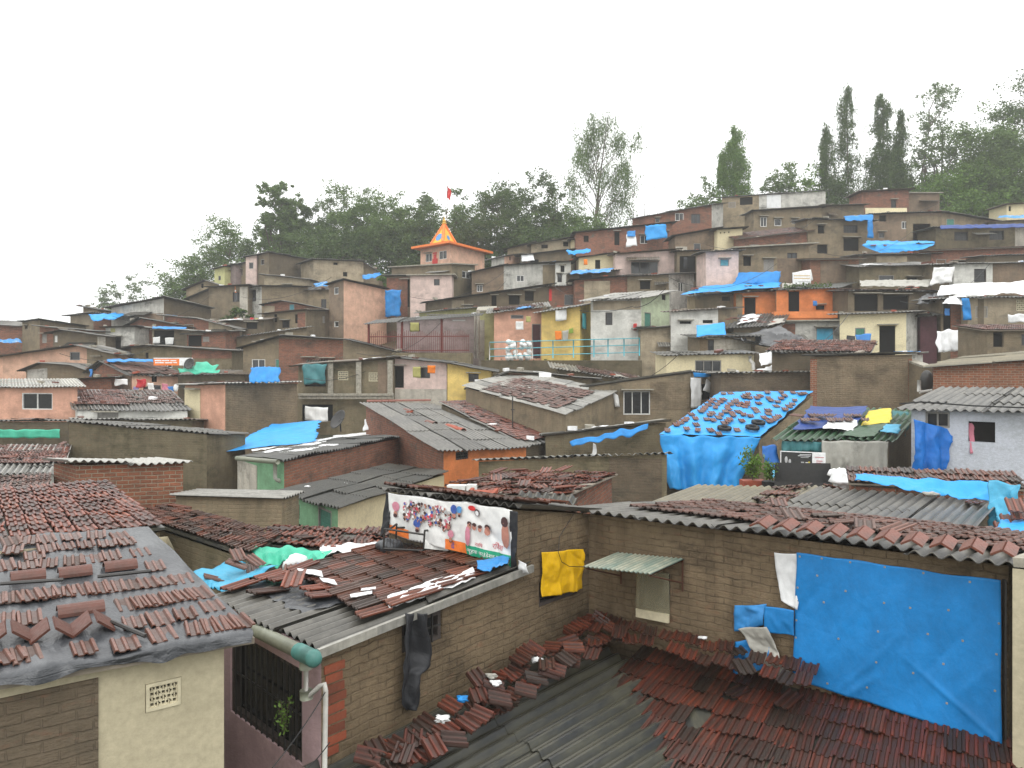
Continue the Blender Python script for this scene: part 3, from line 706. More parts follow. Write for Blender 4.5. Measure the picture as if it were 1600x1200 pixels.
def cloth(name, label, cat, c, mat, amp=.03, sc=2.5, sag=0, edge=.04, fold=0, group=None, res=None, parent=None, foldn=5, nrm=None, th=.006, lift=0, ncr=9):
    if not isinstance(c[0], Vector): WARP[0] = c[0][0] < 1030
    c = [(P(*x) if not isinstance(x, Vector) else x)+Vector((0, 0, lift)) for x in c]; WARP[0] = None; seed = hash_s(label or name+str(c[0]))%97
    fn, W_, H_ = cloth_fn(c, amp, sc, seed, sag, edge, fold, nrm, foldn, ncr)
    r_ = res or max(.02, c[0].y/400)
    nu = max(5, min(90, int(W_/r_))); nv = max(5, min(90, int(H_/r_))); mb = MB(); mb.grid(fn, nu, nv, (W_, H_))
    o = part(name, mb, mat, parent, True) if parent else single(name, mb, mat, label, cat, group, True)
    md = o.modifiers.new('thickness', 'SOLIDIFY'); md.thickness = th; md.offset = -1
    return o, fn

def surf_hit(fn, px, py, lo=0.0, hi=1.0):
    """point of a surface fn(u, v) that the photo shows at px, py"""
    tx, tz = (px-800)/F, (HY-py)/F; best = None; cu = cv = .5; w = .5
    for it in range(7):
        b = None
        for i in range(9):
            for j in range(9):
                u = min(hi, max(lo, cu+w*(i/4-1))); v = min(hi, max(lo, cv+w*(j/4-1))); p = fn(u, v); e = (p.x/p.y-tx)**2+(p.z/p.y-tz)**2
                if b is None or e < b[0]: b = (e, u, v, p)
        cu, cv = b[1], b[2]; w *= .35; best = b
    return best[3], best[1], best[2]
# ================================================================ NEAR HOUSES
def seg(X, Y, s): return X+(Y-X)*s
# -- black plastic roof, lower left
H('small cream fronted house with a pierced vent block under the black plastic roof', [(-110, 1092, 5.55), (350, 1012, 6.75), (262, 838, 9.4)], 'cream_smooth', 'cream_smooth',
  roof=None, h=3.4, f=[('f', 'jali', 227, 1063, 283, 1107), ('f', 'panel', -110, 1085, 153, 1300, 'smeared_brick_dark', 'bare_brick_skin')], name='painted_house')
EAVE = [Vector((-5.3, 4.6, -2.30)), P(398, 1000, 6.75), P(232, 832, 9.6), Vector((-7.6, 7.9, -2.05))]
# -- middle house with tiled roof, pink front and cement side
A2, B2, C2 = Vector((-3.42, 9.3, -2.80)), Vector((-1.80, 7.55, -2.76)), Vector((0.06, 9.83, -2.62))
H('house with pink barred window front and rough cement side below the banner', [(338, 938, 9.3), (502, 1019, 7.55), (812, 893, 9.83)], 'lilac_pink', 'smeared_brick',
  roof=None, h=3.6, f=[('f', 'grille', 360, 1012, 472, 1150), ('s', 'grille', 628, 945, 691, 1010)], name='painted_house')
# -- tall inner-corner houses
H('cement walled house in the inner corner with the photo banner along its left edge', [(608, 770, 11.35), (808, 797, 9.83), (920, 803, 11.0)], 'cement_dark', 'smeared_brick', roof='sheet_grey', over=.1,
  h=4.5, f=[('s', 'win:frame_dark', 842, 900, 904, 938)], patch=[(.02, .0, .98, .62, 'tile_brown', .12)], name='cement_house')
H('long rough brick house carrying the tin awning and the largest blue tarp', [(920, 803, 11.0), (1576, 884, 8.0), (1640, 849, 10.2)], 'smeared_brick', 'smeared_brick', roof='sheet_grey', over=.22, direc='v',
  h=4.4, f=[('f', 'win:frame_dark', 998, 893, 1047, 958)], patch=[(.10, .22, 1.0, 1.0, 'tile_dusty', .01, -1, .9)], name='brick_house', roofrough=1.6)
H('cream plastered house corner cut off by the right edge of the photo', [(1582, 888, 7.7), (1760, 905, 7.0)], 'cream_smooth', roof='slab', over=0, rise=0, h=5, back=.8)
# -- foreground roofs in the courtyard
def roofhouse(label, c, kind, zb, wallm='cement_dark', **kw):
    cen = sum(c, Vector())/4; r = root('roofed_room', (cen.x, cen.y, zb), label, 'house')
    GP.append((cen.x, cen.y, zb)); mb = MB()
    for i in range(4):
        a, b = c[i]*.96+cen*.04, c[(i+1) % 4]*.96+cen*.04
        mb.quad(Vector((a.x, a.y, zb-1)), Vector((b.x, b.y, zb-1)), b-Vector((0, 0, .08)), a-Vector((0, 0, .08)))
    part('wall', mb, wallm, r); q = MB()
    if kind.startswith('tile'):
        d_ = MB(); slab(d_, c, .04); part('roof_deck', d_, 'sheet_charcoal', r); tile_field(q, c, **kw)
    else: corr(q, c, **kw)
    part('roof', q, kind, r); return r
F1 = [P(478, 1200, 7.5), P(700, 1445, 6.2), P(1160, 1140, 9.2), P(905, 988, 10.85)]
roofhouse('dark mossy corrugated roof lowest in the photo centre', F1, 'sheet_charcoal', -6.6, pitch=.146, slen=2.3)
F2 = [P(790, 1245, 8.3), P(1700, 1430, 6.3), P(1640, 1172, 7.85), P(1005, 1012, 10.5)]
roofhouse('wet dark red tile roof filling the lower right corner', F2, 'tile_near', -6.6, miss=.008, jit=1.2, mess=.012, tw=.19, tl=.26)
# row of tiles along the foot of both walls
F3 = [Vector((-1.45, 7.45, -3.78)), Vector((-1.15, 7.15, -3.90)), Vector((1.45, 10.25, -3.58)), Vector((1.0, 10.85, -3.48))]
mb = MB(); tile_field(mb, [F3[1], F3[2], F3[3], F3[0]], miss=.1, jit=4, mess=.35, tw=.18, tl=.2); tile_field(mb, [x+Vector((0, 0, .06)) for x in (F3[1], F3[2], F3[3], F3[0])], miss=.4, jit=5, mess=.6, tw=.18, tl=.2)
single('tile_heap', mb, 'tile_near', 'jumbled broken red tiles heaped along the foot of the cement wall below the black cloth', 'roof tiles')
mb = MB(); c_ = [Vector((.95, 10.25, -3.53)), Vector((3.2, 8.6, -3.60)), Vector((3.5, 9.0, -3.47)), Vector((1.15, 10.85, -3.45))]
tile_field(mb, c_, miss=.06, jit=2.5, mess=.15, tw=.19, tl=.2)
single('tile_heap', mb, 'tile_near', 'loose rows of red tiles along the foot of the wall below the tin awning', 'roof tiles')

# -- left foreground tile roofs
c_ = [P(-60, 850, 10.6), P(258, 824, 11.2), P(165, 752, 15.2), P(-60, 770, 14.2)]
roofhouse('wide weathered red tile roof behind the black plastic roof at the left edge', c_, 'tile_red', -5.4, miss=.01, jit=.75, mess=.01, tw=.24, tl=.36)
c_ = [P(205, 806, 13.0), P(392, 868, 10.6), P(440, 838, 12.0), P(262, 790, 15.0)]
roofhouse('narrow sagging red tile roof running from the brick box toward the green tarp', c_, 'tile_brown', -5.2, wallm='cement_mossy', miss=.02, jit=1.2, mess=.02)
c_ = [P(392, 848, 11.5), P(620, 872, 11.4), P(640, 832, 13.6), P(428, 822, 13.8)]
roofhouse('low red tile roof with white plastic edge left of the banner', c_, 'tile_red', -5.2, miss=.05, jit=1.6, mess=.05)
c_ = [P(-70, 783, 15.0), P(78, 762, 16.0), P(78, 742, 18.0), P(-70, 748, 17.5)]
roofhouse('pale dusty tile roof at the left edge below the green strip', c_, 'tile_dusty', -5.2, miss=.04, jit=1.6)
H('bare red brick box with a white wavy sheet on top', [(84, 724, 17.6), (119, 727, 16.6), (286, 723, 17.2)], 'brick', 'brick', roof='sheet_white', over=.18, rise=0, h=2.3, roofrough=2)
H('low cement wall house with pale ribbed sheet right of the brick box', [(275, 775, 16.6), (440, 780, 16.4)], 'cement', roof='sheet_light', back=1.0, rise=-.06, direc='u', over=.08, h=2.5)
H('mossy cement house with a thin sloping roof line behind the brick box', [(108, 660, 24.5), (323, 679, 24.0)], 'cement_mossy', roof='sheet_grey', rise='e', back=3, h=3.0, over=.1)
H('red tile roofed hut at the left edge with grey wavy eave', [(-60, 742, 21), (84, 741, 21), (100, 700, 24.5)], 'white_stained', roof='sheet_light', h=3, patch=[(0, .28, 1, 1.0, 'tile_red', .05)])
H('cement wall hut with a green cloth strip at the left edge', [(-80, 659, 29), (107, 659, 29)], 'cement_dark', roof='sheet_grey', rise='e', h=3.2, over=.15)
H('salmon pink house with white wavy roof at the left edge', [(-90, 607, 35), (121, 605, 33.5), (108, 594, 39)], 'peach_warm', roof='sheet_white', h=4,
  f=[('f', 'win2:frame_white', 34, 614, 82, 640)])
H('white walled house under grey plastic and red tiles beside the salmon pink house', [(121, 641, 32), (293, 642, 31.5), (262, 613, 37)], 'white', roof='sheet_grey', h=3, f=[('f', 'shut:frame_grey', 152, 645, 185, 656)],
  patch=[(.03, .22, .5, 1, 'tile_red', .05), (.5, .3, .98, 1, 'tile_dusty', .25)])
H('low lean-to with thin sheet in front of the white walled house', [(122, 656, 30), (300, 657, 30)], 'cement_mossy', roof='sheet_light', back=1.5, rise='e', h=3)
H('tall house with peach corner, yellow doorway and rough brick side', [(289, 602, 32.5), (352, 601, 30.5), (464, 599, 34)], 'peach_warm', 'smeared_brick_mid', roof='sheet_light', h=3.2, over=.3, rise=0,
  f=[('f', 'panel', 289, 606, 313, 700, 'cream', 'doorway_surround'), ('f', 'shut:wood_blue', 299, 610, 311, 640)], patch=[(.05, .1, .9, .9, 'tile_dim', .35)])
# -- green house group
H('long brick house with pale green end wall and white strips on its dark roof', [(372, 716, 23.0), (444, 722, 20.5), (628, 684, 26.5)], 'green', 'brick_old', roof='sheet_dark', h=2.2, over=.2,
  f=[('f', 'panel', 372, 722, 402, 800, 'peeling', 'pale_wall_strip'), ('f', 'open', 376, 733, 386, 752)], roofrough=1.4)
H('white and pale green house under the long dark corrugated roof', [(438, 772, 19.5), (528, 795, 17.2), (694, 742, 22.0)], 'green', 'cream', roof='sheet_dark', over=.2, h=2.4,
  f=[('f', 'win:frame_dark', 452, 785, 468, 808), ('f', 'open', 452, 815, 470, 828), ('f', 'door:wood_green', 497, 786, 518, 840)])
H('large grey corrugated roof house with brick gable and orange front', [(572, 634, 30), (693, 704, 22.8), (822, 699, 25)], 'brick_old', 'orange', roof='sheet_grey', over=.28, h=2.3, direc='v' if 0 else 'u', zb=-5.2,
  f=[('s', 'grille', 712, 704, 732, 718)])
H('lower tiled continuation of the large corrugated roof, right of its grey slope', [(690, 632, 31.5), (822, 697, 25.2), (868, 690, 26.6)], 'cement_dark', 'cement_dark', roof='sheet_grey', over=.12, h=2.6, direc='u', patch=[(.0, .02, .95, .98, 'tile_red', .05)])
H('cement house with long sloping patched tile roof beside the white framed window house', [(728, 606, 33), (884, 648, 26), (960, 612, 31)], 'cement', 'cement', roof='sheet_light', over=.2, h=3.0, direc='u', zb=-4.8,
  patch=[(.15, .05, .9, .75, 'tile_dusty', .18)])
H('low house with orange gable band behind the sloping patched tile roof', [(738, 604, 37), (925, 592, 37)], 'cement', roof='sheet_grey', prof=[(795, 581)], back=2.5, rise=.0, h=3, f=[('f', 'panel', 795, 583, 850, 602, 'brick_old', 'brick_skin')])
H('cement hut with small dusty tile roof below the cyan railing', [(872, 577, 38), (1000, 597, 38)], 'cement_mossy', roof='sheet_light', back=3, rise=.25, h=3, direc='v', patch=[(.3, .1, .95, .95, 'tile_dusty', .2)])
H('plastered brick house with the white framed three pane window', [(920, 604, 31), (1078, 583, 31), (1128, 588, 33)], 'cement', 'cement', roof='sheet_light', over=.22, h=3.0, rise=0, direc='u', zb=-4.4,
  f=[('f', 'win3:frame_white', 974, 611, 1016, 648), ('f', 'panel', 1016, 596, 1077, 640, 'smeared_brick_mid', 'rough_plaster'), ('s', 'open', 1096, 600, 1112, 625)])
H('cement house with a rolled blue tarp hanging under its eave', [(853, 681, 25.5), (1040, 661, 25.5)], 'cement_mossy', roof='sheet_light', back=2.5, rise='e', h=2.6, direc='u', over=.18)
H('mossy cement and brick house left of the blue tarp house', [(748, 721, 22), (1042, 710, 21.5)], 'cement_mossy', roof='sheet_light', back=2, rise='e', h=2.6, direc='v', over=.15,
  f=[('f', 'panel', 952, 716, 1034, 800, 'smeared_brick_dark', 'brick_skin')])
H('jumbled red tile roof house with a brick end, behind the banner', [(668, 775, 15.0), (876, 778, 14.2), (956, 744, 18.5)], 'brick_old', 'brick_old', roof='tile_red', over=.12, h=2.0, tiles=dict(miss=.08, jit=3, mess=.14))
# -- blue tarp house
H('cement house under the big blue tarp with rows of tiles and tyres', [(1036, 684, 27.5), (1186, 688, 27.5), (1270, 619, 32)], 'cement_dark', 'cement', roof=None, h=2.6)
H('low dark brick wall house behind the tiled blue tarp', [(1126, 584, 36), (1272, 582, 36)], 'smeared_brick_dark', roof='sheet_light', back=2.0, rise='e', h=3)
H('blank plastered brick house with red brick quoins above the navy tarp', [(1266, 557, 34), (1425, 554, 34), (1442, 554, 35.5)], 'smeared_brick_mid', 'white_stained', roof='sheet_grey', rise=0, h=3.2, over=.25,
  f=[('f', 'panel', 1266, 561, 1276, 640, 'brick', 'brick_quoin'), ('f', 'panel', 1419, 561, 1425, 625, 'brick', 'brick_quoin')])
H('long bare brick house under a mossy corrugated roof at the right edge', [(1458, 574, 29), (1660, 560, 27.5), (1690, 546, 32)], 'brick', roof='sheet_yellowed', h=2.8, over=.2)
H('narrow dark gap room with a white pipe, left of the long bare brick house', [(1441, 575, 33), (1457, 575, 33)], 'cement_dark', roof='slab', over=0, back=2, h=3)
H('whitewashed house with a pink cloth at its window at the right edge', [(1424, 640, 22), (1660, 646, 20), (1690, 612, 24)], 'white_blue', roof='sheet_grey', over=.3, h=2.6,
  f=[('f', 'open', 1513, 659, 1555, 691), ('f', 'win2:frame_grey', 1446, 641, 1484, 668)])
H('patchwork shack under navy, yellow and green plastic sheets', [(1222, 686, 23), (1388, 690, 22.6), (1426, 645, 26.5)], 'cement_dark', 'cement_dark', roof='sheet_green', over=.2, h=2.4, rise=0)
H('black walled water box room in front of the small cyan roof', [(1210, 752, 18.6), (1300, 754, 18.2)], 'black_board', roof=None, back=.7, h=1.6)
H('mossy yellowed corrugated roof with tile patches at the foot of the blue tarp house', [(1000, 800, 15.6), (1240, 808, 13.8), (1300, 766, 17.2)], 'cement_dark', roof='sheet_yellowed', direc='v', over=.1, h=2.2, patch=[(.62, .1, 1.0, .95, 'tile_loose', .35)])
H('grey corrugated roof with a small dark end wall near the right edge', [(1198, 812, 12.9), (1502, 838, 11.6), (1550, 789, 13.9)], 'cement_dark', 'cement_dark', roof='sheet_grey', direc='v', over=.1, h=2.2, patch=[(.84, .5, .98, .85, 'tile_loose', .3)])
H('low room with tarp covered tile edge above the grey corrugated roof', [(1330, 758, 15.2), (1600, 768, 14.2)], 'brick_old', roof='tile_brown', back=1.0, rise=.12, h=2.0, over=.05)
# ================================================================ MID SLOPE
H('brick and cement house with an arched wavy roof line below the colourful laundry', [(380, 543, 46), (620, 550, 46)], 'cement', roof='sheet_dark', prof=[(440, 526), (540, 531)], back=3, rise=0, h=4, f=[('f', 'panel', 436, 529, 536, 600, 'brick_old', 'brick_skin')])
H('ornate mouldy cement house with two pierced windows and pilasters', [(466, 572, 38), (616, 561, 38)], 'cement_mossy', roof='sheet_brown', back=3, rise=.1, h=3.2, direc='u',
  f=[('f', 'jali:jali', 528, 580, 544, 594), ('f', 'jali:jali', 576, 582, 592, 596), ('f', 'open', 476, 578, 509, 604), ('f', 'open', 472, 632, 520, 658)])
H('pale pink balcony house with a dark doorway and open shutters', [(616, 560, 38.5), (698, 567, 38.5)], 'pink', roof='sheet_dark', back=3, rise=.05, h=3.4, direc='u',
  f=[('f', 'open', 614.5, 572, 631, 606), ('f', 'win:frame_dark', 657, 575, 672, 591), ('f', 'panel', 616, 608, 698, 640, 'peeling', 'balcony_wall')])
H('bright yellow narrow house with one barred window beside the pale pink balcony house', [(699, 568, 38.5), (768, 580, 38.5)], 'yellow', roof='sheet_dark', back=3, rise=.05, h=3.2, direc='u', f=[('f', 'grille', 732, 584, 748, 597)])
H('pink walled room behind the red iron fence', [(620, 500, 54), (748, 494, 54)], 'mauve', roof='sheet_dark', back=3, rise=.1, h=3.4, over=.1, f=[('f', 'open', 640, 505, 656, 518), ('f', 'shut:tarp_white', 706, 499, 728, 502)])
H('narrow olive yellow wall at the corner of the lane above the retaining wall', [(748, 487, 52), (772, 486, 52)], 'pale_yellow', roof='slab', over=0, back=2, h=4.2, f=[('f', 'panel', 748, 500, 757, 580, 'peeling', 'peeling_post')])
H('pink room with plastic bottles and a doorway left of the yellow house', [(772, 489, 48), (848, 481, 48)], 'peach_warm', roof='sheet_light', back=4, rise=.5, h=3.3, over=.35, direc='v', patch=[(.1, .2, .9, .9, 'tile_dim', .25)],
  f=[('f', 'door:maroon', 831, 506, 845, 560), ('f', 'win:frame_grey', 798, 492, 818, 498)])
H('yellow house with orange laundry and a white cloth on its front', [(846, 488, 47), (906, 479, 46), (924, 475, 50)], 'yellow', 'yellow', roof='sheet_light', h=3.4, over=.3, rise=0)
H('pale green and white house with barred window beside the yellow house', [(923, 470, 46), (1002, 466, 45), (1046, 456, 50)], 'white', 'pale_green', roof='sheet_light', h=3.8, over=.35,
  f=[('f', 'grille', 946, 488, 957, 508), ('s', 'door:wood_green', 1007, 488, 1017, 512), ('s', 'win:frame_dark', 1034, 460, 1040, 469), ('f', 'panel', 927, 470, 1001, 484, 'cement_pale', 'plaster_band')])
H('blank cement house with pale roof edge right of the cyan railing', [(1001, 514, 44), (1092, 509, 44)], 'cement_pale', roof='sheet_light', back=3, rise=.1, h=3.2, f=[('f', 'open', 1054, 545, 1071, 553)])
H('cement room with barred window under a small square blue tarp', [(1093, 528, 44.5), (1180, 526, 44.5)], 'cement', roof='sheet_dark', back=3, rise=.2, h=2.6, f=[('f', 'grille', 1106, 531, 1120, 548), ('f', 'panel', 1093, 530, 1105, 580, 'smeared_brick', 'brick_skin')])
H('cream house with dark triple window under a grey wavy eave', [(1041, 556, 40), (1178, 553, 40)], 'cream', roof='sheet_grey', back=3, rise=.15, h=3, f=[('f', 'win3:frame_grey', 1086, 563, 1127, 581)])
H('red tile roof house above the white plastic sheets', [(1206, 551, 36), (1352, 553, 36), (1362, 536, 40)], 'cement_dark', roof='sheet_grey', h=2.6, patch=[(.0, .05, 1, 1, 'tile_red', .04)])
H('cream house with black doorway and corrugated hood', [(1312, 492, 46), (1416, 489, 45), (1437, 488, 47.5)], 'cream', 'white_stained', roof='sheet_grey', h=3.6, over=.35, rise=.4,
  f=[('f', 'shut:wood_green', 1336, 512, 1352, 526), ('f', 'open', 1374, 509, 1399, 570)])
H('dark maroon timber wall between the cream house and the white hanging sheet', [(1438, 494, 47), (1464, 492, 47)], 'maroon', roof='sheet_dark', back=2.5, h=4)
H('orange house with open black doorway and balcony slab', [(1213, 454, 53), (1307, 450, 52), (1332, 444, 56)], 'orange', 'cement_dark', roof='sheet_dark', h=2.3, over=.15, rise=0,
  f=[('f', 'open', 1232, 455, 1249, 490), ('f', 'open', 1275, 477, 1288, 484)])
H('white lower storey with a wide cyan window under the orange house', [(1212, 503, 51), (1312, 502, 51)], 'white_stained', roof='slab', back=3, rise=0, h=3, over=.2, f=[('f', 'shut:tarp_cyan', 1275, 512, 1303, 534)])
H('orange painted alcove under the blue tarp roof', [(1150, 458, 54), (1212, 455, 54)], 'orange', roof='sheet_grey', back=2.5, h=4, f=[('f', 'open', 1163, 465, 1181, 500), ('f', 'panel', 1150, 460, 1160, 520, 'cement', 'cement_pier')])
H('cement lean-to under the left part of the blue tarp roof', [(1086, 463, 54.5), (1150, 460, 54.5)], 'cement', roof='sheet_grey', back=2.5, h=3, f=[('f', 'open', 1128, 463, 1141, 470)])
H('white fronted low house with cement side below the blue tarp roof', [(1048, 488, 48), (1122, 483, 48), (1152, 482, 50)], 'white', 'cement', roof='sheet_brown', h=2.8, over=.25, f=[('f', 'open', 1062, 502, 1080, 506), ('f', 'open', 1098, 500, 1114, 505)])
H('debris covered room with crumpled white sheets left of the orange house', [(1146, 512, 48), (1214, 508, 48), (1225, 490, 52)], 'cement_dark', roof='sheet_dark', h=3)
H('dark shaded room under strips of grey plastic above the cream hooded house', [(1325, 455, 50), (1462, 456, 50)], 'cement_dark', roof='sheet_dark', back=2.5, h=3.2, rise=.15, patch=[(0, 0, .95, 1, 'tile_dusty', .5)], f=[('f', 'open', 1335, 460, 1372, 486), ('f', 'open', 1380, 461, 1420, 484)])
H('mould stained cement house under a long grey wavy roof, right of the red brick room', [(1343, 417, 56), (1459, 414, 56)], 'cement_mossy', roof='sheet_grey', back=3.4, rise=.5, h=3, f=[('f', 'win:frame_grey', 1373, 430, 1397, 440)])
H('white painted room with wall coil and barred window', [(1490, 413, 54), (1551, 412, 54)], 'white', roof='sheet_light', back=3, rise=.2, h=3, f=[('f', 'grille', 1522, 420, 1541, 441)])
H('dark recessed room left of the white painted room', [(1456, 414, 54.5), (1490, 413, 54.5)], 'cement_dark', roof='sheet_light', back=3, rise=.2, h=3)
H('plain cement room cut by the right edge beside the white painted room', [(1551, 412, 54), (1660, 411, 54)], 'smeared_brick_far', roof='sheet_light', back=3, rise=.2, h=3)
H('streaked cement house below the long white plastic roof at the right edge', [(1512, 466, 46), (1660, 464, 46)], 'cement_pale', roof='sheet_dark', back=3, rise=.2, h=3.2, f=[('f', 'jali:jali', 1588, 468, 1606, 486), ('f', 'panel', 1528, 467, 1537, 540, 'cement_dark', 'damp_strip')])
H('open dark doorway room with blue clothes below the long white plastic roof', [(1470, 468, 46.5), (1511, 467, 46.5)], 'cement_dark', roof='sheet_light', back=2.5, rise=.1, h=3.4, f=[('f', 'open', 1474, 474, 1502, 516)])
H('brown tile roofed hut at the right edge beside the white hanging sheet', [(1542, 517, 38.5), (1680, 516, 38.5)], 'cement', roof='tile_dim', back=2.5, rise=.3, h=3, f=[('f', 'open', 1552, 519, 1568, 542), ('f', 'win:frame_dark', 1596, 522, 1612, 540)])
# ================================================================ LEFT SLOPE
H('brick house with a striped tarp at the far left edge', [(-60, 505, 62), (35, 510, 62)], 'brick_old', roof='sheet_grey', back=3, h=3.4)
H('tall grey cement house with one small window at the left skyline', [(35, 503, 61), (62, 500, 59), (135, 511, 64)], 'cement', 'cement_dark', roof='sheet_dark', h=4, over=.15, rise=0, f=[('f', 'open', 39, 509, 43, 514)])
H('brick wall house with pale window boards on the left slope', [(62, 511, 57.5), (166, 519, 57.5)], 'brick_old', roof='sheet_grey', back=3, rise=0, h=3.2, f=[('f', 'shut:frame_grey', 66, 522, 73, 536)])
H('low mouldy cement house in front of the brick wall house on the left slope', [(83, 520, 55.5), (166, 525, 55.5)], 'cement_dark', roof='sheet_grey', back=3, prof=[(98, 517)], rise=0, h=3, f=[('f', 'shut:frame_white', 85, 524, 90, 535)])
H('small grey house carrying a blue tarp near the left skyline', [(110, 494, 66), (146, 490, 65), (203, 493, 68)], 'cement_pale', 'brick_old', roof='sheet_grey', h=3, rise=0)
H('tiny box house topmost at the left skyline', [(130, 480, 70), (153, 484, 70)], 'cement', roof='sheet_dark', back=2.5, rise=0, h=3)
H('wide stained whitewashed gable under a curving roof at the left skyline', [(174, 481, 66), (256, 466, 64), (330, 484, 70)], 'white_stained', 'cement_dark', roof='sheet_grey', h=3.6, over=.3)
H('pale dusty roofed hut with brick front right of the stained gable', [(258, 494, 61), (327, 501, 59), (364, 508, 61)], 'brick_old', 'cement_pale', roof='sheet_light', h=3, over=.25)
H('whitewashed brick wall room with yellow splashes', [(165, 512, 57), (210, 511, 57)], 'white_stained', roof='sheet_dark', back=3, rise=0, h=3.2, f=[('f', 'panel', 167, 529, 174, 538, 'pale_yellow', 'yellow_splash'), ('f', 'panel', 173, 513, 180, 519, 'pale_yellow', 'yellow_splash')])
H('brick gable house between the yellow splashed room and the laundry porch', [(203, 507, 60), (300, 512, 60)], 'brick_old', roof='sheet_dark', prof=[(221, 498)], back=3, rise=0, h=3.6)
H('porch room with two white cloths and a thin blue roof edge', [(238, 513, 55), (296, 517, 55)], 'cement_pale', roof='sheet_light', back=3, rise=.05, h=3, f=[('f', 'open', 240, 516, 272, 539)])
H('cement hut with open dark front beside the two white cloths', [(292, 522, 53.5), (352, 518, 53.5)], 'brick_old', roof='sheet_light', back=3, rise=.1, h=3, f=[('f', 'open', 294, 524, 315, 541), ('f', 'shut:frame_grey', 317, 526, 327, 534)])
H('pale green gabled hut above the laundry lines', [(326, 503, 57), (363, 512, 57)], 'cement_pale', roof='sheet_grey', back=3, rise=0, h=3)
H('long low brick house between the pink gable and the orange banner', [(205, 543, 51), (362, 548, 51)], 'cement_mossy', roof='sheet_grey', prof=[(236, 541)], back=3, rise=0, h=3, f=[('f', 'open', 227, 551, 232, 560), ('f', 'panel', 300, 547, 362, 560, 'brick_old', 'brick_skin')])
H('low green stained hut behind the pink gable', [(172, 547, 53), (236, 542, 53)], 'cement_dark', roof='sheet_grey', back=3, rise=.1, h=3)
H('wide salmon gable house with two small windows on the left slope', [(4, 557, 49), (180, 553, 49)], 'peach', roof='sheet_grey', prof=[(122, 541)], back=3, rise=0, h=3.2, over=.35,
  f=[('f', 'win:frame_grey', 109, 550, 125, 563), ('f', 'open', 147, 558, 158, 568), ('f', 'panel', 136, 542, 180, 590, 'cement', 'cement_skin')])
H('long lean-to roof left of the salmon gable', [(-60, 566, 51), (120, 543, 52)], 'peach', roof='sheet_grey', back=3, rise=.0, h=3.4, over=.3)
H('low hut with curved roof and white wall under the salmon gable', [(41, 578, 46), (142, 580, 46)], 'cement', roof='sheet_grey', prof=[(65, 568), (115, 571)], back=3, rise=0, h=3, f=[('f', 'panel', 43, 575, 74, 600, 'white_stained', 'white_wall_skin')])
H('low brick wall hut left of the laundry house', [(108, 594, 42), (174, 591, 42)], 'brick_old', roof='sheet_grey', back=2.5, rise=0, h=3)
H('peach laundry house with brick gable and dull tile roof', [(146, 580, 45.5), (206, 585, 43), (280, 585, 44.5)], 'brick_old', 'peach', roof='sheet_dark', prof=[(166, 565)], h=3, over=.25,
  patch=[(.05, .05, .95, .95, 'tile_dusty', .1)], f=[('s', 'open', 237, 586, 245, 597)])
H('flat room with orange banner and green scraps on top', [(278, 586, 44), (382, 585, 44)], 'cement_dark', roof='sheet_brown', back=3, rise=.15, h=3)
H('cement house with small orange and white board at its roof', [(326, 449, 72), (388, 446, 71)], 'cement', roof='sheet_grey', back=3, rise=0, h=4.2)
H('small cement gable house just under the colourful row', [(291, 452, 76), (346, 447, 76)], 'cement', roof='sheet_grey', prof=[(322, 439)], back=3, rise=0, h=3.5, f=[('f', 'open', 314, 442, 318, 450)])
H('dim lean-to below the small cement gable house', [(296, 466, 72), (330, 452, 72)], 'cement_dark', roof='sheet_grey', back=3, rise=0, h=3.5)
for nm, x0, x1, y0, y1, m_, fx in (('narrow pale yellow house at the left end of the colourful row', 335, 351, 421, 417, 'pale_yellow', (341, 431, 345, 438)),
        ('narrow mauve house second in the colourful row', 351, 368, 417, 414, 'mauve', (356, 423, 361, 432)), ('narrow grey house third in the colourful row', 368, 384, 414, 411, 'cement', (373, 421, 379, 431))):
    H(nm, [(x0, y0, 82), (x1, y1, 81)], m_, roof='sheet_dark', back=4, rise=0, h=4, over=.15, f=[('f', 'win:frame_grey')+fx])
H('pale pink tower house in the colourful row', [(384, 402, 80), (401, 399, 80)], 'pink', roof='sheet_dark', back=4, rise=0, h=5, over=.15, f=[('f', 'win:frame_grey', 389, 410, 396, 420)])
H('tall grey end house of the colourful row with a blank side', [(401, 399, 80), (420, 395, 78), (484, 406, 84)], 'cement', 'cement_dark', roof='sheet_dark', h=5, over=.15, f=[('f', 'win:frame_grey', 407, 405, 413, 414)])
H('cream lean-to below the tall grey end house', [(413, 430, 76), (482, 437, 76)], 'cement_pale', roof='sheet_grey', back=3, rise=0, h=4)
H('wide cement house with two small openings, left of the temple', [(470, 413, 82), (490, 406, 80), (568, 409, 83)], 'cement_pale', 'cement_pale', roof='sheet_grey', h=5, over=.3, f=[('s', 'open', 521, 410, 528, 414), ('s', 'open', 536, 425, 543, 432)])
H('sloping cement annex below the big trees', [(566, 409, 83), (592, 425, 83)], 'cement', roof='sheet_dark', back=3, rise=0, h=4)
H('white balcony house with long cement side', [(388, 449, 72), (409, 447, 70), (482, 449, 73)], 'white_stained', 'cement', roof='sheet_grey', h=4.2, over=.25, f=[('f', 'win2:frame_dark', 392, 453, 400, 471)])
H('cement wall house between the white balcony house and the tall peach wall', [(481, 453, 73), (516, 452, 73)], 'cement', roof='sheet_dark', back=3, rise=.5, h=4)
H('brick gable house with small pale blue door', [(413, 476, 67), (516, 485, 67)], 'brick_old', roof='sheet_grey', prof=[(442, 471)], back=3, rise=0, h=3, f=[('f', 'door:wood_blue', 452, 475, 460, 488)])
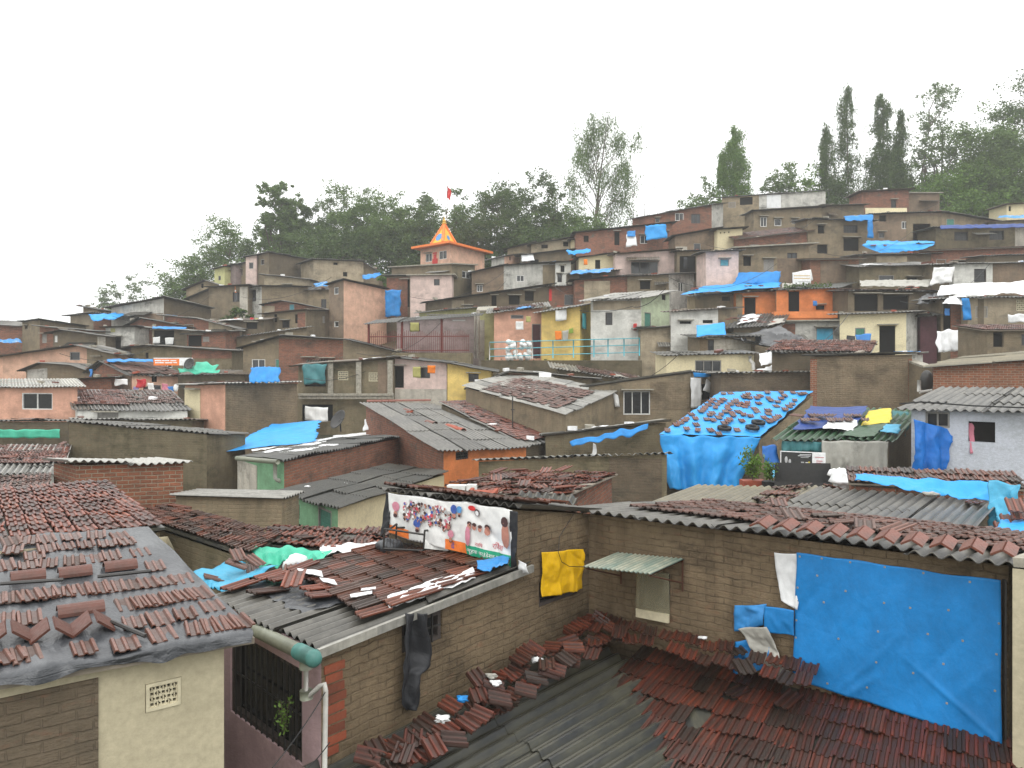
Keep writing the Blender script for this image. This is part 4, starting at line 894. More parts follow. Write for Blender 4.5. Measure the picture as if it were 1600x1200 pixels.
H('cement house with two tall dark windows under the brick gable', [(413, 491, 63), (478, 485, 62), (516, 486, 65)], 'cement', 'cement', roof='sheet_brown', h=3.2, over=.25, rise=0, f=[('f', 'open', 428, 491, 433, 503), ('f', 'open', 461, 491, 465, 505), ('s', 'shut:frame_grey', 504, 494, 508, 505)])
H('long low roofed house with pale sheet edges below the two tall windows', [(352, 530, 56), (480, 512, 58)], 'cement', roof='sheet_light', back=3, rise=.1, h=3, over=.3, direc='v')
H('dark low hut with washing in front, left of the two tall windows', [(340, 503, 60), (412, 500, 60)], 'cement_dark', roof='sheet_brown', back=3, rise=.3, h=3, f=[('f', 'open', 385, 504, 402, 514)])
H('tall house with blank peach side wall and narrow brick front', [(514, 445, 64), (537, 438, 62), (604, 453, 67)], 'smeared_brick_far', 'peach', roof='sheet_dark', h=4.6, over=.2,
  f=[('f', 'win:frame_white', 522, 449, 529, 460), ('f', 'win:frame_white', 522, 502, 529, 511)])
H('pale pink two storey house right of the hanging blue tarp', [(641, 431, 64), (706, 430, 64)], 'pink', roof='slab', back=4, rise=0, h=4.6, over=.15, f=[('f', 'win:frame_dark', 678, 436, 687, 446)])
H('dark recess with stairs between the peach wall and the pale pink house', [(604, 432, 68), (641, 431, 67)], 'cement_dark', roof='sheet_dark', back=3, rise=0, h=5, f=[('f', 'open', 628, 437, 640, 480)])
H('cement parapet house directly under the temple', [(612, 418, 69), (706, 413, 66), (742, 415, 70)], 'cement', 'cement_mossy', roof='slab', h=4.5, over=.12, rise=0, f=[('s', 'win2:frame_white', 722, 424, 735, 435)])
H('cement house with white window beside the parapet house', [(737, 426, 66), (787, 415, 66)], 'smeared_brick_far', roof='sheet_dark', back=3, rise=.1, h=4, f=[('f', 'win2:frame_white', 745, 445, 754, 456)])
H('stained whitewashed house with central window, right of the parapet house', [(787, 415, 66), (868, 411, 66)], 'white_stained', roof='sheet_dark', back=3, rise=.1, h=3.4, f=[('f', 'win2:frame_white', 807, 430, 819, 440), ('f', 'panel', 848, 414, 867, 450, 'cement', 'cement_skin')])
H('narrow white house with two stacked dark windows', [(868, 411, 65), (892, 409, 65)], 'white', roof='sheet_dark', back=3, rise=.1, h=3.4, f=[('f', 'open', 876, 415, 882, 425), ('f', 'win:frame_dark', 871, 428, 878, 441)])
H('long dark house with many openings above the red fence', [(670, 472, 58), (858, 447, 60)], 'cement_dark', roof='sheet_dark', back=3, rise=.1, h=3.2, over=.35, f=[('f', 'open', 768, 462, 776, 478), ('f', 'open', 820, 455, 834, 470), ('f', 'open', 795, 462, 812, 476)])
H('brick house with red post below the narrow white house', [(858, 448, 60), (905, 446, 60)], 'brick_old', roof='sheet_grey', back=3, rise=.1, h=3, f=[('f', 'panel', 858, 452, 862, 470, 'red_paint', 'red_post')])
H('pale roofed row with a yellow strip wall above the red fence', [(655, 489, 56), (755, 480, 56)], 'pale_yellow', roof='sheet_light', back=3, rise=.2, h=3, f=[('f', 'open', 670, 493, 720, 500)])
# ================================================================ UPPER RIGHT SLOPE
H('cement attic house under curved roof sheets right of the temple', [(793, 389, 78), (832, 380, 78)], 'cement', roof='sheet_dark', back=3, rise=.1, h=4)
H('pale low house under layered sheets at the tree line', [(830, 382, 76), (905, 370, 76)], 'cement_pale', roof='sheet_light', back=3, rise=.1, h=4, f=[('f', 'open', 846, 382, 856, 388), ('f', 'open', 880, 378, 888, 385)])
H('peach room with small window beside the white plastic sheet', [(768, 405, 71), (788, 401, 71), (812, 398, 73)], 'white_stained', 'peach', roof='sheet_grey', h=3.5, f=[('s', 'open', 796, 400, 799, 407)])
H('layered dark sheet roof house left of the ochre room', [(812, 399, 71), (893, 391, 71)], 'cement_dark', roof='sheet_grey', back=3, rise=.15, h=4)
H('ochre room with barred window under the tree line', [(893, 375, 74), (943, 369, 74)], 'cream', roof='sheet_dark', back=3, rise=.1, h=4, f=[('f', 'grille', 914, 377, 921, 388), ('f', 'panel', 926, 372, 937, 387, 'orange', 'orange_skin')])
H('mustard room with dark door above the blue topped shelf roof', [(905, 403, 64), (960, 396, 64)], 'cream', roof='sheet_dark', back=3, rise=.1, h=4, f=[('f', 'open', 930, 406, 938, 420)])
H('brick room with green window cloth in the middle of the slope', [(898, 438, 58), (980, 432, 58)], 'brick_old', roof='sheet_dark', back=3, rise=.1, h=3.2, f=[('f', 'shut:cloth_teal', 932, 443, 953, 457)])
H('cement and white house with dark square window next to the brick room', [(980, 432, 58), (1045, 429, 57.5), (1085, 428, 61)], 'cement', 'white_stained', roof='sheet_grey', h=3.4, over=.25, rise=0, f=[('f', 'open', 1000, 439, 1016, 452), ('s', 'win2:frame_white', 1060, 441, 1068, 456)])
H('shelf like roof with blue scraps above the brick room', [(888, 428, 61), (962, 423, 61)], 'cement_dark', roof='sheet_light', back=2.5, rise=.2, h=3, f=[('f', 'open', 905, 429, 925, 440)])
H('pale pink house with a wide broken window under a small awning', [(962, 397, 62), (1058, 391, 62)], 'pink', roof='sheet_brown', back=3, rise=.1, h=4, f=[('f', 'win3:frame_grey', 986, 409, 1028, 428)])
H('dark gap house with hanging clothes between the two pale pink houses', [(1058, 393, 63), (1103, 392, 63)], 'cement_dark', roof='sheet_dark', back=3, rise=.1, h=5, f=[('f', 'open', 1062, 400, 1087, 440), ('f', 'door:wood_green', 1091, 430, 1101, 455)])
H('pinkish white house with small turquoise shutter', [(1103, 394, 58), (1154, 392, 58)], 'pink', roof='sheet_grey', back=3, rise=.1, h=4, f=[('f', 'shut:wood_blue', 1125, 405, 1139, 416)])
H('wide cement house with pale window and overhanging concrete roof', [(1154, 388, 60), (1264, 382, 60)], 'cement', roof='slab', back=3, rise=.1, h=4.2, over=.4, f=[('f', 'shut:frame_grey', 1193, 405, 1209, 423)])
H('small cream block wall with three holes between tile roofs', [(1121, 359, 68), (1160, 357, 68)], 'cream', roof='sheet_dark', back=3, rise=0, h=4.2, f=[('f', 'open', 1125, 362.5, 1127, 365), ('f', 'open', 1131, 362, 1133, 364.5), ('f', 'open', 1138, 361.5, 1140, 364)])
H('brick room with fan shaped patch left of the cream block wall', [(1055, 369, 69), (1121, 358, 69)], 'smeared_brick_far', roof='sheet_dark', back=3, rise=0, h=4)
H('dull red tile roof house below the upper cement row', [(1154, 373, 66), (1264, 361, 66)], 'brick_old', roof='tile_dim', back=3, rise=.75, h=3.6, tiles=dict(miss=.08))
H('brick house with door and square blue tarp on its wall, upper slope', [(900, 364, 72), (1050, 349, 72)], 'brick_old', roof='sheet_dark', back=3, rise=.1, h=4, f=[('f', 'open', 960, 362, 968, 383), ('f', 'open', 912, 368, 920, 378)])
H('long brick house with white framed window on the skyline', [(988, 342, 77), (1112, 320, 76), (1130, 319, 79)], 'brick_old', 'white_stained', roof='sheet_dark', h=4.6, over=.3, f=[('f', 'win2:frame_white', 1055, 333, 1068, 345), ('f', 'win:frame_grey', 1024, 341, 1031, 348)])
H('cement house with white and pale blue panels on the skyline', [(1128, 309, 80), (1186, 305, 79), (1290, 299, 80)], 'cement', 'white_stained', roof='sheet_dark', h=5, over=.3, rise=0,
  f=[('f', 'open', 1156, 308, 1176, 320), ('s', 'panel', 1198, 304, 1220, 325, 'tarp_white', 'white_board')])
H('plain cement house with two square windows below the pale blue panels', [(1178, 330, 74), (1284, 324, 74)], 'cement', roof='sheet_grey', back=3, rise=.1, h=4.2, f=[('f', 'win:frame_white', 1210, 342, 1221, 353), ('f', 'win:frame_grey', 1237, 342, 1246, 350)])
H('two storey cement house with four dark openings on the right slope', [(1262, 343, 66), (1363, 345, 66)], 'cement', roof='sheet_dark', back=3, rise=.2, h=5.5,
  f=[('f', 'open', 1278, 352, 1288, 365), ('f', 'open', 1277, 382, 1293, 396), ('f', 'grille', 1318, 352, 1340, 364), ('f', 'open', 1318, 372, 1342, 392)])
H('low dark roof between the skyline panel house and the top brick room', [(1284, 322, 76), (1350, 320, 76)], 'cement_dark', roof='sheet_brown', back=3, rise=.15, h=4)
H('topmost brick room under flat red edged roof at the right', [(1347, 300, 78), (1420, 297, 78)], 'brick_old', roof='sheet_brown', back=3, rise=0, h=4.5, f=[('f', 'panel', 1352, 325, 1417, 335, 'cream', 'cream_band')])
H('lower brick annex right of the topmost brick room', [(1420, 302, 79), (1468, 302, 79)], 'smeared_brick_far', roof='slab', over=.1, back=3, h=4)
H('brick and sooty cement house below the topmost brick room', [(1363, 335, 69), (1472, 332, 69)], 'smeared_brick_far', roof='sheet_dark', back=3, rise=.1, h=4.4,
  f=[('f', 'open', 1374, 336, 1385, 346), ('f', 'win:frame_grey', 1373, 363, 1382, 372), ('f', 'open', 1434, 362, 1445, 375), ('f', 'panel', 1416, 337, 1471, 400, 'cement', 'cement_skin')])
H('long sloping cement gable at the upper right', [(1472, 332, 74), (1562, 347, 74)], 'cement', roof='sheet_dark', back=3, rise=0, h=4)
H('orange roofed low house at the upper right edge', [(1556, 347, 73), (1680, 341, 73)], 'cement_pale', roof='tile_red', back=3, rise=.4, h=3.5)
H('small pale house under trees at the upper right edge', [(1573, 320, 80), (1680, 314, 80)], 'cream', roof='sheet_brown', back=3, rise=0, h=4, f=[('f', 'open', 1576, 322, 1580, 330)])
H('sooty cement house with two cluttered windows and a blue roof edge', [(1462, 356, 65), (1680, 352, 65)], 'cement_mossy', roof='sheet_dark', back=3, rise=.05, h=4, f=[('f', 'grille', 1491, 362, 1513, 376), ('f', 'grille', 1546, 360, 1569, 375)])
H('brick terrace roof right of the tile dotted blue tarp', [(1455, 392, 60), (1680, 384, 60)], 'brick_old', roof='tile_dim', back=2.5, rise=.25, h=3.5)
H('dim brick strip house under the tile dotted blue tarp', [(1342, 399, 60), (1460, 397, 60)], 'smeared_brick_dark', roof='sheet_grey', back=2.5, rise=.1, h=3.4)
H('square red brick room with green window above the orange house', [(1266, 406, 58), (1342, 405, 58)], 'brick', roof='tile_dim', back=3, rise=.3, h=3.8, f=[('f', 'shut:wood_green', 1283, 430, 1308, 446)])
H('long thin roof house right of the square brick room at the edge', [(1540, 400, 57), (1680, 397, 57)], 'cement_dark', roof='sheet_grey', back=2.5, rise=.1, h=3.4)

# ================================================================ temple
tr = root('temple', P(705, 415, 82), 'small orange hilltop temple with pyramid spire and flat orange eave', 'temple')
tA, tB, tC = P(657, 391, 84), P(703, 386, 80.5), P(757, 391, 87); tD = tA+tC-tB; zt_ = (tA.z+tB.z+tC.z)/3
q = [Vector((p.x, p.y, zt_)) for p in (tA, tB, tC, tD)]; zb_ = zt_-3.4
GP.append((q[0].x, q[0].y, zb_))
def hole_px(X, Y, x0, y0, x1, y1):
    ta, tb = ray_t(X, Y, x0), ray_t(X, Y, x1); Ln = math.hypot(Y.x-X.x, Y.y-X.y); yy = X.y+(Y.y-X.y)*(ta+tb)/2
    return (ta*Ln, (HY-y1)/F*yy, tb*Ln, (HY-y0)/F*yy)
for i in range(4):
    X, Y = q[i], q[(i+1) % 4]; mb = MB(); Ln = math.hypot(Y.x-X.x, Y.y-X.y)
    hl = [hole_px(X, Y, 665, 396, 675, 409), hole_px(X, Y, 686, 392, 698, 405)] if i == 0 else []
    ok, p3 = wall(mb, X, Y, [(0, zt_), (Ln, zt_)], zb_-1, hl); part('wall', mb, 'peach', tr)
    for h_ in ok:
        if h_: opening(tr, 'win2:frame_white', h_, p3)
cen = sum(q, Vector())/4
ov = [cen+(p-cen)*1.28 for p in q]; mb = MB(); slab(mb, [Vector((p.x, p.y, zt_+.22)) for p in ov], .22); part('eave_slab', mb, 'orange_paint', tr)
ov2 = [cen+(p-cen)*.40+Vector((0, 0, .22)) for p in q]; ap = P(694, 350, 82); ap = Vector((P(694, 350, cen.y).x, cen.y, P(694, 350, cen.y).z))
cx = ap.x-cen.x; ov2 = [p+Vector((cx, 0, 0)) for p in ov2]
mb = MB()
for k_ in range(3):
    s_ = 1.12-.06*k_; cc = sum(ov2, Vector())/4; slab(mb, [cc+(p-cc)*s_+Vector((0, 0, .16*(k_+1))) for p in ov2], .16)
part('spire_base', mb, 'orange_paint', tr)
mb = MB(); me2 = MB(); up = Vector((0, 0, .48)); cc = sum(ov2, Vector())/4
for i in range(4):
    a, b = ov2[i]+up, ov2[(i+1) % 4]+up; nz = 6
    pa = [a.lerp(ap, (k/nz)) for k in range(nz+1)]; pb = [b.lerp(ap, k/nz) for k in range(nz+1)]
    for k in range(nz): mb.quad(pa[k], pb[k], pb[k+1].lerp(pa[k+1], .02), pa[k+1])
    me2.tube([a, a.lerp(ap, .97)], .16, 6)
sp = part('spire', mb, 'yellow_paint', tr); part('spire_rib', me2, 'orange_paint', sp)
mb = MB()
for i in (0, 1):
    a, b = ov2[i]+up, ov2[(i+1) % 4]+up; m_ = a.lerp(b, .5).lerp(ap, .3); nn = (b-a).cross(ap-a).normalized(); nn = nn if nn.y < 0 else -nn
    ex = (b-a).normalized(); ey = (ap-(a+b)/2).normalized(); r0 = .5 if i == 0 else .3
    for k in range(10):
        t0, t1 = 6.283*k/10, 6.283*(k+1)/10
        mb.tri(m_+nn*.03, m_+nn*.03+(ex*math.cos(t0)+ey*math.sin(t0))*r0, m_+nn*.03+(ex*math.cos(t1)+ey*math.sin(t1))*r0)
part('medallion', mb, 'blue_paint', sp)
mb = MB(); mb.sphere(ap+Vector((0, 0, .05)), .28, .28, .14); mb.sphere(ap+Vector((0, 0, .3)), .2, .2, .16); mb.tube([ap+Vector((0, 0, .4)), ap+Vector((0, 0, .9))], .1, 6, .01)
part('finial', mb, 'gold', tr, True)
# painted emblem between windows
mb = MB(); X, Y = q[0], q[1]; tdir = (Y-X).normalized(); nn = Vector((tdir.y, -tdir.x, 0))
m_ = X+(Y-X)*ray_t(X, Y, 680); z_ = (HY-412)/F*m_.y
for (w_, za, zb2) in ((.42, 0, .5), (.22, .5, .95), (.3, 1.0, 1.15)):
    b0 = Vector((m_.x, m_.y, z_+za))-tdir*w_+nn*.05; mb.box(b0, tdir*(2*w_), -nn*.04, Vector((0, 0, zb2-za)))
part('painted_emblem', mb, 'red_paint', tr)
mb = MB(); fp = ap+Vector((.25, .3, -1)); mb.tube([fp, fp+Vector((0.05, 0, 5.2))], .035, 5); fo = single('flagpole', mb, 'iron_brown', 'thin pole with a red flag rising behind the temple spire', 'flagpole')
mb = MB(); t_ = fp+Vector((.05, 0, 5.1)); mb.grid(lambda u, v: t_+Vector((.38*u+.06*math.sin(v*6), .12*math.sin(u*5+v*3), -1.2*v-.4*u)), 5, 8)
o = part('flag', mb, 'red_paint', fo, True)
# ================================================================ TARPS, LOOSE TILES, SMALL THINGS
# -- black plastic over the lower left roof, drooping edge
e0, e1, e2, e3 = EAVE
def plas(u, v):
    p = bil([e0, e1, e2, e3], u, max(0, v)); nz = .035*noise.noise(Vector((u*9, v*5, 1)))+.02*abs(noise.noise(Vector((u*16, v*2.2, 5))))
    if v < 0: p += Vector((0, -.03+v*.2, v*.62*(1+.6*noise.noise(Vector((u*14, 0, 2)))))); p += Vector((0, .06*noise.noise(Vector((u*26, v*4, 7))), 0))
    return p+Vector((0, 0, .07+nz))
mb = MB(); mb.grid(lambda u, v: plas(u, v*1.12-.12), 120, 50, (5.5, 3.4))
o = single('plastic_sheet', mb, 'plastic_grey', 'wet black plastic sheet covering the lowest left roof, with loose tiles on it', 'plastic sheet', smooth=True)
mb = MB(); slab(mb, [x+Vector((0, 0, .02)) for x in EAVE], .05)
single('roof_deck', mb, 'wood_grey', 'boarded roof deck under the wet black plastic sheet at lower left', 'roof deck')
def hit(px, py, a, n):
    r = Vector(((px-800)/F, 1, (HY-py)/F)); t = a.dot(n)/r.dot(n); return r*t
def tile_obj(label, group, mat='tile_loose'):
    tm = MB(); add_tile(tm, Vector((0, 0, 0)), Vector((1, 0, 0)), Vector((0, 1, 0)), Vector((0, 0, 1)))
    return tm
TILE_ME = None
def lay_tiles(pts, a, n, eu, label, group, lift=.05, rep=1, tilt=.05, scl=1.0, jit=.12, fn=None, ysc=1.0):
    global TILE_ME
    out = []
    if TILE_ME is None:
        tm = MB(); add_tile(tm, Vector((0, -.2, 0)), Vector((1, 0, 0)), Vector((0, 1, 0)), Vector((0, 0, 1))); TILE_ME = []
        for k in ('tile_loose', 'tile_brown', 'tile_red', 'tile_dusty'):
            me = tm.mesh('roof_tile', (0, 0, 0)); me.materials.append(MATS[k]); TILE_ME.append(me)
    ev = n.cross(eu).normalized()
    if ev.z < 0: ev = -ev
    if eu.cross(ev).dot(n) < 0: eu = -eu
    for (px, py) in pts:
        p = (surf_hit(fn, px, py)[0] if fn else hit(px, py, a, n))+n*lift; o = bpy.data.objects.new('roof_tile', TILE_ME[rnd.choice([0, 0, 0, 1, 1, 3] if not fn else [2, 2, 0, 1])]); C.objects.link(o)
        M = Matrix((eu, ev, n)).transposed(); M = Matrix.Rotation(rnd.gauss(0, jit), 3, n) @ M
        M = M @ Matrix.Rotation(rnd.uniform(-tilt, tilt), 3, 'X')
        o.location = p; o.rotation_euler = M.to_euler(); o.scale = (scl*rnd.uniform(.9, 1.08), scl*ysc*rnd.uniform(.9, 1.08), scl*rnd.uniform(.8, 1.3))
        tag(o, label, 'roof tile', group); out.append(o)
    return out
n_ = (e1-e0).cross(e2-e1).normalized(); n_ = n_ if n_.z > 0 else -n_
pl_n = (e2-e1).cross(e0-e1).normalized(); pl_n = pl_n if pl_n.z > 0 else -pl_n
eu_ = (e1-e0).normalized()
L1 = [(50,170),(135,165),(215,160),(330,148),(450,140),(560,145),(590,172),(60,212),(215,205),(305,195),(400,185),(500,180),(160,240),(130,285),(225,275),(340,265),(430,255),(520,240),(655,225),(725,288),
      (15,290),(990,482),(15,550),(135,540),(625,560),(745,542),(865,520),(920,590),(1000,575),(1055,565),(1115,558),(585,665),(755,620),(390,685),(120,720),(40,725)]
L1 += [(-20+k*79, 448-k*8.6) for k in range(12)] + [(600+k*66, 475-k*11) for k in range(6)]
lay_tiles([(x/3, 800+y/3) for x, y in L1], e1, pl_n, eu_, 'ribbed clay tile lying loose on the black plastic roof at lower left', 'loose clay tiles on the black plastic', lift=.075, jit=.05, scl=.80, ysc=.92)
# half round ridge tiles
def ridge_tile(px, py, a, n, along, label, group=None, w=.42, r=.10, mat='tile_ridge', lift=.07):
    p = hit(px, py, a, n)+n*lift; s_ = along.normalized(); t = n.cross(s_); mb = MB()
    mb.grid(lambda u, v: p+s_*((u-.5)*w)+t*(math.cos(math.pi*v)*r)+n*(math.sin(math.pi*v)*r*.75), 3, 8); mb.grid(lambda u, v: p+s_*((u-.5)*w)+t*(math.cos(math.pi*v)*(r-.016))+n*(math.sin(math.pi*v)*(r-.016)*.75), 3, 8, flip=True)
    for sg in (-.5, .5): mb.grid(lambda u, v: p+s_*(sg*w)+t*(math.cos(math.pi*u)*(r-.016*v))+n*(math.sin(math.pi*u)*(r-.016*v)*.75), 8, 1)
    return single('ridge_tile', mb, mat, label, 'ridge tile', group)
for (x, y, wd) in ((130, 342, .29), (350, 322, .29), (562, 292, .30), (377, 503, .36)):
    ridge_tile(x/3, 800+y/3, e1, pl_n, eu_, 'dark red half round ridge tile on the black plastic roof', 'half round ridge tiles on the black plastic', w=wd)
up_ = pl_n.cross(eu_)
if up_.z < 0: up_ = -up_
for (x, y) in ((432, 588), (238, 622), (38, 640)):
    p = hit(x/3, 800+y/3, e1, pl_n)+pl_n*.08; mb = MB()
    for sg in (-1, 1): mb.box(p+eu_*(.015*sg)+pl_n*.09-up_*.13, (eu_*sg*.13-pl_n*.10), up_*.27, pl_n*.016+eu_*.01*sg)
    single('tented_tile', mb, 'tile_ridge', 'pair of tiles leaning together as a tent on the black plastic roof', 'tented tiles', 'tented tile pairs on the black plastic')
for (xa, ya, xb, yb, lb) in ((0, 386, 296, 365, 'thin dark batten lying across the upper left of the black plastic roof'), (456, 350, 706, 322, 'thin dark batten beside the highest ridge tile on the black plastic roof'), (522, 568, 680, 638, 'short dark stick pointing down the slope of the black plastic roof')):
    mb = MB(); a, b = [hit(x/3, 800+y/3, e1, pl_n)+pl_n*.1 for x, y in ((xa, ya), (xb, yb))]; mb.tube([a, b], .018, 6); single('batten', mb, 'metal_dark', lb, 'batten')
# -- middle house roof: corrugated base, tiles on upper part, gutter
A2p, B2p, C2p = P(330, 936, 9.35), P(493, 1016, 7.5), P(828, 884, 9.95); D2p = P(640, 842, 12.0)
rd = root('sheet_and_tile_roof', (A2p+C2p)/2-Vector((0, 0, .1)), 'big wet brown tile and grey sheet roof below the photo banner', 'roof')
mb = MB(); corr(mb, [A2p, B2p, C2p, D2p], slen=2.2); part('sheet_layer', mb, 'sheet_grey', rd)
cc = [A2p, B2p, C2p, D2p]; upz = Vector((0, 0, .045))
mb = MB(); q4 = [bil(cc, .02, .36)+upz, bil(cc, .97, .20)+upz, bil(cc, .97, 1)+upz, bil(cc, .02, 1)+upz]
tile_field(mb, q4, miss=.015, jit=1.4, mess=.01); part('tile_layer', mb, 'tile_brown', rd)
mb = MB(); tile_field(mb, [bil(cc, .02, .06)+upz, bil(cc, .7, .16)+upz, bil(cc, .9, .34)+upz, bil(cc, .02, .45)+upz], miss=.55, jit=3, mess=.35); part('tile_layer', mb, 'tile_red', rd)
mb = MB(); c3 = [bil(cc, .02, .14), bil(cc, .62, .12), bil(cc, .72, .42), bil(cc, .02, .52)]
mb.grid(lambda u, v: bil(c3, min(1, max(0, u+.05*noise.noise(Vector((v*6, 1, 1))))), v+.06*noise.noise(Vector((u*7, 5, 1))))+Vector((0, 0, .04+.02*noise.noise(Vector((u*8, v*8, 0))))), 40, 30, (2, 1.5))
single('plastic_sheet', mb, 'plastic_grey', 'torn grey plastic sheet under the scattered tiles above the gutter', 'plastic sheet', smooth=True)
# verge board under tile edge
mb = MB(); mb.box(B2p+Vector((0.02, -.03, -.06)), C2p-B2p, Vector((.03, -.03, 0)), Vector((0, 0, .085))); part('verge_board', mb, 'sheet_light', rd)
gt = root('rain_gutter', A2p, 'green grey round rain gutter pipe below the wavy sheet edge', 'gutter')
ga, gb = P(374, 972, 8.8), P(486, 1027, 7.34); mb = MB(); mb.tube([ga, gb], .068, 12); part('pipe', mb, 'pipe_grey', gt, True)
mb = MB(); mb.tube([gb-(gb-ga).normalized()*.28, gb+(gb-ga).normalized()*.05], .078, 12); mb.sphere(gb+(gb-ga).normalized()*.05, .082, .082, .082); part('end_cap', mb, 'pipe_green', gt, True)
dp = root('drain_pipe', P(478, 1060, 7.6), 'white and grey drain pipe with elbow on the pink wall', 'drain pipe')
mb = MB(); mb.tube([P(478, 1028, 7.48), P(478, 1045, 7.48)], .06, 10); part('coupling', mb, 'pipe_grey', dp, True)
mb = MB(); mb.tube([P(478, 1078, 7.48), P(479, 1092, 7.48)], .06, 10); part('coupling', mb, 'pipe_grey', dp, True)
mb = MB(); mb.tube([P(478, 1040, 7.47), P(478, 1085, 7.47), P(484, 1087, 7.45), P(500, 1072, 7.4), P(507, 1069, 7.38), P(509, 1080, 7.38), P(506, 1300, 7.38)], .024, 9); part('pipe', mb, 'pvc', dp, True)
# brick quoin at the corner, mortar scraps
mb = MB()
wd = (C2-B2); wd.z = 0; wd.normalize(); wn_ = Vector((wd.y, -wd.x, 0))
for k in range(30):
    z = -2.98-k*.098; w_ = rnd.choice((.20, .24, .13, .22, .27)); off = rnd.uniform(0, .05)+.03
    if k > 1 and rnd.random() < .14: continue
    mb.box(Vector((B2.x, B2.y, z))+wd*off+wn_*(-.02), wd*w_, wn_*(.032+rnd.uniform(0, .015)), Vector((0, 0, .078)))
single('brick_quoin', mb, 'brick_piece', 'column of exposed red bricks at the corner of the pink and cement walls', 'bricks')
# -- black cloth hanging in front of the window
wallp = lambda px, py, off=.12: (lambda t: Vector((B2.x+(C2.x-B2.x)*t, B2.y+(C2.y-B2.y)*t, (HY-py)/F*(B2.y+(C2.y-B2.y)*t)))+wn_*off)(ray_t(B2, C2, px))
mb = MB(); pr = [(0, 622, 655), (.2, 619, 658), (.42, 618, 668), (.56, 616, 665), (.62, 616, 650), (.8, 612, 648), (.93, 613, 648), (1, 622, 640)]
def bc(u, v):
    for (a, x0, x1), (b, y0, y1) in zip(pr, pr[1:]):
        if v <= b+1e-6: k = (v-a)/(b-a); xa, xb = x0+(y0-x0)*k, x1+(y1-x1)*k; break
    p = wallp(xa+(xb-xa)*u, 955+150*v, .10); return p+wn_*(.05*math.sin(u*9+2*v+2*noise.noise(Vector((u*2, v*3, 4))))+.03*noise.noise(Vector((u*5, v*6, 1))))
mb.grid(bc, 26, 60, (.5, 1.4)); o = single('black_cloth', mb, 'cloth_black', 'long black cloth hanging twisted from the eave beside the barred window', 'cloth', smooth=True)
md = o.modifiers.new('t', 'SOLIDIFY'); md.thickness = .006
# -- inner corner: walls P (x 808-920) and Q (920-1576)
PA, PB = P(808, 797, 9.83), P(920, 803, 11.0); QB = P(1576, 884, 8.0)
def onw(X, Y, px, py, off):
    t = ray_t(X, Y, px); y = X.y+(Y.y-X.y)*t; d = Vector((Y.x-X.x, Y.y-X.y, 0)).normalized(); return Vector((X.x+(Y.x-X.x)*t, y, (HY-py)/F*y))+Vector((d.y, -d.x, 0))*off
pw = lambda x, y, o=.05: onw(PA, PB, x, y, o); qw = lambda x, y, o=.05: onw(PB, QB, x, y, o)
cloth('window_cloth', 'bright yellow quilted cloth hung over the window in the inner corner', 'cloth', [pw(841, 862), pw(906, 857), pw(906, 919), pw(842, 933)], 'cloth_yellow', amp=.035, sc=3.5, edge=.02, res=.018)
# banner along the left edge wall of P
BL, BR = P(608, 770, 11.35), P(808, 797, 9.83)
bw = lambda x, y, o=.06: onw(BL, BR, x, y, o)
# banner cloth: top follows roof, bottom lies on tile roof
bo, bfn = cloth('photo_banner', 'crumpled white printed banner with small portraits and red, orange and green lettering bands', 'banner', [bw(612, 769), bw(806, 795), bw(806, 886), bw(612, 832)], 'cloth_white', amp=.035, sc=2.2, edge=.03, res=.02)
def on_ban(u, v): return bfn(u, v, .012 if bfn(0, 0, .01).y < bfn(0, 0, 0).y else .012)
s0 = bfn(.5, .5, .01)-bfn(.5, .5, 0); BOFF = .010 if s0.y < 0 else -.010
class Pr:
    def __init__(s): s.m = {}
    def ell(s, u, v, ru, rv, mat):
        mb = s.m.setdefault(mat, MB()); n0 = len(mb.v); k = 9; off = BOFF*(1+.25*len(s.m)+rnd.random()*.3)
        mb.v.append(tuple(bfn(u, v, off)))
        for i in range(k): mb.v.append(tuple(bfn(min(.999, max(.001, u+ru*math.cos(6.283*i/k))), min(.999, max(.001, v+rv*math.sin(6.283*i/k))), off)))
        for i in range(k): mb.f.append((n0, n0+1+i, n0+1+(i+1) % k)); mb.uv.append(None)
    def band(s, u0, v0, u1, v1, mat, off=1.0, nu=14, nv=4, sk=0):
        mb = s.m.setdefault(mat, MB()); mb.grid(lambda a, b: bfn(u0+(u1-u0)*a, v0+(v1-v0)*b+sk*a, BOFF*off), nu, nv)
pr_ = Pr(); R_ = random.Random(3)
pr_.band(.03, .0, .97, .0+.0001, 'print_grey')
def face(u, v, s, cloth_, flip=1):
    pr_.ell(u, v-.045*s*flip, .016*s, .055*s, cloth_); pr_.ell(u, v+.03*s*flip, .0085*s, .03*s, 'print_skin'); pr_.ell(u, v+.05*s*flip, .0088*s, .022*s, 'print_dark')
face(.07, .40, 2.2, 'print_pink')
for i in range(150):
    u = .15+.40*R_.random(); v = .13+.52*R_.random()*(.75+.3*u); face(u, v, R_.uniform(.42, .8), R_.choice(['print_red', 'print_pink', 'print_white', 'print_skin', 'print_navy', 'print_grey', 'print_dark', 'print_white', 'print_dark']))
face(.575, .22, 1.7, 'print_navy'); face(.62, .2, 1.3, 'blue_paint'); face(.55, .72, 1.5, 'print_pink'); face(.27, .66, 1.7, 'print_navy')
for u, v, s in ((.735, .42, 1.3), (.775, .43, 1.2), (.825, .44, 1.9), (.70, .42, 1.5)): pr_.ell(u, v+.01, .011*s, .045*s, 'print_skin'); pr_.ell(u, v-.03*s, .012*s, .028*s, 'print_dark')
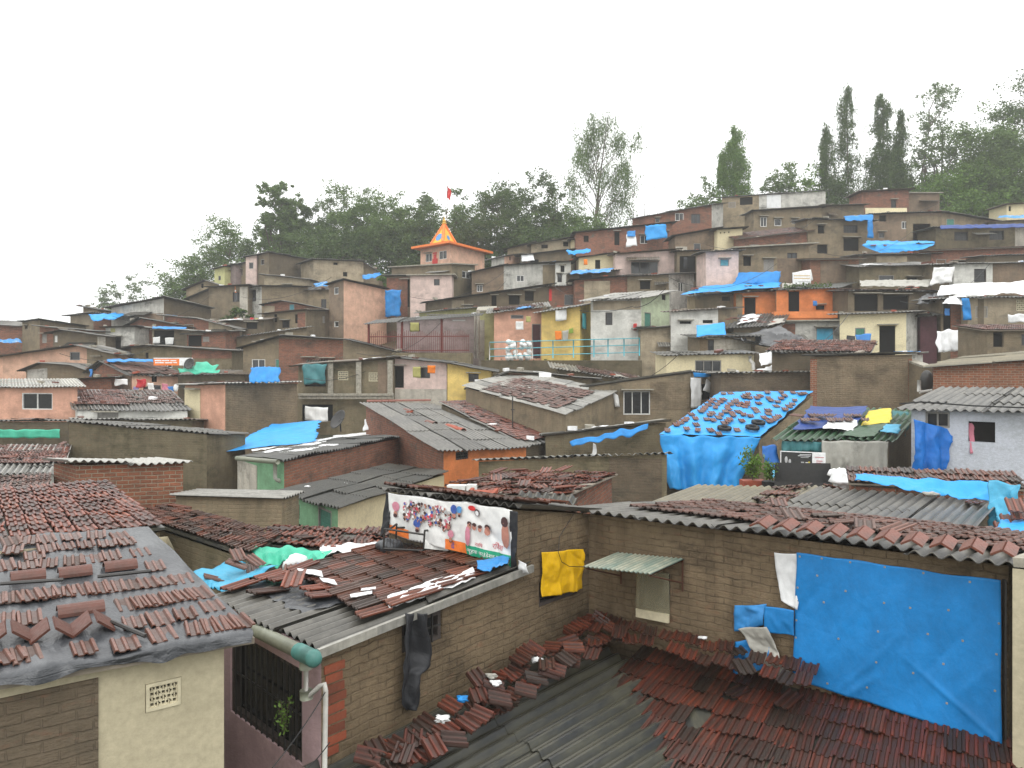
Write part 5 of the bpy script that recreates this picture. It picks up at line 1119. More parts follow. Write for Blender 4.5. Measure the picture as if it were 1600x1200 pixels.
pr_.ell(.965, .45, .03, .24, 'print_skin'); pr_.ell(.96, .22, .028, .09, 'print_dark'); pr_.ell(.69, .62, .02, .2, 'print_pink'); pr_.ell(.755, .14, .02, .07, 'print_dark'); pr_.ell(.755, .15, .013, .05, 'print_white'); pr_.ell(.715, .08, .03, .05, 'red_paint')
pr_.band(.005, .78, .19, .99, 'orange_paint', 1.1, sk=.0); pr_.band(.50, .78, .665, .99, 'orange_paint', 1.1); pr_.band(.665, .80, .995, .985, 'print_green', 1.2)
for m_, mb in pr_.m.items():
    if mb.f: part('print', mb, m_, bo)
def text_on(txt, u0, v0, u1, v1, mat, fn, off, parent, name='lettering', flat=None):
    cu = bpy.data.curves.new('t', 'FONT'); cu.body = txt; cu.size = 1; cu.resolution_u = 2; ob = bpy.data.objects.new('t', cu); C.objects.link(ob)
    bpy.context.view_layer.update(); me = ob.evaluated_get(bpy.context.evaluated_depsgraph_get()).to_mesh()
    vs = [tuple(v.co) for v in me.vertices]; fs = [tuple(p.vertices) for p in me.polygons]
    if vs:
        xs = [v[0] for v in vs]; ys = [v[1] for v in vs]; mb = MB()
        X0, X1, Y0, Y1 = min(xs), max(xs), min(ys), max(ys)
        for v in vs: mb.v.append(tuple(fn(u0+(u1-u0)*(v[0]-X0)/(X1-X0), v1+(v0-v1)*(v[1]-Y0)/(Y1-Y0), off)))
        mb.f = fs; mb.uv = [None]*len(fs); part(name, mb, mat, parent)
    ob.to_mesh_clear(); bpy.data.objects.remove(ob); bpy.data.curves.remove(cu)
text_on('रितेश', .86, .63, .935, .75, 'print_red', bfn, BOFF*1.6, bo)
text_on('रतिष', .735, .70, .79, .78, 'print_red', bfn, BOFF*1.6, bo)
text_on('ई', .545, .82, .575, .95, 'print_navy', bfn, BOFF*1.7, bo)
text_on('अर्हक फाउंडेशन जनसु पु', .675, .84, .98, .95, 'print_white', bfn, BOFF*1.8, bo)
cloth('banner_edge', 'black plastic strip down the right edge of the photo banner', 'plastic strip', [bw(805, 796, .09), bw(818, 799, .09), bw(814, 892, .09), bw(806, 888, .09)], 'cloth_black', amp=.03, edge=.03, res=.02)
cloth('banner_edge', 'black strip of sheet down the left edge of the photo banner', 'plastic strip', [bw(609, 768, .07), bw(613, 770, .07), bw(614, 826, .07), bw(602, 838, .07)], 'cloth_black', amp=.03, edge=.02, res=.02)
cloth('white_scrap', 'white plastic flap curling out below the right end of the banner', 'plastic scrap', [P(810, 875, 9.75), P(822, 880, 9.7), P(826, 896, 9.68), P(812, 898, 9.72)], 'tarp_white', amp=.03, edge=.04, res=.02)
# crate, egg tray, bag on the roof below the banner
def on_roof(px, py, lift=.08):
    n = (B2p-A2p).cross(C2p-B2p).normalized(); n = n if n.z > 0 else -n; return hit(px, py, B2p, n)+n*lift
cr = on_roof(640, 866, .1); g = root('wire_cage', cr, 'empty black metal cage lying on the tile roof in front of the banner', 'cage')
ex, ey, ez = Vector((.55, -.12, .0)), Vector((.12, .3, .0)), Vector((.02, -.02, .27)); o_ = cr-ex/2-ey/2; mb = MB()
cs = [o_, o_+ex, o_+ex+ey, o_+ey]
for i in range(4):
    a, b = cs[i], cs[(i+1) % 4]; mb.tube([a, b], .014, 5); mb.tube([a+ez, b+ez*.8], .014, 5); mb.tube([a, a+ez], .014, 5)
part('frame', mb, 'metal_dark', g); mb = MB()
for i in range(1, 12): mb.tube([o_+ex*i/12, o_+ex*i/12+ez*.5], .005, 4); mb.tube([o_+ex*i/12, o_+ex*i/12+ey], .005, 4)
part('bars', mb, 'metal_dark', g)
mb = MB(); tp = on_roof(692, 866, .12); ex, ey = Vector((.42, -.17, 0)), Vector((.08, .26, .06))
def tray(u, v): return tp+ex*(u-.5)+ey*(v-.5)+Vector((0, 0, .16*math.sin(math.pi*min(1, max(0, v)))**.5*(.75+.25*abs(math.sin(u*math.pi*5)))))
mb.grid(tray, 30, 10); o = single('egg_tray', mb, 'jali', 'cream moulded tray lying beside the black cage in front of the banner', 'tray', smooth=True); o.data.materials[0] = MATS['frame_white']
mb = MB(); mb.box(P(698, 771, 12.3), Vector((.28, -.04, 0)), Vector((.03, .15, 0)), Vector((0, 0, .12))); mb.box(P(700, 767, 12.25)+Vector((.28, 0, 0)), Vector((.14, -.02, 0)), Vector((.02, .12, 0)), Vector((0, 0, .09)))
single('foam_box', mb, 'frame_white', 'pale foam packing box lying on the tiles above the banner', 'box')
mb = MB(); mb.sphere(on_roof(610, 866, .1), .2, .14, .11, 12, 8, .5); single('rubbish_bag', mb, 'plastic_grey', 'black rubbish bag left of the black cage', 'bag', smooth=True)
bg = P(462, 884, 10.6); mb = MB(); mb.sphere(bg, .19, .15, .13, 14, 9, .7); mb.sphere(bg+Vector((-.12, -.12, -.08)), .14, .05, .05, 10, 6, .8)
wb = single('plastic_bag', mb, 'tarp_white', 'crumpled white and blue plastic bag beside the green tarp', 'bag', smooth=True)
mb = MB(); mb.sphere(bg+Vector((.06, -.11, .02)), .07, .05, .05, 8, 5, .6); part('blue_print', mb, 'cloth_blue', wb, True)
# green and blue tarps left of that
mb = MB(); slab(mb, [P(395, 912, 10.2), P(480, 905, 10.4), P(515, 858, 11.8), P(392, 860, 11.8)], .1)
single('debris_ledge', mb, 'cement_dark', 'rough ledge carrying the green tarp between two tile roofs', 'ledge')
cloth('tarp', 'green tarp draped over the roof ledge left of the white bag', 'tarp', [P(392, 855, 11.0), P(512, 856, 11.0), P(500, 884, 10.55), P(396, 892, 10.55)], 'tarp_green', amp=.1, sc=1.6, edge=.08, fold=.05, res=.03)
cloth('tarp', 'pale blue tarp sloping down from the green tarp toward the black plastic roof', 'tarp', [P(378, 869, 11.2), P(420, 874, 11.0), P(385, 905, 10.2), P(282, 912, 10.2)], 'tarp_cyan', amp=.08, sc=2, edge=.08, res=.03)
cloth('tarp', 'lower blue tarp edge hanging between the black plastic roof and the gutter', 'tarp', [P(300, 896, 10.5), P(430, 886, 10.2), P(350, 924, 9.7), P(300, 930, 9.6)], 'tarp_cyan', amp=.06, sc=2, edge=.08, res=.03)
for i, (x, y, a) in enumerate(((376, 876, .3), (386, 888, .8), (396, 900, .2), (352, 908, 1.0), (408, 884, .5), (452, 902, .1), (300, 915, .4))):
    p = P(x, y, 10.15); mb = MB(); R3 = Matrix.Rotation(a*2, 3, 'Z') @ Matrix.Rotation(.35, 3, 'X')
    add_tile(mb, p, R3 @ Vector((1, 0, 0)), R3 @ Vector((0, 1, 0)), R3 @ Vector((0, 0, 1)), sc=.68); single('roof_tile', mb, 'tile_loose', 'broken red tile lying on the pale blue and green tarps', 'roof tile', 'loose tiles on the pale blue and green tarps')
cloth('white_sheet', 'white plastic strip under the tiles right of the green tarp', 'plastic strip', [P(505, 852, 11.6), P(600, 848, 11.5), P(590, 860, 11.1), P(500, 866, 11.0)], 'tarp_white', amp=.06, edge=.08, res=.03)
for (x0, y0, x1, y1, lb) in ((465, 905, 500, 912, 'white plastic scrap under the upper left tiles of the middle roof'), (500, 920, 524, 926, 'small white scrap between tile rows of the middle roof')):
    cloth('plastic_scrap', lb, 'plastic scrap', [on_roof(x0, y0, .13), on_roof(x1, y0+4, .13), on_roof(x1+6, y1+7, .13), on_roof(x0+6, y1, .13)], 'tarp_white', amp=.01, edge=.05, res=.02)
cloth('plastic_edge', 'ragged white plastic strip showing along the lower edge of the tile roof', 'plastic strip', [on_roof(606, 946, .10), on_roof(740, 900, .10), on_roof(745, 912, .07), on_roof(612, 962, .07)], 'tarp_white', amp=.02, edge=.10, sc=5, res=.02)
cloth('blue_rag', 'small blue rag lying on the tile roof below the banner', 'rag', [on_roof(746, 896, .14), on_roof(795, 888, .16), on_roof(794, 902, .16), on_roof(748, 910, .12)], 'tarp_worn', amp=.05, edge=.05, res=.02)
for (x0, y0, x1, y1, lb) in ((566, 938, 592, 934, 'narrow pale scrap between the lower tiles of the middle roof'), (548, 948, 580, 942, 'lowest pale scrap between tiles of the middle roof')):
    cloth('plastic_scrap', lb, 'plastic scrap', [on_roof(x0, y0, .13), on_roof(x1, y1, .13), on_roof(x1, y1+5, .13), on_roof(x0, y0+5, .13)], 'tarp_white', amp=.01, edge=.05, res=.02)
# -- big blue tarp on wall Q
def qn(off): return off
bt, btf = cloth('wall_tarp', 'largest blue tarp nailed over the rough brick wall at the lower right', 'tarp', [qw(1247, 862), qw(1566, 906), qw(1566, 1162), qw(1241, 1058)], 'tarp_deep', amp=.022, sc=.9, edge=.02, res=.022, ncr=16)
bt.data.materials[0] = MATS['tarp_blue']; s0 = btf(.5, .5, .01)-btf(.5, .5, 0); sg = 1 if s0.y < 0 else -1
mb = MB(); stud = [(475, 443), (475, 498), (473, 580), (473, 650), (585, 325), (565, 395), (715, 343), (697, 462), (600, 507), (865, 362), (1025, 387), (1207, 422), (865, 511), (973, 533), (1125, 538), (843, 631), (671, 660), (1045, 641), (1180, 668), (1315, 595), (1305, 723), (836, 759), (988, 805), (1107, 765), (1300, 875), (1120, 928), (625, 846), (798, 866), (480, 315), (458, 750)]
for (x, y) in stud:
    px, py = 1070+x*.375, 750+y*.375; u = (px-1244)/322; yt = 862+44*u; yb = 1058+104*u; v = (py-yt)/(yb-yt); p = btf(min(.99, max(.01, u)), v, .0)
    nn = (btf(.5, .5, .01*sg)-btf(.5, .5, 0)).normalized(); e1_ = (QB-PB).normalized(); mb.box(p-e1_*.010-Vector((0, 0, .010))+nn*.003, e1_*.020, nn*.008, Vector((0, 0, .020)))
part('washer', mb, 'frame_grey', bt)
cloth('wall_tarp', 'worn white and blue plastic strip beside the top left of the largest blue tarp', 'tarp', [qw(1212, 862), qw(1250, 864), qw(1248, 950), qw(1223, 940)], 'tarp_worn', amp=.03, sc=2, edge=.05, res=.02).__getitem__(0).data.materials.__setitem__(0, MATS['tarp_white'])
cloth('wall_tarp', 'small folded blue tarp patch left of the largest blue tarp', 'tarp', [qw(1151, 944), qw(1200, 942), qw(1198, 976), qw(1152, 982)], 'tarp_cyan', amp=.05, sc=3, edge=.04, res=.02)[0].data.materials[0] = MATS['tarp_worn']
cloth('wall_tarp', 'flat faded blue tarp band joining the largest blue tarp', 'tarp', [qw(1198, 945, .08), qw(1246, 952, .08), qw(1246, 992, .08), qw(1200, 986, .08)], 'tarp_blue', amp=.02, sc=2, edge=.03, res=.02)
cloth('wall_tarp', 'lowest torn blue tarp scrap left of the largest blue tarp', 'tarp', [qw(1153, 1000, .08), qw(1203, 992, .06), qw(1212, 1046, .08), qw(1152, 1042, .1)], 'tarp_blue', amp=.07, sc=3, edge=.08, res=.02)
cloth('plastic_sheet', 'torn grey plastic tail hanging from the small blue patches', 'plastic sheet', [qw(1160, 978, .12), qw(1200, 975, .14), qw(1242, 1054, .1), qw(1210, 1052, .12)], 'tarp_white', amp=.06, sc=3, edge=.08, res=.02)[0].data.materials[0] = MATS['tarp_dirty']
mb = MB(); mb.box(qw(1571, 905, .04), (qw(1574, 905, .04)-qw(1571, 905, .04)), Vector((0, .05, 0)), Vector((0, 0, -1.9))); single('vertical_strip', mb, 'metal_dark', 'dark vertical strip between the largest blue tarp and the cream wall', 'strip')  # dark upright strip beside the cream wall
# awning + window plastic
aw = root('tin_awning', qw(1020, 880), 'small wavy painted tin awning over the window of the rough brick wall', 'awning')
a0, a1 = qw(987, 866, .03), qw(1070, 872, .03)
dd = Vector(((QB-PB).x, (QB-PB).y, 0)).normalized(); qn_ = Vector((dd.y, -dd.x, 0))
a0, a1 = qw(972, 862, .03), qw(1068, 871, .03); f0, f1 = a0+qn_*.66-Vector((0, 0, .07))-dd*.12, a1+qn_*.66-Vector((0, 0, .07))-dd*.12
mb = MB(); corr(mb, [f0, f1, a1, a0], pitch=.06, amp=.009, sheet=1.2, rough=.3); part('sheet', mb, 'sheet_painted', aw)
mb = MB()
for p, q_ in ((a0, f0), (a1, f1)):
    dn = Vector((0, 0, -.42)); mb.tube([p-Vector((0, 0, .03)), p+dn], .012, 5); mb.tube([q_-Vector((0, 0, .03)), p+dn*.75], .010, 5); mb.tube([p-Vector((0, 0, .03)), q_-Vector((0, 0, .03))], .012, 5)
part('bracket', mb, 'iron_brown', aw)
cloth('window_plastic', 'translucent yellowed plastic sheet over the window under the tin awning', 'plastic sheet', [qw(996, 893, .03), qw(1048, 894, .03), qw(1048, 972, .03), qw(996, 958, .05)], 'tarp_white', amp=.015, edge=.01, res=.02)
o = C.objects[-1]; m, t, b = nt('plastic_clear', .35, .5); b.inputs['Base Color'].default_value = (.30, .275, .18, 1); MATS['plastic_clear'] = m
tr_ = t.nodes.new('ShaderNodeBsdfTransparent'); mx = t.nodes.new('ShaderNodeMixShader'); mx.inputs[0].default_value = .45
t.links.new(tr_.outputs[0], mx.inputs[1]); t.links.new(b.outputs[0], mx.inputs[2]); t.links.new(mx.outputs[0], t.nodes['Material Output'].inputs[0]); o.data.materials[0] = m
mb = MB(); mb.box(qw(997, 962, .035), qw(1048, 972, .035)-qw(997, 962, .035), qn_*.03, Vector((0, 0, .11))); single('plastic_hem', mb, 'jali', 'rolled cream lower edge of the window plastic under the tin awning', 'plastic hem')
# ridge tiles along Q eave
rp_ = []
for i in range(10):
    t = .50+i*.055; p = PB.lerp(QB, t)+Vector((0, 0, .13)); bk = -qn_
    mb = MB()
    for sg_ in (-1, 1): mb.box(p+Vector((0, 0, .055))+qn_*.24, dd*sg_*.10-Vector((0, 0, .055)), bk*.34+Vector((0, 0, .03)), Vector((0, 0, .018))+dd*.01*sg_)
    single('ridge_tile', mb, 'tile_dim', 'angular dark ridge tile in the row along the wavy eave above the largest blue tarp', 'ridge tile', 'angular ridge tiles along the eave')
mb = MB(); mb.tube([P(985, 803, 11.0), P(1010, 796, 11.4), P(1045, 791, 12.0), P(1095, 790, 12.6)], .02, 7); single('curved_pipe', mb, 'pvc', 'curved white plastic pipe lying on the roof left of the pink tiles', 'pipe', smooth=True)
mb = MB(); corr(mb, [P(812, 776, 12.0), P(895, 786, 11.4), P(900, 775, 12.2), P(815, 768, 12.8)], pitch=.146, amp=.03); single('loose_sheet', mb, 'sheet_charcoal', 'short black corrugated sheet lying among the tiles right of the banner', 'sheet')
mb = MB(); a = P(722, 783, 11.6); mb.box(a, Vector((.40, -.08, 0)), Vector((.12, .24, .1)), Vector((0, 0, .03))); mb.box(a+Vector((0, -.01, .03)), Vector((.05, -.01, 0)), Vector((.12, .24, .1)), Vector((0, 0, .03))); mb.box(a+Vector((.35, -.08, .03)), Vector((.05, -.01, 0)), Vector((.12, .24, .1)), Vector((0, 0, .03)))
single('roof_tile', mb, 'terracotta', 'large flat grey brown tile tilted on edge above the middle of the banner', 'roof tile')
# plants at grille
def plant(px, py, d, r, h, label, mat='leaf_fresh', n=160, ls=.035, pot=None, group=None, seed=1):
    R = random.Random(seed+int(px)); b = P(px, py, d); rt = root('potted_plant' if pot else 'plant', b, label, 'plant', group); mb = MB(); st_ = MB()
    for k in range(7):
        a = R.uniform(0, 6.28); tip = b+Vector((math.cos(a)*r*R.random(), math.sin(a)*r*.6*R.random(), h*R.uniform(.6, 1))); st_.tube([b, b.lerp(tip, .5)+Vector((0, 0, h*.05)), tip], ls*.15, 4)
        for j in range(n//7):
            p = b.lerp(tip, R.uniform(.25, 1.05))+Vector((R.gauss(0, r*.22), R.gauss(0, r*.22), R.gauss(0, h*.07)))
            e = Vector((R.gauss(0, 1), R.gauss(0, 1), R.gauss(0, 1))).normalized(); f_ = e.cross(Vector((R.gauss(0, 1), R.gauss(0, 1), R.gauss(0, 1)))).normalized(); s = ls*R.uniform(.6, 1.3)
            mb.quad(p, p+e*s+f_*s*.5, p+e*2*s, p+e*s-f_*s*.5)
    part('leaves', mb, mat, rt); part('stem', st_, 'bark', rt)
    if pot:
        pm = MB(); w, hh, m_ = pot
        if m_ == 'terracotta': pm.box(b-Vector((w/2, w*.3, hh)), Vector((w, 0, 0)), Vector((0, w*.6, 0)), Vector((0, 0, hh)))
        else: pm.tube([b-Vector((0, 0, hh)), b], w*.42, 10, w/2)
        part('pot', pm, m_, rt)
    return rt
plant(444, 1148, 7.75, .12, .33, 'sprig of bright green leaves growing inside the barred window of the pink wall', n=110, ls=.022)
plant(1176, 750, 19.5, .32, .75, 'bushy green plant in a red planter at the foot of the blue tarp house', pot=(.55, .28, 'terracotta'), n=420, ls=.05)
plant(1203, 752, 19.2, .2, .5, 'smaller green plant in a black pot right of the red planter', pot=(.38, .4, 'black_cable'), n=220, ls=.045)
# -- cables
def cable(pts, label, r=.012, mat='black_cable', sag=.3):
    a, b = [P(*p) for p in pts]; q_ = [a.lerp(b, k/14)-Vector((0, 0, sag*4*(k/14)*(1-k/14))) for k in range(15)]; mb = MB(); mb.tube(q_, r, 4); single('cable', mb, mat, label, 'cable')
cable([(508, 1082, 7.3), (425, 1200, 6.4)], 'black cable running down from the drain pipe elbow past the pink wall', .006, sag=.03)
cable([(515, 1160, 7.2), (470, 1210, 6.6)], 'short second black cable near the foot of the drain pipe', .006, sag=.02)
cable([(705, 475, 62), (790, 440, 64)], 'thin cable crossing the pale pink house below the temple', .02, sag=.8)
cable([(990, 480, 44), (1040, 450, 46)], 'thin cable on the pale green house', .02, sag=.3)
cable([(905, 485, 44), (990, 478, 43)], 'thin cable strung from the yellow house across the green and white house', .015, sag=.2)
cable([(540, 830, 17), (690, 800, 14)], 'sagging cable in front of the cream wall left of the banner', .008, sag=.3)
mb = MB(); mb.tube([pw(893, 800), pw(868, 838, .06), pw(863, 862, .1), pw(868, 876, .1), pw(880, 883, .1), pw(905, 884, .1), qw(930, 883, .06)], .005, 4); single('cable', mb, 'black_cable', 'loose black cable looping over the yellow window cloth', 'cable')
mb = MB(); mb.tube([P(801, 620, 27.5), P(801, 692, 27.5)], .028, 6); mb.tube([P(798, 640, 27.5), P(804, 640, 27.5)], .02, 5); single('antenna_pole', mb, 'metal_dark', 'thin dark pole standing at the right end of the large corrugated roof', 'pole')

# rubbish along the tile heap in the courtyard
for i, (px, py, d, w, m_, lb) in enumerate(((690, 1132, 7.9, .07, 'tarp_white', 'long white scrap in the tile heap below the black cloth'), (722, 1100, 8.3, .06, 'tarp_blue', 'small blue plastic bag in the tile heap below the black cloth'), (768, 1064, 8.9, .06, 'tarp_dirty', 'pale cloth lump on the tile heap by the cement wall'),
        (838, 1037, 9.6, .07, 'tarp_white', 'white paper at the upper edge of the dark corrugated roof'), (775, 1075, 8.8, .06, 'tarp_white', 'white paper at the middle of the tile heap'), (1100, 1003, 9.9, .045, 'tarp_white', 'small white scrap at the foot of the wall below the tin awning'), (915, 1018, 10.2, .04, 'tarp_white', 'tiny white scrap in the inner corner of the courtyard'), (1455, 778, 13.2, .1, 'tarp_dirty', 'rag on the wavy roof near the right edge'))):
    mb = MB(); mb.sphere(P(px, py, d-.15)+Vector((0, 0, .05)), w, w*.7, w*.4, 12, 8, 1.3); single('litter', mb, m_, lb, 'litter', smooth=True)
# ================================================================ MID AND FAR THINGS
# -- big blue tarp roof, drape, tiles, tyres
T0, T1, T2, T3 = P(1031, 683, 27.3), P(1188, 687, 27.3), P(1272, 615, 32.2), P(1125, 616, 32.6)
o, tf = cloth('roof_tarp', 'bright blue tarp roof weighed down by rows of tiles and three tyres', 'tarp', [T3, T2, T1, T0], 'tarp_bright', amp=.06, sc=.8, edge=.08, res=.09, nrm=Vector((0, -.2, 1)).normalized())
for v in o.data.vertices: v.co.z += .10
tfl = lambda u, v: tf(u, v)+Vector((0, 0, .02))
cloth('hanging_tarp', 'bright blue tarp hanging down from the tiled blue roof edge', 'tarp', [T0+Vector((0, -.05, .08)), T1+Vector((0, -.05, .08)), P(1150, 771, 26.8), P(1046, 765, 26.8)], 'tarp_bright', amp=.12, sc=.9, edge=.10, fold=.14, res=.06, foldn=3.5)
pn = (T1-T0).cross(T3-T0).normalized(); pn = pn if pn.z > 0 else -pn; eu = (T1-T0).normalized()
TL = [(920,478),(965,478),(1075,480),(1195,470),(1280,468),(1355,472),(1400,480),(1425,476),(855,515),(840,530),(825,550),(920,515),(900,530),(880,545),(985,530),(965,545),(945,558),(1030,540),(1015,555),(1060,488),(1050,500),(1150,492),(1130,505),(1200,505),(1280,508),(1215,520),(1140,540),(1070,535),(1060,548),(1050,562),(1260,530),(1250,558),(1365,520),(1350,545),(1305,578),(1115,575),(1130,595),(1200,585),(1200,605),(1175,630),
 (805,565),(795,578),(780,590),(870,565),(850,600),(835,612),(815,640),(855,645),(905,610),(890,630),(930,590),(950,575),(970,600),(980,615),(960,640),(945,652),(925,665),(1015,595),(1045,610),(1090,620),(1035,650),(720,610),(745,635),(690,635),(675,648),(650,662),(625,675),(750,675),(570,710),(690,700),(760,708),(840,710),(890,732),(1005,708),(1205,655),(1225,645),(1245,632),(1265,622),(1000,520),(1085,505),(1300,490),(1330,560)]
lay_tiles([(900+x/4, 500+y/4) for x, y in TL], T0, pn, eu, 'small red clay tile weighing down the big bright blue tarp roof', 'loose clay tiles on the blue tarp roof', lift=.13, scl=.86, jit=.12, tilt=.03, fn=tfl)
def tyre(p, n, label, R=.25, r=.075):
    mb = MB(); q_ = n.to_track_quat('Z', 'Y').to_matrix()
    mb.grid(lambda u, v: p+q_ @ Vector(((R+r*math.cos(6.283*v))*math.cos(6.283*u), (R+r*math.cos(6.283*v))*math.sin(6.283*u), r*.95*math.sin(6.283*v))), 28, 12)
    for k in range(28):
        a = 6.283*k/28; mb.box(p+q_ @ Vector(((R+r)*math.cos(a), (R+r)*math.sin(a), -.04)), q_ @ Vector((.012*math.cos(a), .012*math.sin(a), 0)), q_ @ Vector((-.03*math.sin(a), .03*math.cos(a), 0)), q_ @ Vector((0, 0, .08)))
    return single('tyre', mb, 'rubber', label, 'tyre', smooth=False)
for (x, y, lb) in ((925, 704, 'leftmost old black tyre on the blue tarp roof'), (1100, 700, 'lower of the two right tyres on the blue tarp roof'), (1137, 668, 'upper right tyre on the blue tarp roof, above another tyre')):
    tyre(surf_hit(tfl, 900+x/4, 500+y/4)[0]+pn*.17, pn, lb, R=.17, r=.06)
T = lambda label, pts, mat, **k: cloth(k.pop('name', 'tarp'), label, k.pop('cat', 'tarp'), pts, mat, **k)
# -- patchwork shack (around 1220-1420, 638-750)
T('navy tarp covering the left of the patchwork shack roof', [(1266, 640, 26), (1358, 640, 26), (1340, 668, 24), (1240, 678, 23.4)], 'tarp_navy', amp=.03, lift=.13, sc=.9, sag=.1, edge=.12)
T('yellow printed sheet on the patchwork shack roof', [(1357, 648, 25.8), (1394, 644, 26), (1390, 668, 24.2), (1345, 672, 24)], 'tarp_yellow', amp=.03, lift=.13, edge=.1)
T('white plastic patch on the patchwork shack roof', [(1300, 663, 24.2), (1343, 664, 24.2), (1332, 680, 23.3), (1283, 676, 23.4)], 'tarp_white', amp=.03, lift=.13, edge=.15)
T('green netting hanging along the right of the patchwork shack roof', [(1343, 672, 24), (1390, 668, 24.2), (1366, 690, 22.7), (1310, 688, 22.7)], 'sheet_green', amp=.03, lift=.13, edge=.1)
T('dark teal cloth on the front of the patchwork shack', [(1222, 689, 22.8), (1284, 690, 22.7), (1284, 706, 22.7), (1222, 706, 22.8)], 'tarp_teal', amp=.05, fold=.05)
T('grey stained canvas wall of the patchwork shack', [(1284, 688, 22.6), (1390, 690, 22.4), (1386, 738, 22.4), (1284, 736, 22.6)], 'tarp_dirty', amp=.08, sc=.8, fold=.05)
T('teal plastic corner right of the yellow sheet on the shack', [(1394, 648, 26), (1418, 650, 26), (1418, 690, 25), (1380, 680, 25)], 'tarp_teal', amp=.03, lift=.13, edge=.1)
T('small cyan plastic piece under the yellow sheet', [(1384, 670, 23.8), (1406, 670, 23.8), (1404, 684, 23), (1374, 682, 23)], 'tarp_cyan', amp=.03, lift=.13, edge=.1)
lay_tiles([(1244+i*9+(i%3)*4, 664+(i*7)%14) for i in range(12)], P(1222, 686, 23), (P(1388, 690, 22.6)-P(1222, 686, 23)).cross(P(1426, 645, 26.5)-P(1388, 690, 22.6)).normalized()*(1 if (P(1388, 690, 22.6)-P(1222, 686, 23)).cross(P(1426, 645, 26.5)-P(1388, 690, 22.6)).z > 0 else -1), (P(1388, 690, 22.6)-P(1222, 686, 23)).normalized(), 'dark tile lying on the navy tarp of the patchwork shack', 'loose tiles on the navy tarp', lift=.3, jit=.4)
# poster board
pb = root('poster_board', P(1255, 730, 22.4), 'dark and white printed poster board with a face on the patchwork shack', 'poster'); p0, p1 = P(1220, 731, 22.4), P(1290, 734, 22.3)
ex = p1-p0; ez = Vector((0, 0, .47)); mb = MB(); mb.box(p0, ex, Vector((0, .04, 0)), ez); part('board', mb, 'print_white', pb)
mb = MB(); mb.box(p0+ex*.01+ez*.04-Vector((0, .004, 0)), ex*.69, Vector((0, .004, 0)), ez*.92); part('dark_print', mb, 'black_board', pb)
mb = MB()
for (u, v, ru, rv) in ((.12, .5, .035, .2), (.2, .4, .03, .15)): mb.sphere(p0+ex*u+ez*v-Vector((0, .006, 0)), ex.length*ru, .004, ez.length*rv, 10, 6)
part('portrait', mb, 'print_grey', pb)
fl = lambda u, v, off: p0+ex*u+ez*(1-v)-Vector((0, off, 0))
for (u0, v0, u1, v1, mt) in ((.42, .14, .68, .17, 'print_white'), (.38, .22, .66, .25, 'print_white'), (.44, .31, .62, .34, 'print_grey'), (.45, .58, .52, .84, 'print_grey'), (.55, .60, .61, .9, 'print_white'), (.61, .56, .65, .86, 'tarp_yellow'), (.76, .27, .96, .30, 'print_red'), (.79, .48, .93, .52, 'print_red'), (.79, .60, .90, .62, 'print_red')):
    mb = MB(); mb.quad(fl(u0, v1, .009), fl(u1, v1, .009), fl(u1, v0, .009), fl(u0, v0, .009)); part('print', mb, mt, pb)     # lines too small to read
# cyan roof
T('pale cyan tarp roof with black scraps in front of the shack', [(1212, 731, 21.6), (1296, 734, 21.2), (1300, 751, 19.0), (1203, 745, 19.4)], 'tarp_cyan', amp=.07, sc=1, edge=.12)
T('blue door curtain left of the poster board', [(1191, 697, 24), (1212, 695, 24), (1221, 728, 23.5), (1197, 736, 23.5)], 'tarp_deep', amp=.08, fold=.08)
for i, (x, y) in enumerate(((1212, 738), (1236, 736), (1250, 739), (1232, 742), (1252, 747), (1281, 748), (1266, 735))):
    mb = MB(); p = P(x, y-1, 19.9); mb.box(p, Vector((.18, -.05, 0)), Vector((.05, .16, 0)), Vector((.01, 0, .02))); single('tile_scrap', mb, 'tile_dim', 'dark broken tile piece on the pale cyan tarp roof', 'tile scrap', 'tile pieces on the pale cyan tarp roof')
mb = MB(); mb.sphere(P(1316, 752, 17.2), .22, .2, .2, 14, 10, .9); mb.sphere(P(1310, 742, 17.4), .2, .16, .12, 12, 8, .9); single('sack', mb, 'tarp_white', 'crumpled dirty white sack at the left end of the long blue tarp ridge', 'sack', smooth=True)
# blue ridge tarp over grey corrugated roof
T('long crumpled blue tarp laid along the wall top above the grey corrugated roof', [(1334, 741, 14.8), (1552, 755, 13.9), (1553, 788, 13.5), (1336, 752, 14.3)], 'tarp_bright', amp=.07, sc=1.8, edge=.08, res=.035)
T('faded blue tarp wrapped round the corner at the right edge', [(1546, 752, 13.7), (1592, 758, 13.0), (1590, 840, 12.6), (1545, 848, 12.9)], 'tarp_cyan', amp=.08, sc=1.5, edge=.08, res=.035)
T('bright blue tarp slope with red tiles at the right edge', [(1585, 790, 12.8), (1660, 800, 12.0), (1660, 850, 11.0), (1535, 838, 11.4)], 'tarp_bright', amp=.07, sc=1.2, edge=.08, res=.035)
for (x, y) in ((1590, 800), (1582, 826), (1572, 838), (1596, 812)):
    mb = MB(); add_tile(mb, P(x, y, 12.0), Vector((.9, -.3, 0)), Vector((.3, .8, .35)), Vector((0, -.35, .9))); single('roof_tile', mb, 'tile_red', 'red tile on the bright blue slope at the right edge', 'roof tile', 'tiles on the bright blue slope')
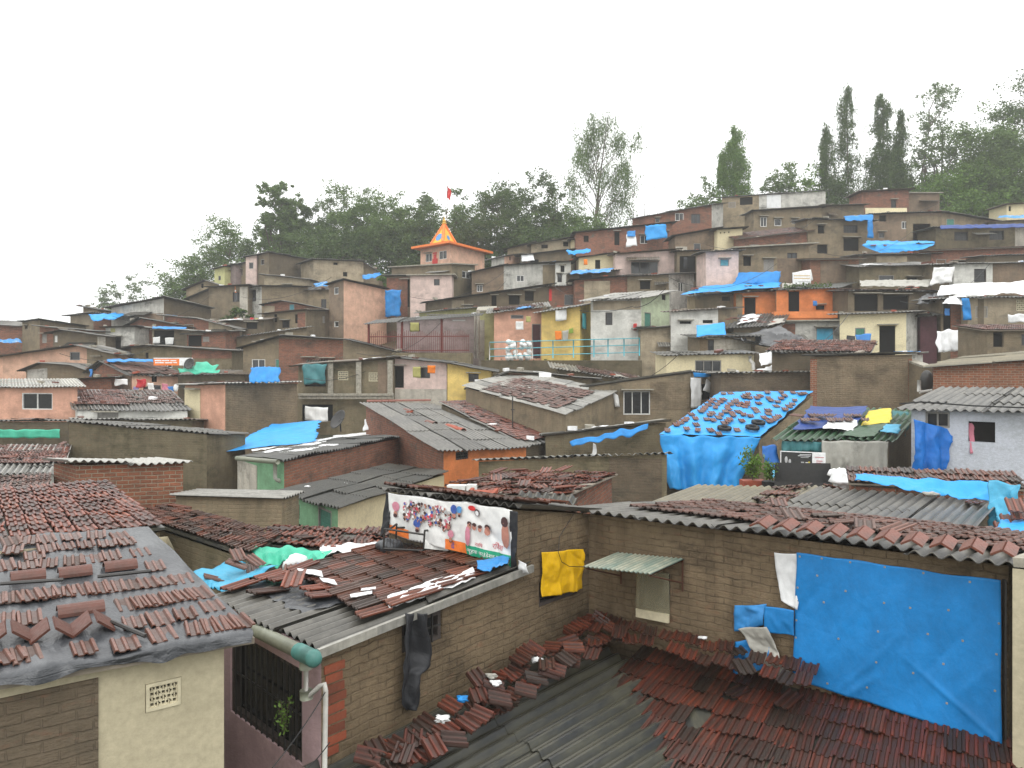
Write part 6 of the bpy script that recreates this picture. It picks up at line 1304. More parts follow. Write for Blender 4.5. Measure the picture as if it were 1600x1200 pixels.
# white house things
T('dark blue tarp curtain hanging before the whitewashed house door', [(1427, 655, 21.4), (1489, 672, 21.4), (1480, 738, 21.2), (1427, 736, 21.2)], 'tarp_deep', amp=.1, sc=.9, fold=.1, foldn=2)
T('pink cloth hanging from the window of the whitewashed house', [(1514, 661, 21.2), (1522, 662, 21.2), (1524, 706, 21.1), (1515, 709, 21.1)], 'cloth_pink', cat='cloth', name='hanging_cloth', amp=.03, fold=.03)
mb = MB(); mb.tube([P(1436, 612, 29.5), P(1436, 594, 29.5)], .07, 8); mb.tube([P(1437, 613, 29.3), P(1456, 610, 29.3)], .055, 8); single('drain_pipe', mb, 'pvc', 'white pipe bend in the gap left of the long bare brick house', 'pipe', smooth=True)
mb = MB(); mb.sphere(P(1448, 596, 31.5), .26, .22, .45, 12, 8); single('water_tank', mb, 'metal_dark', 'small dark tank in the gap beside the white pipe bend', 'tank', smooth=True)
mb = MB()
for x in (1420, 1500, 1560, 1640): pass
mb.tube([P(1405, 634, 21.5)+Vector((0, 0, .05)), P(1440, 628, 21.4), P(1520, 634, 20.8), P(1600, 637, 20.4), P(1640, 636, 20)], .02, 5); single('cable', mb, 'black_cable', 'black cable lying along the roof edge of the whitewashed house', 'cable')
T('rolled blue tarp under the eave in the middle of the photo', [(890, 690, 25.1), (1012, 663, 25.1), (1012, 673, 25.0), (895, 697, 25.0)], 'tarp_worn', amp=.07, sc=1.5, edge=.12, fold=.03)[0].data.materials[0] = MATS['tarp_blue']
T('thin pale blue scrap beside the curtain doorway of the three pane window house', [(1083, 582, 37.1), (1112, 584, 37.8), (1110, 589, 37.8), (1084, 590, 37.1)], 'tarp_blue', amp=.03)
T('tall torn white curtain at the corner of the three pane window house', [(1079, 590, 37.0), (1095, 590, 37.5), (1095, 636, 37.5), (1079, 638, 37.0)], 'tarp_white', amp=.06, sc=1.5, fold=.04, edge=.08, cat='curtain')
T('small torn white rag right of the tall white curtain', [(1103, 592, 37.7), (1115, 603, 38), (1110, 614, 38), (1099, 612, 37.7)], 'tarp_white', amp=.06, cat='rag', edge=.1)
T('blue and white garment on the wall left of the three pane window', [(957, 612, 30.8), (966, 618, 30.8), (969, 636, 30.8), (961, 636, 30.8)], 'cloth_white', amp=.05, cat='garment')
T('white rag hanging on the mossy wall below the rolled blue tarp', [(927, 692, 25.3), (930, 694, 25.3), (932, 712, 25.2), (924, 713, 25.2)], 'cloth_white', amp=.03, cat='rag')
# white sheets near 1185-1235
T('crumpled white sheet heap below the red tile roof', [(1186, 552, 38.5), (1232, 549, 38.8), (1238, 565, 37.4), (1189, 574, 37.4)], 'tarp_white', amp=.14, sc=1, edge=.12)
T('flat white plastic roof patch with holes beside the low dark brick wall', [(1222, 566, 37.5), (1256, 567, 37.5), (1254, 579, 36.3), (1180, 579, 36.3)], 'tarp_white', amp=.05, edge=.15)
mb = MB(); mb.tube([P(1172, 556, 39.5), P(1172, 563, 39.5), P(1177, 568, 39.3), P(1177, 578, 39.3)], .09, 8); single('drain_pipe', mb, 'pvc', 'white drain pipe at the right corner of the cream triple window house', 'pipe', smooth=True)
T('square blue tarp over the room between the blank cement house and the black netting', [(1088, 508, 45), (1133, 505, 45), (1134, 523, 44), (1089, 526, 44)], 'tarp_bright', amp=.08, sc=1, edge=.1)
T('black netting sagging over the room right of the square blue tarp', [(1125, 520, 45), (1218, 508, 46), (1262, 532, 43), (1175, 536, 43)], 'tarp_black', amp=.2, sc=.6, sag=.5, edge=.2)
T('wide blue tarp roof with dark tiles left of the orange house', [(1100, 447, 57), (1220, 441, 57), (1218, 449, 53.5), (1063, 460, 53.5)], 'tarp_bright', amp=.12, sc=.6, edge=.2)
T('upright blue tarp wall above the wide blue tarp roof', [(1154, 426, 57.5), (1221, 424, 57.5), (1219, 444, 57), (1146, 446, 57)], 'tarp_blue', amp=.2, sc=.6, edge=.2)
T('white printed signboard sheet leaning on the roof right of the wide blue tarp', [(1238, 426, 54), (1267, 421, 54), (1270, 438, 54), (1238, 446, 54)], 'cloth_white', cat='sign', name='sign_sheet', amp=.06)
T('small pale green heap at the foot of the white printed signboard', [(1222, 443, 53.5), (1240, 442, 53.5), (1238, 450, 53.2), (1222, 450, 53.2)], 'tarp_dirty', cat='rag', amp=.08)
T('crumpled white sheets on the debris roof left of the orange house', [(1160, 494, 50), (1190, 490, 50.5), (1184, 500, 49), (1152, 508, 48.2)], 'tarp_white', amp=.15, sc=1, edge=.2)
T('blue cloth hanging below the cream hooded house window', [(1336, 523, 44.6), (1362, 521, 44.6), (1360, 536, 44.5), (1338, 531, 44.5)], 'cloth_blue', cat='cloth', name='hanging_cloth', amp=.05)
T('black cloth hanging left of the blue cloth on the cream hooded house', [(1323, 524, 44.6), (1336, 525, 44.6), (1336, 533, 44.5), (1323, 532, 44.5)], 'cloth_black', cat='cloth', name='hanging_cloth', amp=.05)
T('big white sheet wall between the maroon wall and the brown tiled hut', [(1464, 517, 42), (1534, 511, 42), (1540, 548, 41.5), (1464, 548, 41.5)], 'tarp_white', amp=.14, sc=.7, fold=.06, edge=.15)
T('long white plastic roof reaching the right edge', [(1470, 446, 49.5), (1680, 436, 49.5), (1680, 460, 46.5), (1464, 462, 46.5)], 'tarp_white', amp=.14, sc=.6, edge=.2)
T('smaller white plastic flap below the left end of the long white plastic roof', [(1483, 463, 46.4), (1512, 461, 46.4), (1504, 478, 45.4), (1470, 476, 45.4)], 'tarp_white', amp=.12, sc=.8, edge=.2)
T('narrow blue tarp hanging under the long white plastic roof', [(1502, 466, 45.5), (1514, 466, 45.5), (1519, 500, 45.5), (1505, 501, 45.5)], 'tarp_blue', amp=.08, fold=.06)
T('grey crumpled plastic over the dark room left of the long white roof', [(1440, 462, 49), (1480, 455, 50), (1472, 470, 47), (1432, 476, 47)], 'tarp_black', amp=.15, edge=.2)
T('cream hanging tarp curtain left of the white painted room', [(1459, 418, 53.7), (1491, 417, 53.7), (1486, 442, 53.5), (1453, 446, 53.5)], 'tarp_white', amp=.12, fold=.12, edge=.15)[0].data.materials[0] = MATS['cloth_white']
T('grey brown tarp strip below the mould stained cement house', [(1343, 438, 54.5), (1455, 437, 54.5), (1452, 448, 53), (1345, 447, 53)], 'tarp_dirty', amp=.1, edge=.2)
T('white cloth strip at the right edge above the brown tiled hut', [(1575, 491, 45), (1660, 490, 45), (1660, 503, 45), (1575, 504, 45)], 'tarp_white', amp=.08, edge=.1)
T('bright blue tarp dotted with tiles high on the right slope', [(1355, 376, 63), (1452, 378, 63), (1462, 381, 61.5), (1346, 384, 61.5)], 'tarp_bright', amp=.12, sc=.6, edge=.3)
T('front fall of the tile dotted bright blue tarp', [(1346, 383, 61.4), (1462, 381, 61.4), (1440, 391, 61), (1378, 396, 61)], 'tarp_bright', amp=.1, sc=.7, edge=.3)
T('blue strip along the eave of the two storey cement house', [(1318, 338, 65.5), (1364, 335, 65.5), (1363, 344, 65), (1322, 345, 65)], 'tarp_blue', amp=.08, edge=.15)
T('blue strip hanging down the right corner of the two storey cement house', [(1356, 344, 65), (1364, 343, 65), (1364, 372, 65), (1355, 372, 65)], 'tarp_blue', amp=.06, edge=.1)
T('dark blue plastic edge on the sooty house at the right edge', [(1470, 352, 64), (1680, 348, 64), (1680, 354, 63.5), (1468, 358, 63.5)], 'tarp_navy', amp=.06, edge=.15)
T('blue and white plastic edge on the orange roof at the upper right edge', [(1560, 337, 72.5), (1680, 336, 72.5), (1680, 342, 72), (1560, 340, 72)], 'tarp_worn', amp=.08, edge=.2)
T('square blue tarp hung on the upper brick house', [(1008, 352, 71), (1040, 350, 71), (1044, 371, 70.8), (1009, 376, 70.8)], 'tarp_bright', amp=.12, sc=.7, edge=.15)
T('white covered bundle left of the square blue tarp on the upper brick house', [(979, 366, 70.5), (993, 362, 70.5), (996, 384, 70), (978, 386, 70)], 'tarp_white', amp=.12, edge=.1)
T('blue cap sheet over the white covered bundle', [(980, 362, 70.4), (993, 360, 70.4), (994, 369, 70.2), (980, 370, 70.2)], 'tarp_blue', amp=.1, edge=.1)
T('white plastic sheet beside the peach room near the temple', [(814, 398, 70.5), (832, 396, 70.5), (836, 407, 70), (816, 409, 70)], 'tarp_white', amp=.08, edge=.1)
T('long blue plastic strip on the layered roofs under the tree line', [(884, 392, 69.5), (924, 389, 69.5), (922, 394, 69), (890, 398, 69)], 'tarp_bright', amp=.1, edge=.2)
T('blue and white scraps on the shelf like roof', [(893, 423, 60.5), (958, 419, 60.5), (956, 424, 59.8), (890, 429, 59.8)], 'tarp_worn', amp=.08, edge=.2)
T('blue tarp hanging in the gap beside the blank peach wall', [(602, 453, 65.5), (627, 453, 65.5), (626, 494, 65.3), (602, 495, 65.3)], 'tarp_blue', amp=.12, fold=.08, edge=.12)
T('blue tarp scrap behind the small green bush left of the temple', [(566, 430, 79), (598, 425, 79), (594, 433, 78), (567, 437, 78)], 'tarp_blue', amp=.15, edge=.3)
T('blue and orange scraps on the roof left of the tall brick front', [(491, 443, 69), (514, 439, 69), (512, 446, 68), (492, 448, 68)], 'tarp_worn', amp=.1, edge=.25)
T('blue tarp draped over the small grey house near the left skyline', [(138, 491, 64), (203, 489, 66), (180, 500, 64), (146, 502, 63.5)], 'tarp_bright', amp=.12, sc=.6, edge=.25)
T('blue and white striped tarp at the far left edge', [(-40, 533, 60.5), (33, 529, 60.5), (34, 535, 60), (-40, 538, 60)], 'tarp_worn', amp=.1, edge=.2)
T('thin blue plastic edge over the laundry porch', [(238, 510, 54.6), (292, 511, 54.6), (292, 514, 54), (238, 514, 54)], 'tarp_blue', amp=.06, edge=.15)
T('thin blue plastic edge over the peach laundry house', [(168, 561, 44.5), (240, 561, 44.5), (240, 565, 43.8), (168, 565, 43.8)], 'tarp_blue', amp=.06, edge=.15)
T('left white square cloth on the laundry porch', [(239, 527, 54.3), (250, 526, 54.3), (250, 537, 54.3), (239, 537, 54.3)], 'cloth_white', cat='cloth', name='hanging_cloth', amp=.05)
T('right white square cloth on the laundry porch', [(258, 528, 54.3), (272, 527, 54.3), (270, 538, 54.3), (259, 539, 54.3)], 'cloth_white', cat='cloth', name='hanging_cloth', amp=.05)
T('green plastic roof scraps beside the orange banner', [(306, 566, 44), (340, 570, 43.5), (336, 582, 42.8), (302, 578, 43)], 'tarp_green', amp=.15, sc=1, edge=.25)
T('green strip of plastic along the wavy eave by the orange banner', [(278, 576, 43.2), (345, 578, 43), (344, 583, 42.6), (280, 583, 42.8)], 'tarp_green', amp=.08, edge=.2)
T('green cloth strip across the hut wall at the left edge', [(-60, 671, 28.7), (94, 671, 28.7), (94, 684, 28.7), (-60, 684, 28.7)], 'tarp_green', amp=.05, edge=.06)
T('blue tarp on the roof of the rough brick side house, with torn ends', [(391, 575, 31.5), (437, 573, 31.5), (436, 596, 30.5), (389, 597, 30.5)], 'tarp_blue', amp=.08, sc=1, fold=.05, edge=.1)
T('wide blue tarp roof below the rough brick side house', [(424, 662, 31), (500, 657, 32), (494, 690, 27), (345, 708, 25)], 'tarp_bright', amp=.08, sc=.7, edge=.15)
T('clear plastic and teal netting sagging on the ornate cement house balcony', [(473, 570, 37.5), (510, 568, 37.5), (510, 598, 37.3), (475, 600, 37.3)], 'tarp_teal', amp=.12, edge=.15)
T('white cloth under the ornate cement house', [(477, 634, 37.4), (513, 636, 37.4), (512, 658, 37.3), (476, 656, 37.3)], 'cloth_white', cat='cloth', name='hanging_cloth', amp=.1, sag=.1)
T('white cloth on the ridge of the low orange gable band house', [(842, 582, 36.3), (862, 583, 36.3), (861, 592, 36.2), (843, 591, 36.2)], 'cloth_white', cat='cloth', name='hanging_cloth', amp=.05)
T('white cloth high on the yellow house front', [(868, 485, 46), (885, 483, 46), (885, 500, 46), (868, 502, 46)], 'cloth_white', cat='cloth', name='hanging_cloth', amp=.05)
T('orange towel on the yellow house front', [(867, 517, 45.8), (877, 517, 45.8), (877, 531, 45.8), (868, 531, 45.8)], 'cloth_orange', cat='towel', name='towel', amp=.03)
T('grey towel between the orange and green ones on the yellow house', [(878, 517, 45.8), (888, 515, 45.8), (888, 532, 45.8), (879, 533, 45.8)], 'cloth_white', cat='towel', name='towel', amp=.03)[0].data.materials[0] = MATS['tarp_dirty']
T('small green towel at the right of the washing line on the yellow house', [(889, 514, 45.8), (896, 512, 45.8), (896, 520, 45.8), (889, 522, 45.8)], 'cloth_green', cat='towel', name='towel', amp=.03)
T('teal cloth hanging on the shaded side of the yellow house', [(910, 489, 46), (916, 490, 46.5), (916, 515, 46.5), (910, 513, 46)], 'cloth_teal', cat='cloth', name='hanging_cloth', amp=.03)
mb = MB(); mb.box(P(990, 516, 44.9), Vector((.2, 0, 0)), Vector((0, .15, 0)), Vector((0, 0, .38))); mb.box(P(991, 508, 44.8), Vector((.16, 0, 0)), Vector((0, .05, 0)), Vector((0, 0, .1))); single('meter_box', mb, 'red_paint', 'small red box on the corner of the green and white house', 'box')
# laundry by the peach laundry house
for k, (x0, y0, x1, y1, m_, lb) in enumerate(((180, 592, 200, 602, 'cloth_white', 'white cloth left of the colourful washing'), (213, 592, 228, 606, 'cloth_red', 'dark red garment in the colourful washing'), (209, 604, 218, 615, 'cloth_purple', 'lilac cloth low in the colourful washing'),
        (224, 604, 232, 615, 'cloth_black', 'black garment in the colourful washing'), (231, 598, 240, 609, 'cloth_white', 'white shirt in the colourful washing'), (240, 602, 252, 615, 'cloth_black', 'wide black garment at the middle of the colourful washing'),
        (253, 599, 262, 610, 'cloth_pink', 'pink garment in the colourful washing'), (262, 604, 272, 615, 'cloth_blue', 'blue garment right in the colourful washing'), (272, 601, 279, 611, 'cloth_white', 'rightmost pale garment in the colourful washing'),
        (139, 577, 144, 588, 'cloth_blue', 'small blue garment hanging by the low brick hut'))):
    T(lb, [(x0, y0, 42), (x1, y0, 42), (x1, y1, 42), (x0, y1, 42)], m_, cat='garment', name='garment', amp=.06, fold=.05, edge=.1)
for k, (x0, y0, x1, y1, m_, lb) in enumerate(((391, 496, 397, 506, 'cloth_red', 'dark red garment on the porch below the white balcony'), (398, 497, 403, 508, 'cloth_olive', 'mustard garment on the porch below the white balcony'), (405, 496, 411, 509, 'cloth_white', 'white garment on the porch below the white balcony'), (376, 502, 388, 507, 'cloth_pink', 'pale pink cloth left on the porch below the white balcony'))):
    T(lb, [(x0, y0, 60.5), (x1, y0, 60.5), (x1, y1, 60.5), (x0, y1, 60.5)], m_, cat='garment', name='garment', amp=.06)
for x0, y0, x1, y1, m_, lb in ((822, 494, 829, 503, 'cloth_olive', 'yellow bag hanging by the pink room'), (806, 502, 818, 515, 'cloth_white', 'pale bags hanging on the pink room wall'), (1270, 470, 1276, 478, 'cloth_blue', 'small cloth on the orange balcony'),
        (1476, 482, 1484, 493, 'cloth_blue', 'blue shirt in the open dark doorway room'), (1068, 402, 1074, 420, 'cloth_black', 'dark garment in the gap between pale pink houses'), (912, 405, 918, 414, 'cloth_orange', 'orange garment by the mustard room door'), (641, 504, 655, 518, 'cloth_olive', 'olive garment on the pink walled room'), (668, 571, 680, 583, 'cloth_orange', 'orange cloth by the balcony window'), (645, 573, 657, 590, 'cloth_olive', 'olive shutter cloth by the balcony window')):
    d_ = {822: 46.5, 806: 46.8, 1270: 51, 1476: 45.8, 1068: 62, 912: 63, 641: 52.5, 668: 37.4, 645: 37.4}[x0]
    T(lb, [(x0, y0, d_), (x1, y0, d_), (x1, y1, d_), (x0, y1, d_)], m_, cat='garment', name='garment', amp=.05)
# banners with lettering
def signboard(label, x0, y0, x1, y1, d, mat, txt, tmat, bands=()):
    a, b = P(x0, y1, d), P(x1, y1, d); e_ = b-a; z_ = P(x0, y0, d)-a; r = root('sign_board', a, label, 'sign'); mb = MB(); mb.box(a, e_, Vector((0, .05, 0)), z_); part('board', mb, mat, r)
    for (u0, v0, u1, v1, m_) in bands:
        mb = MB(); mb.box(a+e_*u0+z_*v0-Vector((0, .01, 0)), e_*(u1-u0), Vector((0, .01, 0)), z_*(v1-v0)); part('band', mb, m_, r)
    for (tx, u0, v0, u1, v1) in txt: text_on(tx, u0, v0, u1, v1, tmat, lambda u, v, o_: a+e_*u+z_*(1-v)-Vector((0, o_, 0)), .02, r)
    return r
signboard('orange and white lettered banner on the flat room roof', 240, 559, 301, 571, 43.5, 'orange_paint', [], 'print_white', [(.66, 0, 1, 1, 'print_white'), (0, .88, .66, 1, 'print_white'), (.03, .55, .2, .72, 'print_white'), (.22, .57, .40, .72, 'print_white'), (.43, .55, .58, .7, 'print_white'), (.04, .28, .26, .44, 'print_white'), (.29, .28, .48, .42, 'print_white'), (.5, .3, .6, .43, 'print_white')])
signboard('small orange and white striped board on the cement house roof', 367, 447, 384, 457, 71, 'orange_paint', [], 'print_white', [(0, .15, 1, .4, 'print_white')])
signboard('small white notice with yellow stripes in front of the square red brick room', 1239, 427, 1267, 444, 53.6, 'print_white', [], 'print_dark', [(.05, .75, .95, .8, 'gold'), (.05, .5, .95, .55, 'gold'), (.3, .2, .95, .28, 'print_grey')])
# -- satellite dishes
def dish(px, py, d, r, label, look):
    p = P(px, py, d); rt = root('satellite_dish', p-Vector((0, 0, r)), label, 'satellite dish'); q_ = Vector(look).normalized().to_track_quat('Z', 'Y').to_matrix(); mb = MB()
    mb.grid(lambda u, v: p+q_ @ Vector((r*v*math.cos(6.283*u), r*v*math.sin(6.283*u), .28*r*v*v)), 24, 5); o = part('dish', mb, 'metal_dark' if r < .5 else 'frame_grey', rt, True); md = o.modifiers.new('t', 'SOLIDIFY'); md.thickness = .02
    mb = MB(); mb.tube([p+q_ @ Vector((0, r, .28*r)), p+q_ @ Vector((0, 0, r*.9))], .015, 5); mb.tube([p, p-Vector((0, -.2, r*1.1))], .03, 6); part('arm', mb, 'metal_dark', rt)
dish(531, 657, 27, .42, 'dark satellite dish beside the large corrugated roof', (-.6, -.6, .5))
dish(297, 569, 43, .35, 'grey satellite dish between the orange banner and green scraps', (-.3, -1, .4))
# -- white rags by the brick gable (575-600,655-675)
T('white sheet scrap at the brick gable of the large corrugated roof', [(570, 655, 30), (577, 655, 30), (586, 670, 29.6), (568, 674, 29.6)], 'tarp_white', amp=.08, edge=.1, cat='plastic scrap')
T('pale blue plastic sheet hanging at the brick gable of the large corrugated roof', [(594, 655, 28.8), (609, 660, 28.5), (606, 682, 28), (594, 674, 28.3)], 'tarp_white', amp=.06, edge=.08)
# white strips on the long dark roof of the green-end house
nA, nB, nC = P(372, 716, 23.0), P(444, 722, 20.5), P(628, 684, 26.5)
pr3 = (nB-nA).cross(nC-nB).normalized(); pr3 = pr3 if pr3.z > 0 else -pr3
def on3(x, y, l=.09): return hit(x, y, nB, pr3)+pr3*l
for i, (x0, y0, x1, y1, w) in enumerate(((392, 706, 470, 692, 3), (410, 709, 510, 692, 3), (430, 712, 590, 684, 4), (520, 684, 606, 675, 4), (470, 694, 560, 680, 3))):
    T('white plastic strip laid along the long dark roof, number %s from the front edge' % ('one', 'two', 'three', 'four', 'five')[i] if 0 else ['shortest white strip at the left of the long dark roof', 'second white strip at the left of the long dark roof', 'longest white strip along the front edge of the long dark roof', 'white strip at the upper right of the long dark roof', 'middle white strip of the long dark roof'][i],
      [on3(x0, y0), on3(x1, y1), on3(x1+3, y1+w), on3(x0+3, y0+w)], 'tarp_white', amp=.02, edge=.12, name='plastic_strip', cat='plastic strip')
T('blue rag at the right end of the long dark roof', [on3(600, 677, .15), on3(618, 676, .15), on3(620, 683, .12), on3(603, 684, .12)], 'tarp_blue', amp=.06, edge=.1, cat='rag')
wA, wB, wC = P(438, 772, 19.5), P(528, 795, 17.2), P(694, 742, 22.0); w4 = (wB-wA).cross(wC-wB).normalized(); w4 = w4 if w4.z > 0 else -w4
T('small light blue sheet on the long dark roof above the cream wall', [hit(541, 765, wB, w4)+w4*.08, hit(562, 762, wB, w4)+w4*.08, hit(566, 767, wB, w4)+w4*.08, hit(545, 772, wB, w4)+w4*.08], 'tarp_cyan', amp=.02)
for i, (x, y) in enumerate(((562, 756), (570, 757), (579, 750), (540, 761), (481, 766), (635, 739), (600, 746))):
    mb = MB(); p = hit(x, y, wB, w4)+w4*.08; mb.sphere(p, .09, .08, .04, 6, 4, 1); single('litter', mb, 'print_white', 'small white scrap of litter on the dark roof above the cream wall', 'litter', 'white scraps on the dark roof above the cream wall')
# PVC pipe at green wall
mb = MB(); mb.tube([P(430, 725, 20.6), P(430, 747, 20.6), P(433, 750, 20.6), P(440, 752, 20.7)], .06, 8); single('drain_pipe', mb, 'pvc', 'cream drain pipe on the pale green end wall', 'pipe', smooth=True)
mb = MB(); mb.tube([P(370, 716, 21.6), P(434, 722, 20.0)], .07, 8); single('rain_gutter', mb, 'pipe_grey', 'round gutter under the left end of the long dark roof', 'gutter', smooth=True)
# tiles lying on the large corrugated roof
gA, gB, gC = P(572, 634, 30), P(693, 704, 22.8), P(822, 699, 25); g4 = (gB-gA).cross(gC-gB).normalized(); g4 = g4 if g4.z > 0 else -g4
for i, (x, y, lb) in enumerate(((638, 646, 'ridge tile highest on the large corrugated roof'), (673, 665, 'grey ridge tile in the middle of the large corrugated roof'), (705, 671, 'left of two red ridge tiles low on the large corrugated roof'), (717, 675, 'right of two red ridge tiles low on the large corrugated roof'))):
    ridge_tile(x, y, gB, g4, (gC-gA), lb, w=.5, r=.16, mat='tile_dim' if i < 2 else 'terracotta', lift=.08)
for i in range(9):
    ridge_tile(579+i*11, 631-.2*i, gB, g4, Vector((1, 0, 0)), 'tile in the cap row along the top of the large corrugated roof', 'cap tiles on the large corrugated roof', w=.36, r=.12, mat='tile_red', lift=.1)
# ---------------------------------------------------------------- retaining walls, railings, fence
def blockwall(label, pts, top, bot, mat, th=.5, name='retaining_wall', cat='wall'):
    mb = MB()
    for (x0, d0, ya0), (x1, d1, ya1) in zip(pts, pts[1:]):
        a, b = P(x0, ya0, d0), P(x1, ya1, d1); mb.box(Vector((a.x, a.y, min(a.z, b.z)-bot)), Vector((b.x-a.x, b.y-a.y, 0)), Vector((0, th, 0)), Vector((0, 0, bot+(0))))
    return single(name, mb, mat, label, cat)
blockwall('long mossy stone retaining wall below the cyan railing', [(752, 44.5, 563), (1003, 43, 562)], 0, 2.6, 'cement_mossy')
blockwall('rounded mossy concrete wall below the red iron fence', [(612, 41, 551), (736, 41, 549)], 0, 1.0, 'cement_mossy', th=2.5)
rl = root('railing', P(880, 562, 43.5), 'cyan and grey three bar pipe railing along the lane', 'railing')
def rtop(x): return 535-(x-765)*.028
for i, x in enumerate((765, 807, 832, 864, 896, 928, 950, 975, 999)):
    mb = MB(); a = P(x, rtop(x), 43); mb.tube([a, a-Vector((0, 0, 1.05))], .04, 6); part('post', mb, 'rail_cyan' if x > 850 else 'pvc', rl, True)
for k, dz in enumerate((0, 10.5, 22)):
    mb = MB(); mb.tube([P(765, rtop(765)+dz, 43), P(1000, rtop(1000)+dz, 43)], .03, 6); part('rail', mb, 'rail_cyan', rl, True)
# bottle sacks heap behind railing
mb = MB(); R = random.Random(5)
for i in range(34): mb.sphere(P(R.uniform(793, 828), 560-R.uniform(0, 1)**1.5*26, 44.2+R.random()*.6), .16, .14, .17, 8, 5, .5)
single('bottle_heap', mb, 'cloth_white', 'heap of pale sacks and bottles behind the railing beside the pink room', 'heap', smooth=True)
fn_ = root('iron_fence', P(655, 552, 44), 'red iron bar fence and posts holding a wavy lean-to sheet', 'fence')
FD = 46.5
for x, y0 in ((576, 505), (628, 502), (690, 497)):
    mb = MB(); a, b = P(x, y0, FD), P(x, 556, FD); mb.box(a-Vector((.07, 0, 0)), Vector((.14, 0, 0)), Vector((0, .1, 0)), b-a); part('post', mb, 'rust_red', fn_)
mb = MB()
for i in range(52):
    x = 577+i*3.04; a, b = P(x, 519+3*math.sin(i*.9), FD), P(x, 553, FD); mb.box(a, Vector((.028, 0, 0)), Vector((0, .03, 0)), b-a)
for y in (527, 549): mb.box(P(576, y, FD-.05), P(733, y-1, FD-.05)-P(576, y, FD-.05), Vector((0, .04, 0)), Vector((0, 0, .06)))
part('bars', mb, 'rust_red', fn_)
mb = MB(); corr(mb, [P(568, 507, FD-.5), P(752, 493, FD-.5), P(757, 489, FD+3.4), P(590, 500, FD+3.4)], far=True); part('lean_to_sheet', mb, 'sheet_dark', fn_)
# pole / red tank etc.
mb = MB(); mb.tube([P(747, 484, 51), P(747, 560, 51)], .12, 7); mb.tube([P(742, 492, 51), P(742, 560, 51)], .06, 6); single('utility_post', mb, 'peeling', 'pale peeling post at the corner of the lane', 'post')
mb = MB(); mb.box(P(1210, 497, 51.2), Vector((3.95, -.2, 0)), Vector((0, .6, 0)), Vector((0, 0, .42))); single('balcony_slab', mb, 'orange', 'orange mouldy balcony front under the open black doorway', 'balcony')
mb = MB(); mb.box(P(690, 434, 60), Vector((.01, 0, 0)), Vector((0, .01, 0)), Vector((0, 0, .01)))
# cornice and pilasters of the ornate house
oh = root('facade_trim', P(540, 625, 37.8), 'moulded cornice and pilasters across the ornate cement house front', 'trim')
for x in (517, 561, 610):
    mb = MB(); a = P(x, 617, 37.9); mb.box(a-Vector((.14, .14, 0)), Vector((.28, 0, 0)), Vector((0, .15, 0)), P(x, 563, 37.9)-a); part('pilaster', mb, 'concrete', oh)
mb = MB()
for k, (y, t_) in enumerate(((623, .24), (618, .12))): a, b = P(468, y, 37.8), P(616, y, 37.8); mb.box(a-Vector((0, .2+.08*k, 0)), b-a, Vector((0, .2, 0)), Vector((0, 0, t_)))
part('cornice', mb, 'concrete', oh)
# hooded canopy over pale pink window
mb = MB(); corr(mb, [P(978, 407, 61.0), P(1031, 405, 61.0), P(1029, 401, 61.9), P(980, 402, 61.9)], far=True, pitch=.2); single('window_hood', mb, 'sheet_brown', 'rusty narrow hood over the broken window of the pale pink house', 'window hood')
# dark tall tree-like debris stacks on roofs: loose tiles / planks
R = random.Random(11)
for i in range(46):
    x, y, d = R.choice(((1165, 500, 47), (1190, 504, 46.5), (1350, 452, 50), (1400, 454, 50), (1430, 452, 50), (1160, 455, 55.5), (1105, 455, 55), (1185, 450, 55), (1375, 388, 61.5), (1420, 387, 61.5), (1398, 385, 61.8)))
    x += R.uniform(-22, 22); y += R.uniform(-2.5, 2.5)
    mb = MB(); p = P(x, y, d-.2)+Vector((0, 0, .1)); a = R.uniform(0, 3); mb.box(p, Vector((math.cos(a), math.sin(a), 0))*R.uniform(.2, .5), Vector((-math.sin(a), math.cos(a), 0))*.22, Vector((0, .02, .05)))
    single('roof_weight', mb, R.choice(['tile_dim', 'terracotta', 'tile_red', 'wood_grey']), 'brick or tile weighing down a far tarp or sheet roof on the right slope', 'roof weight', 'bricks and tiles weighing down far roofs')

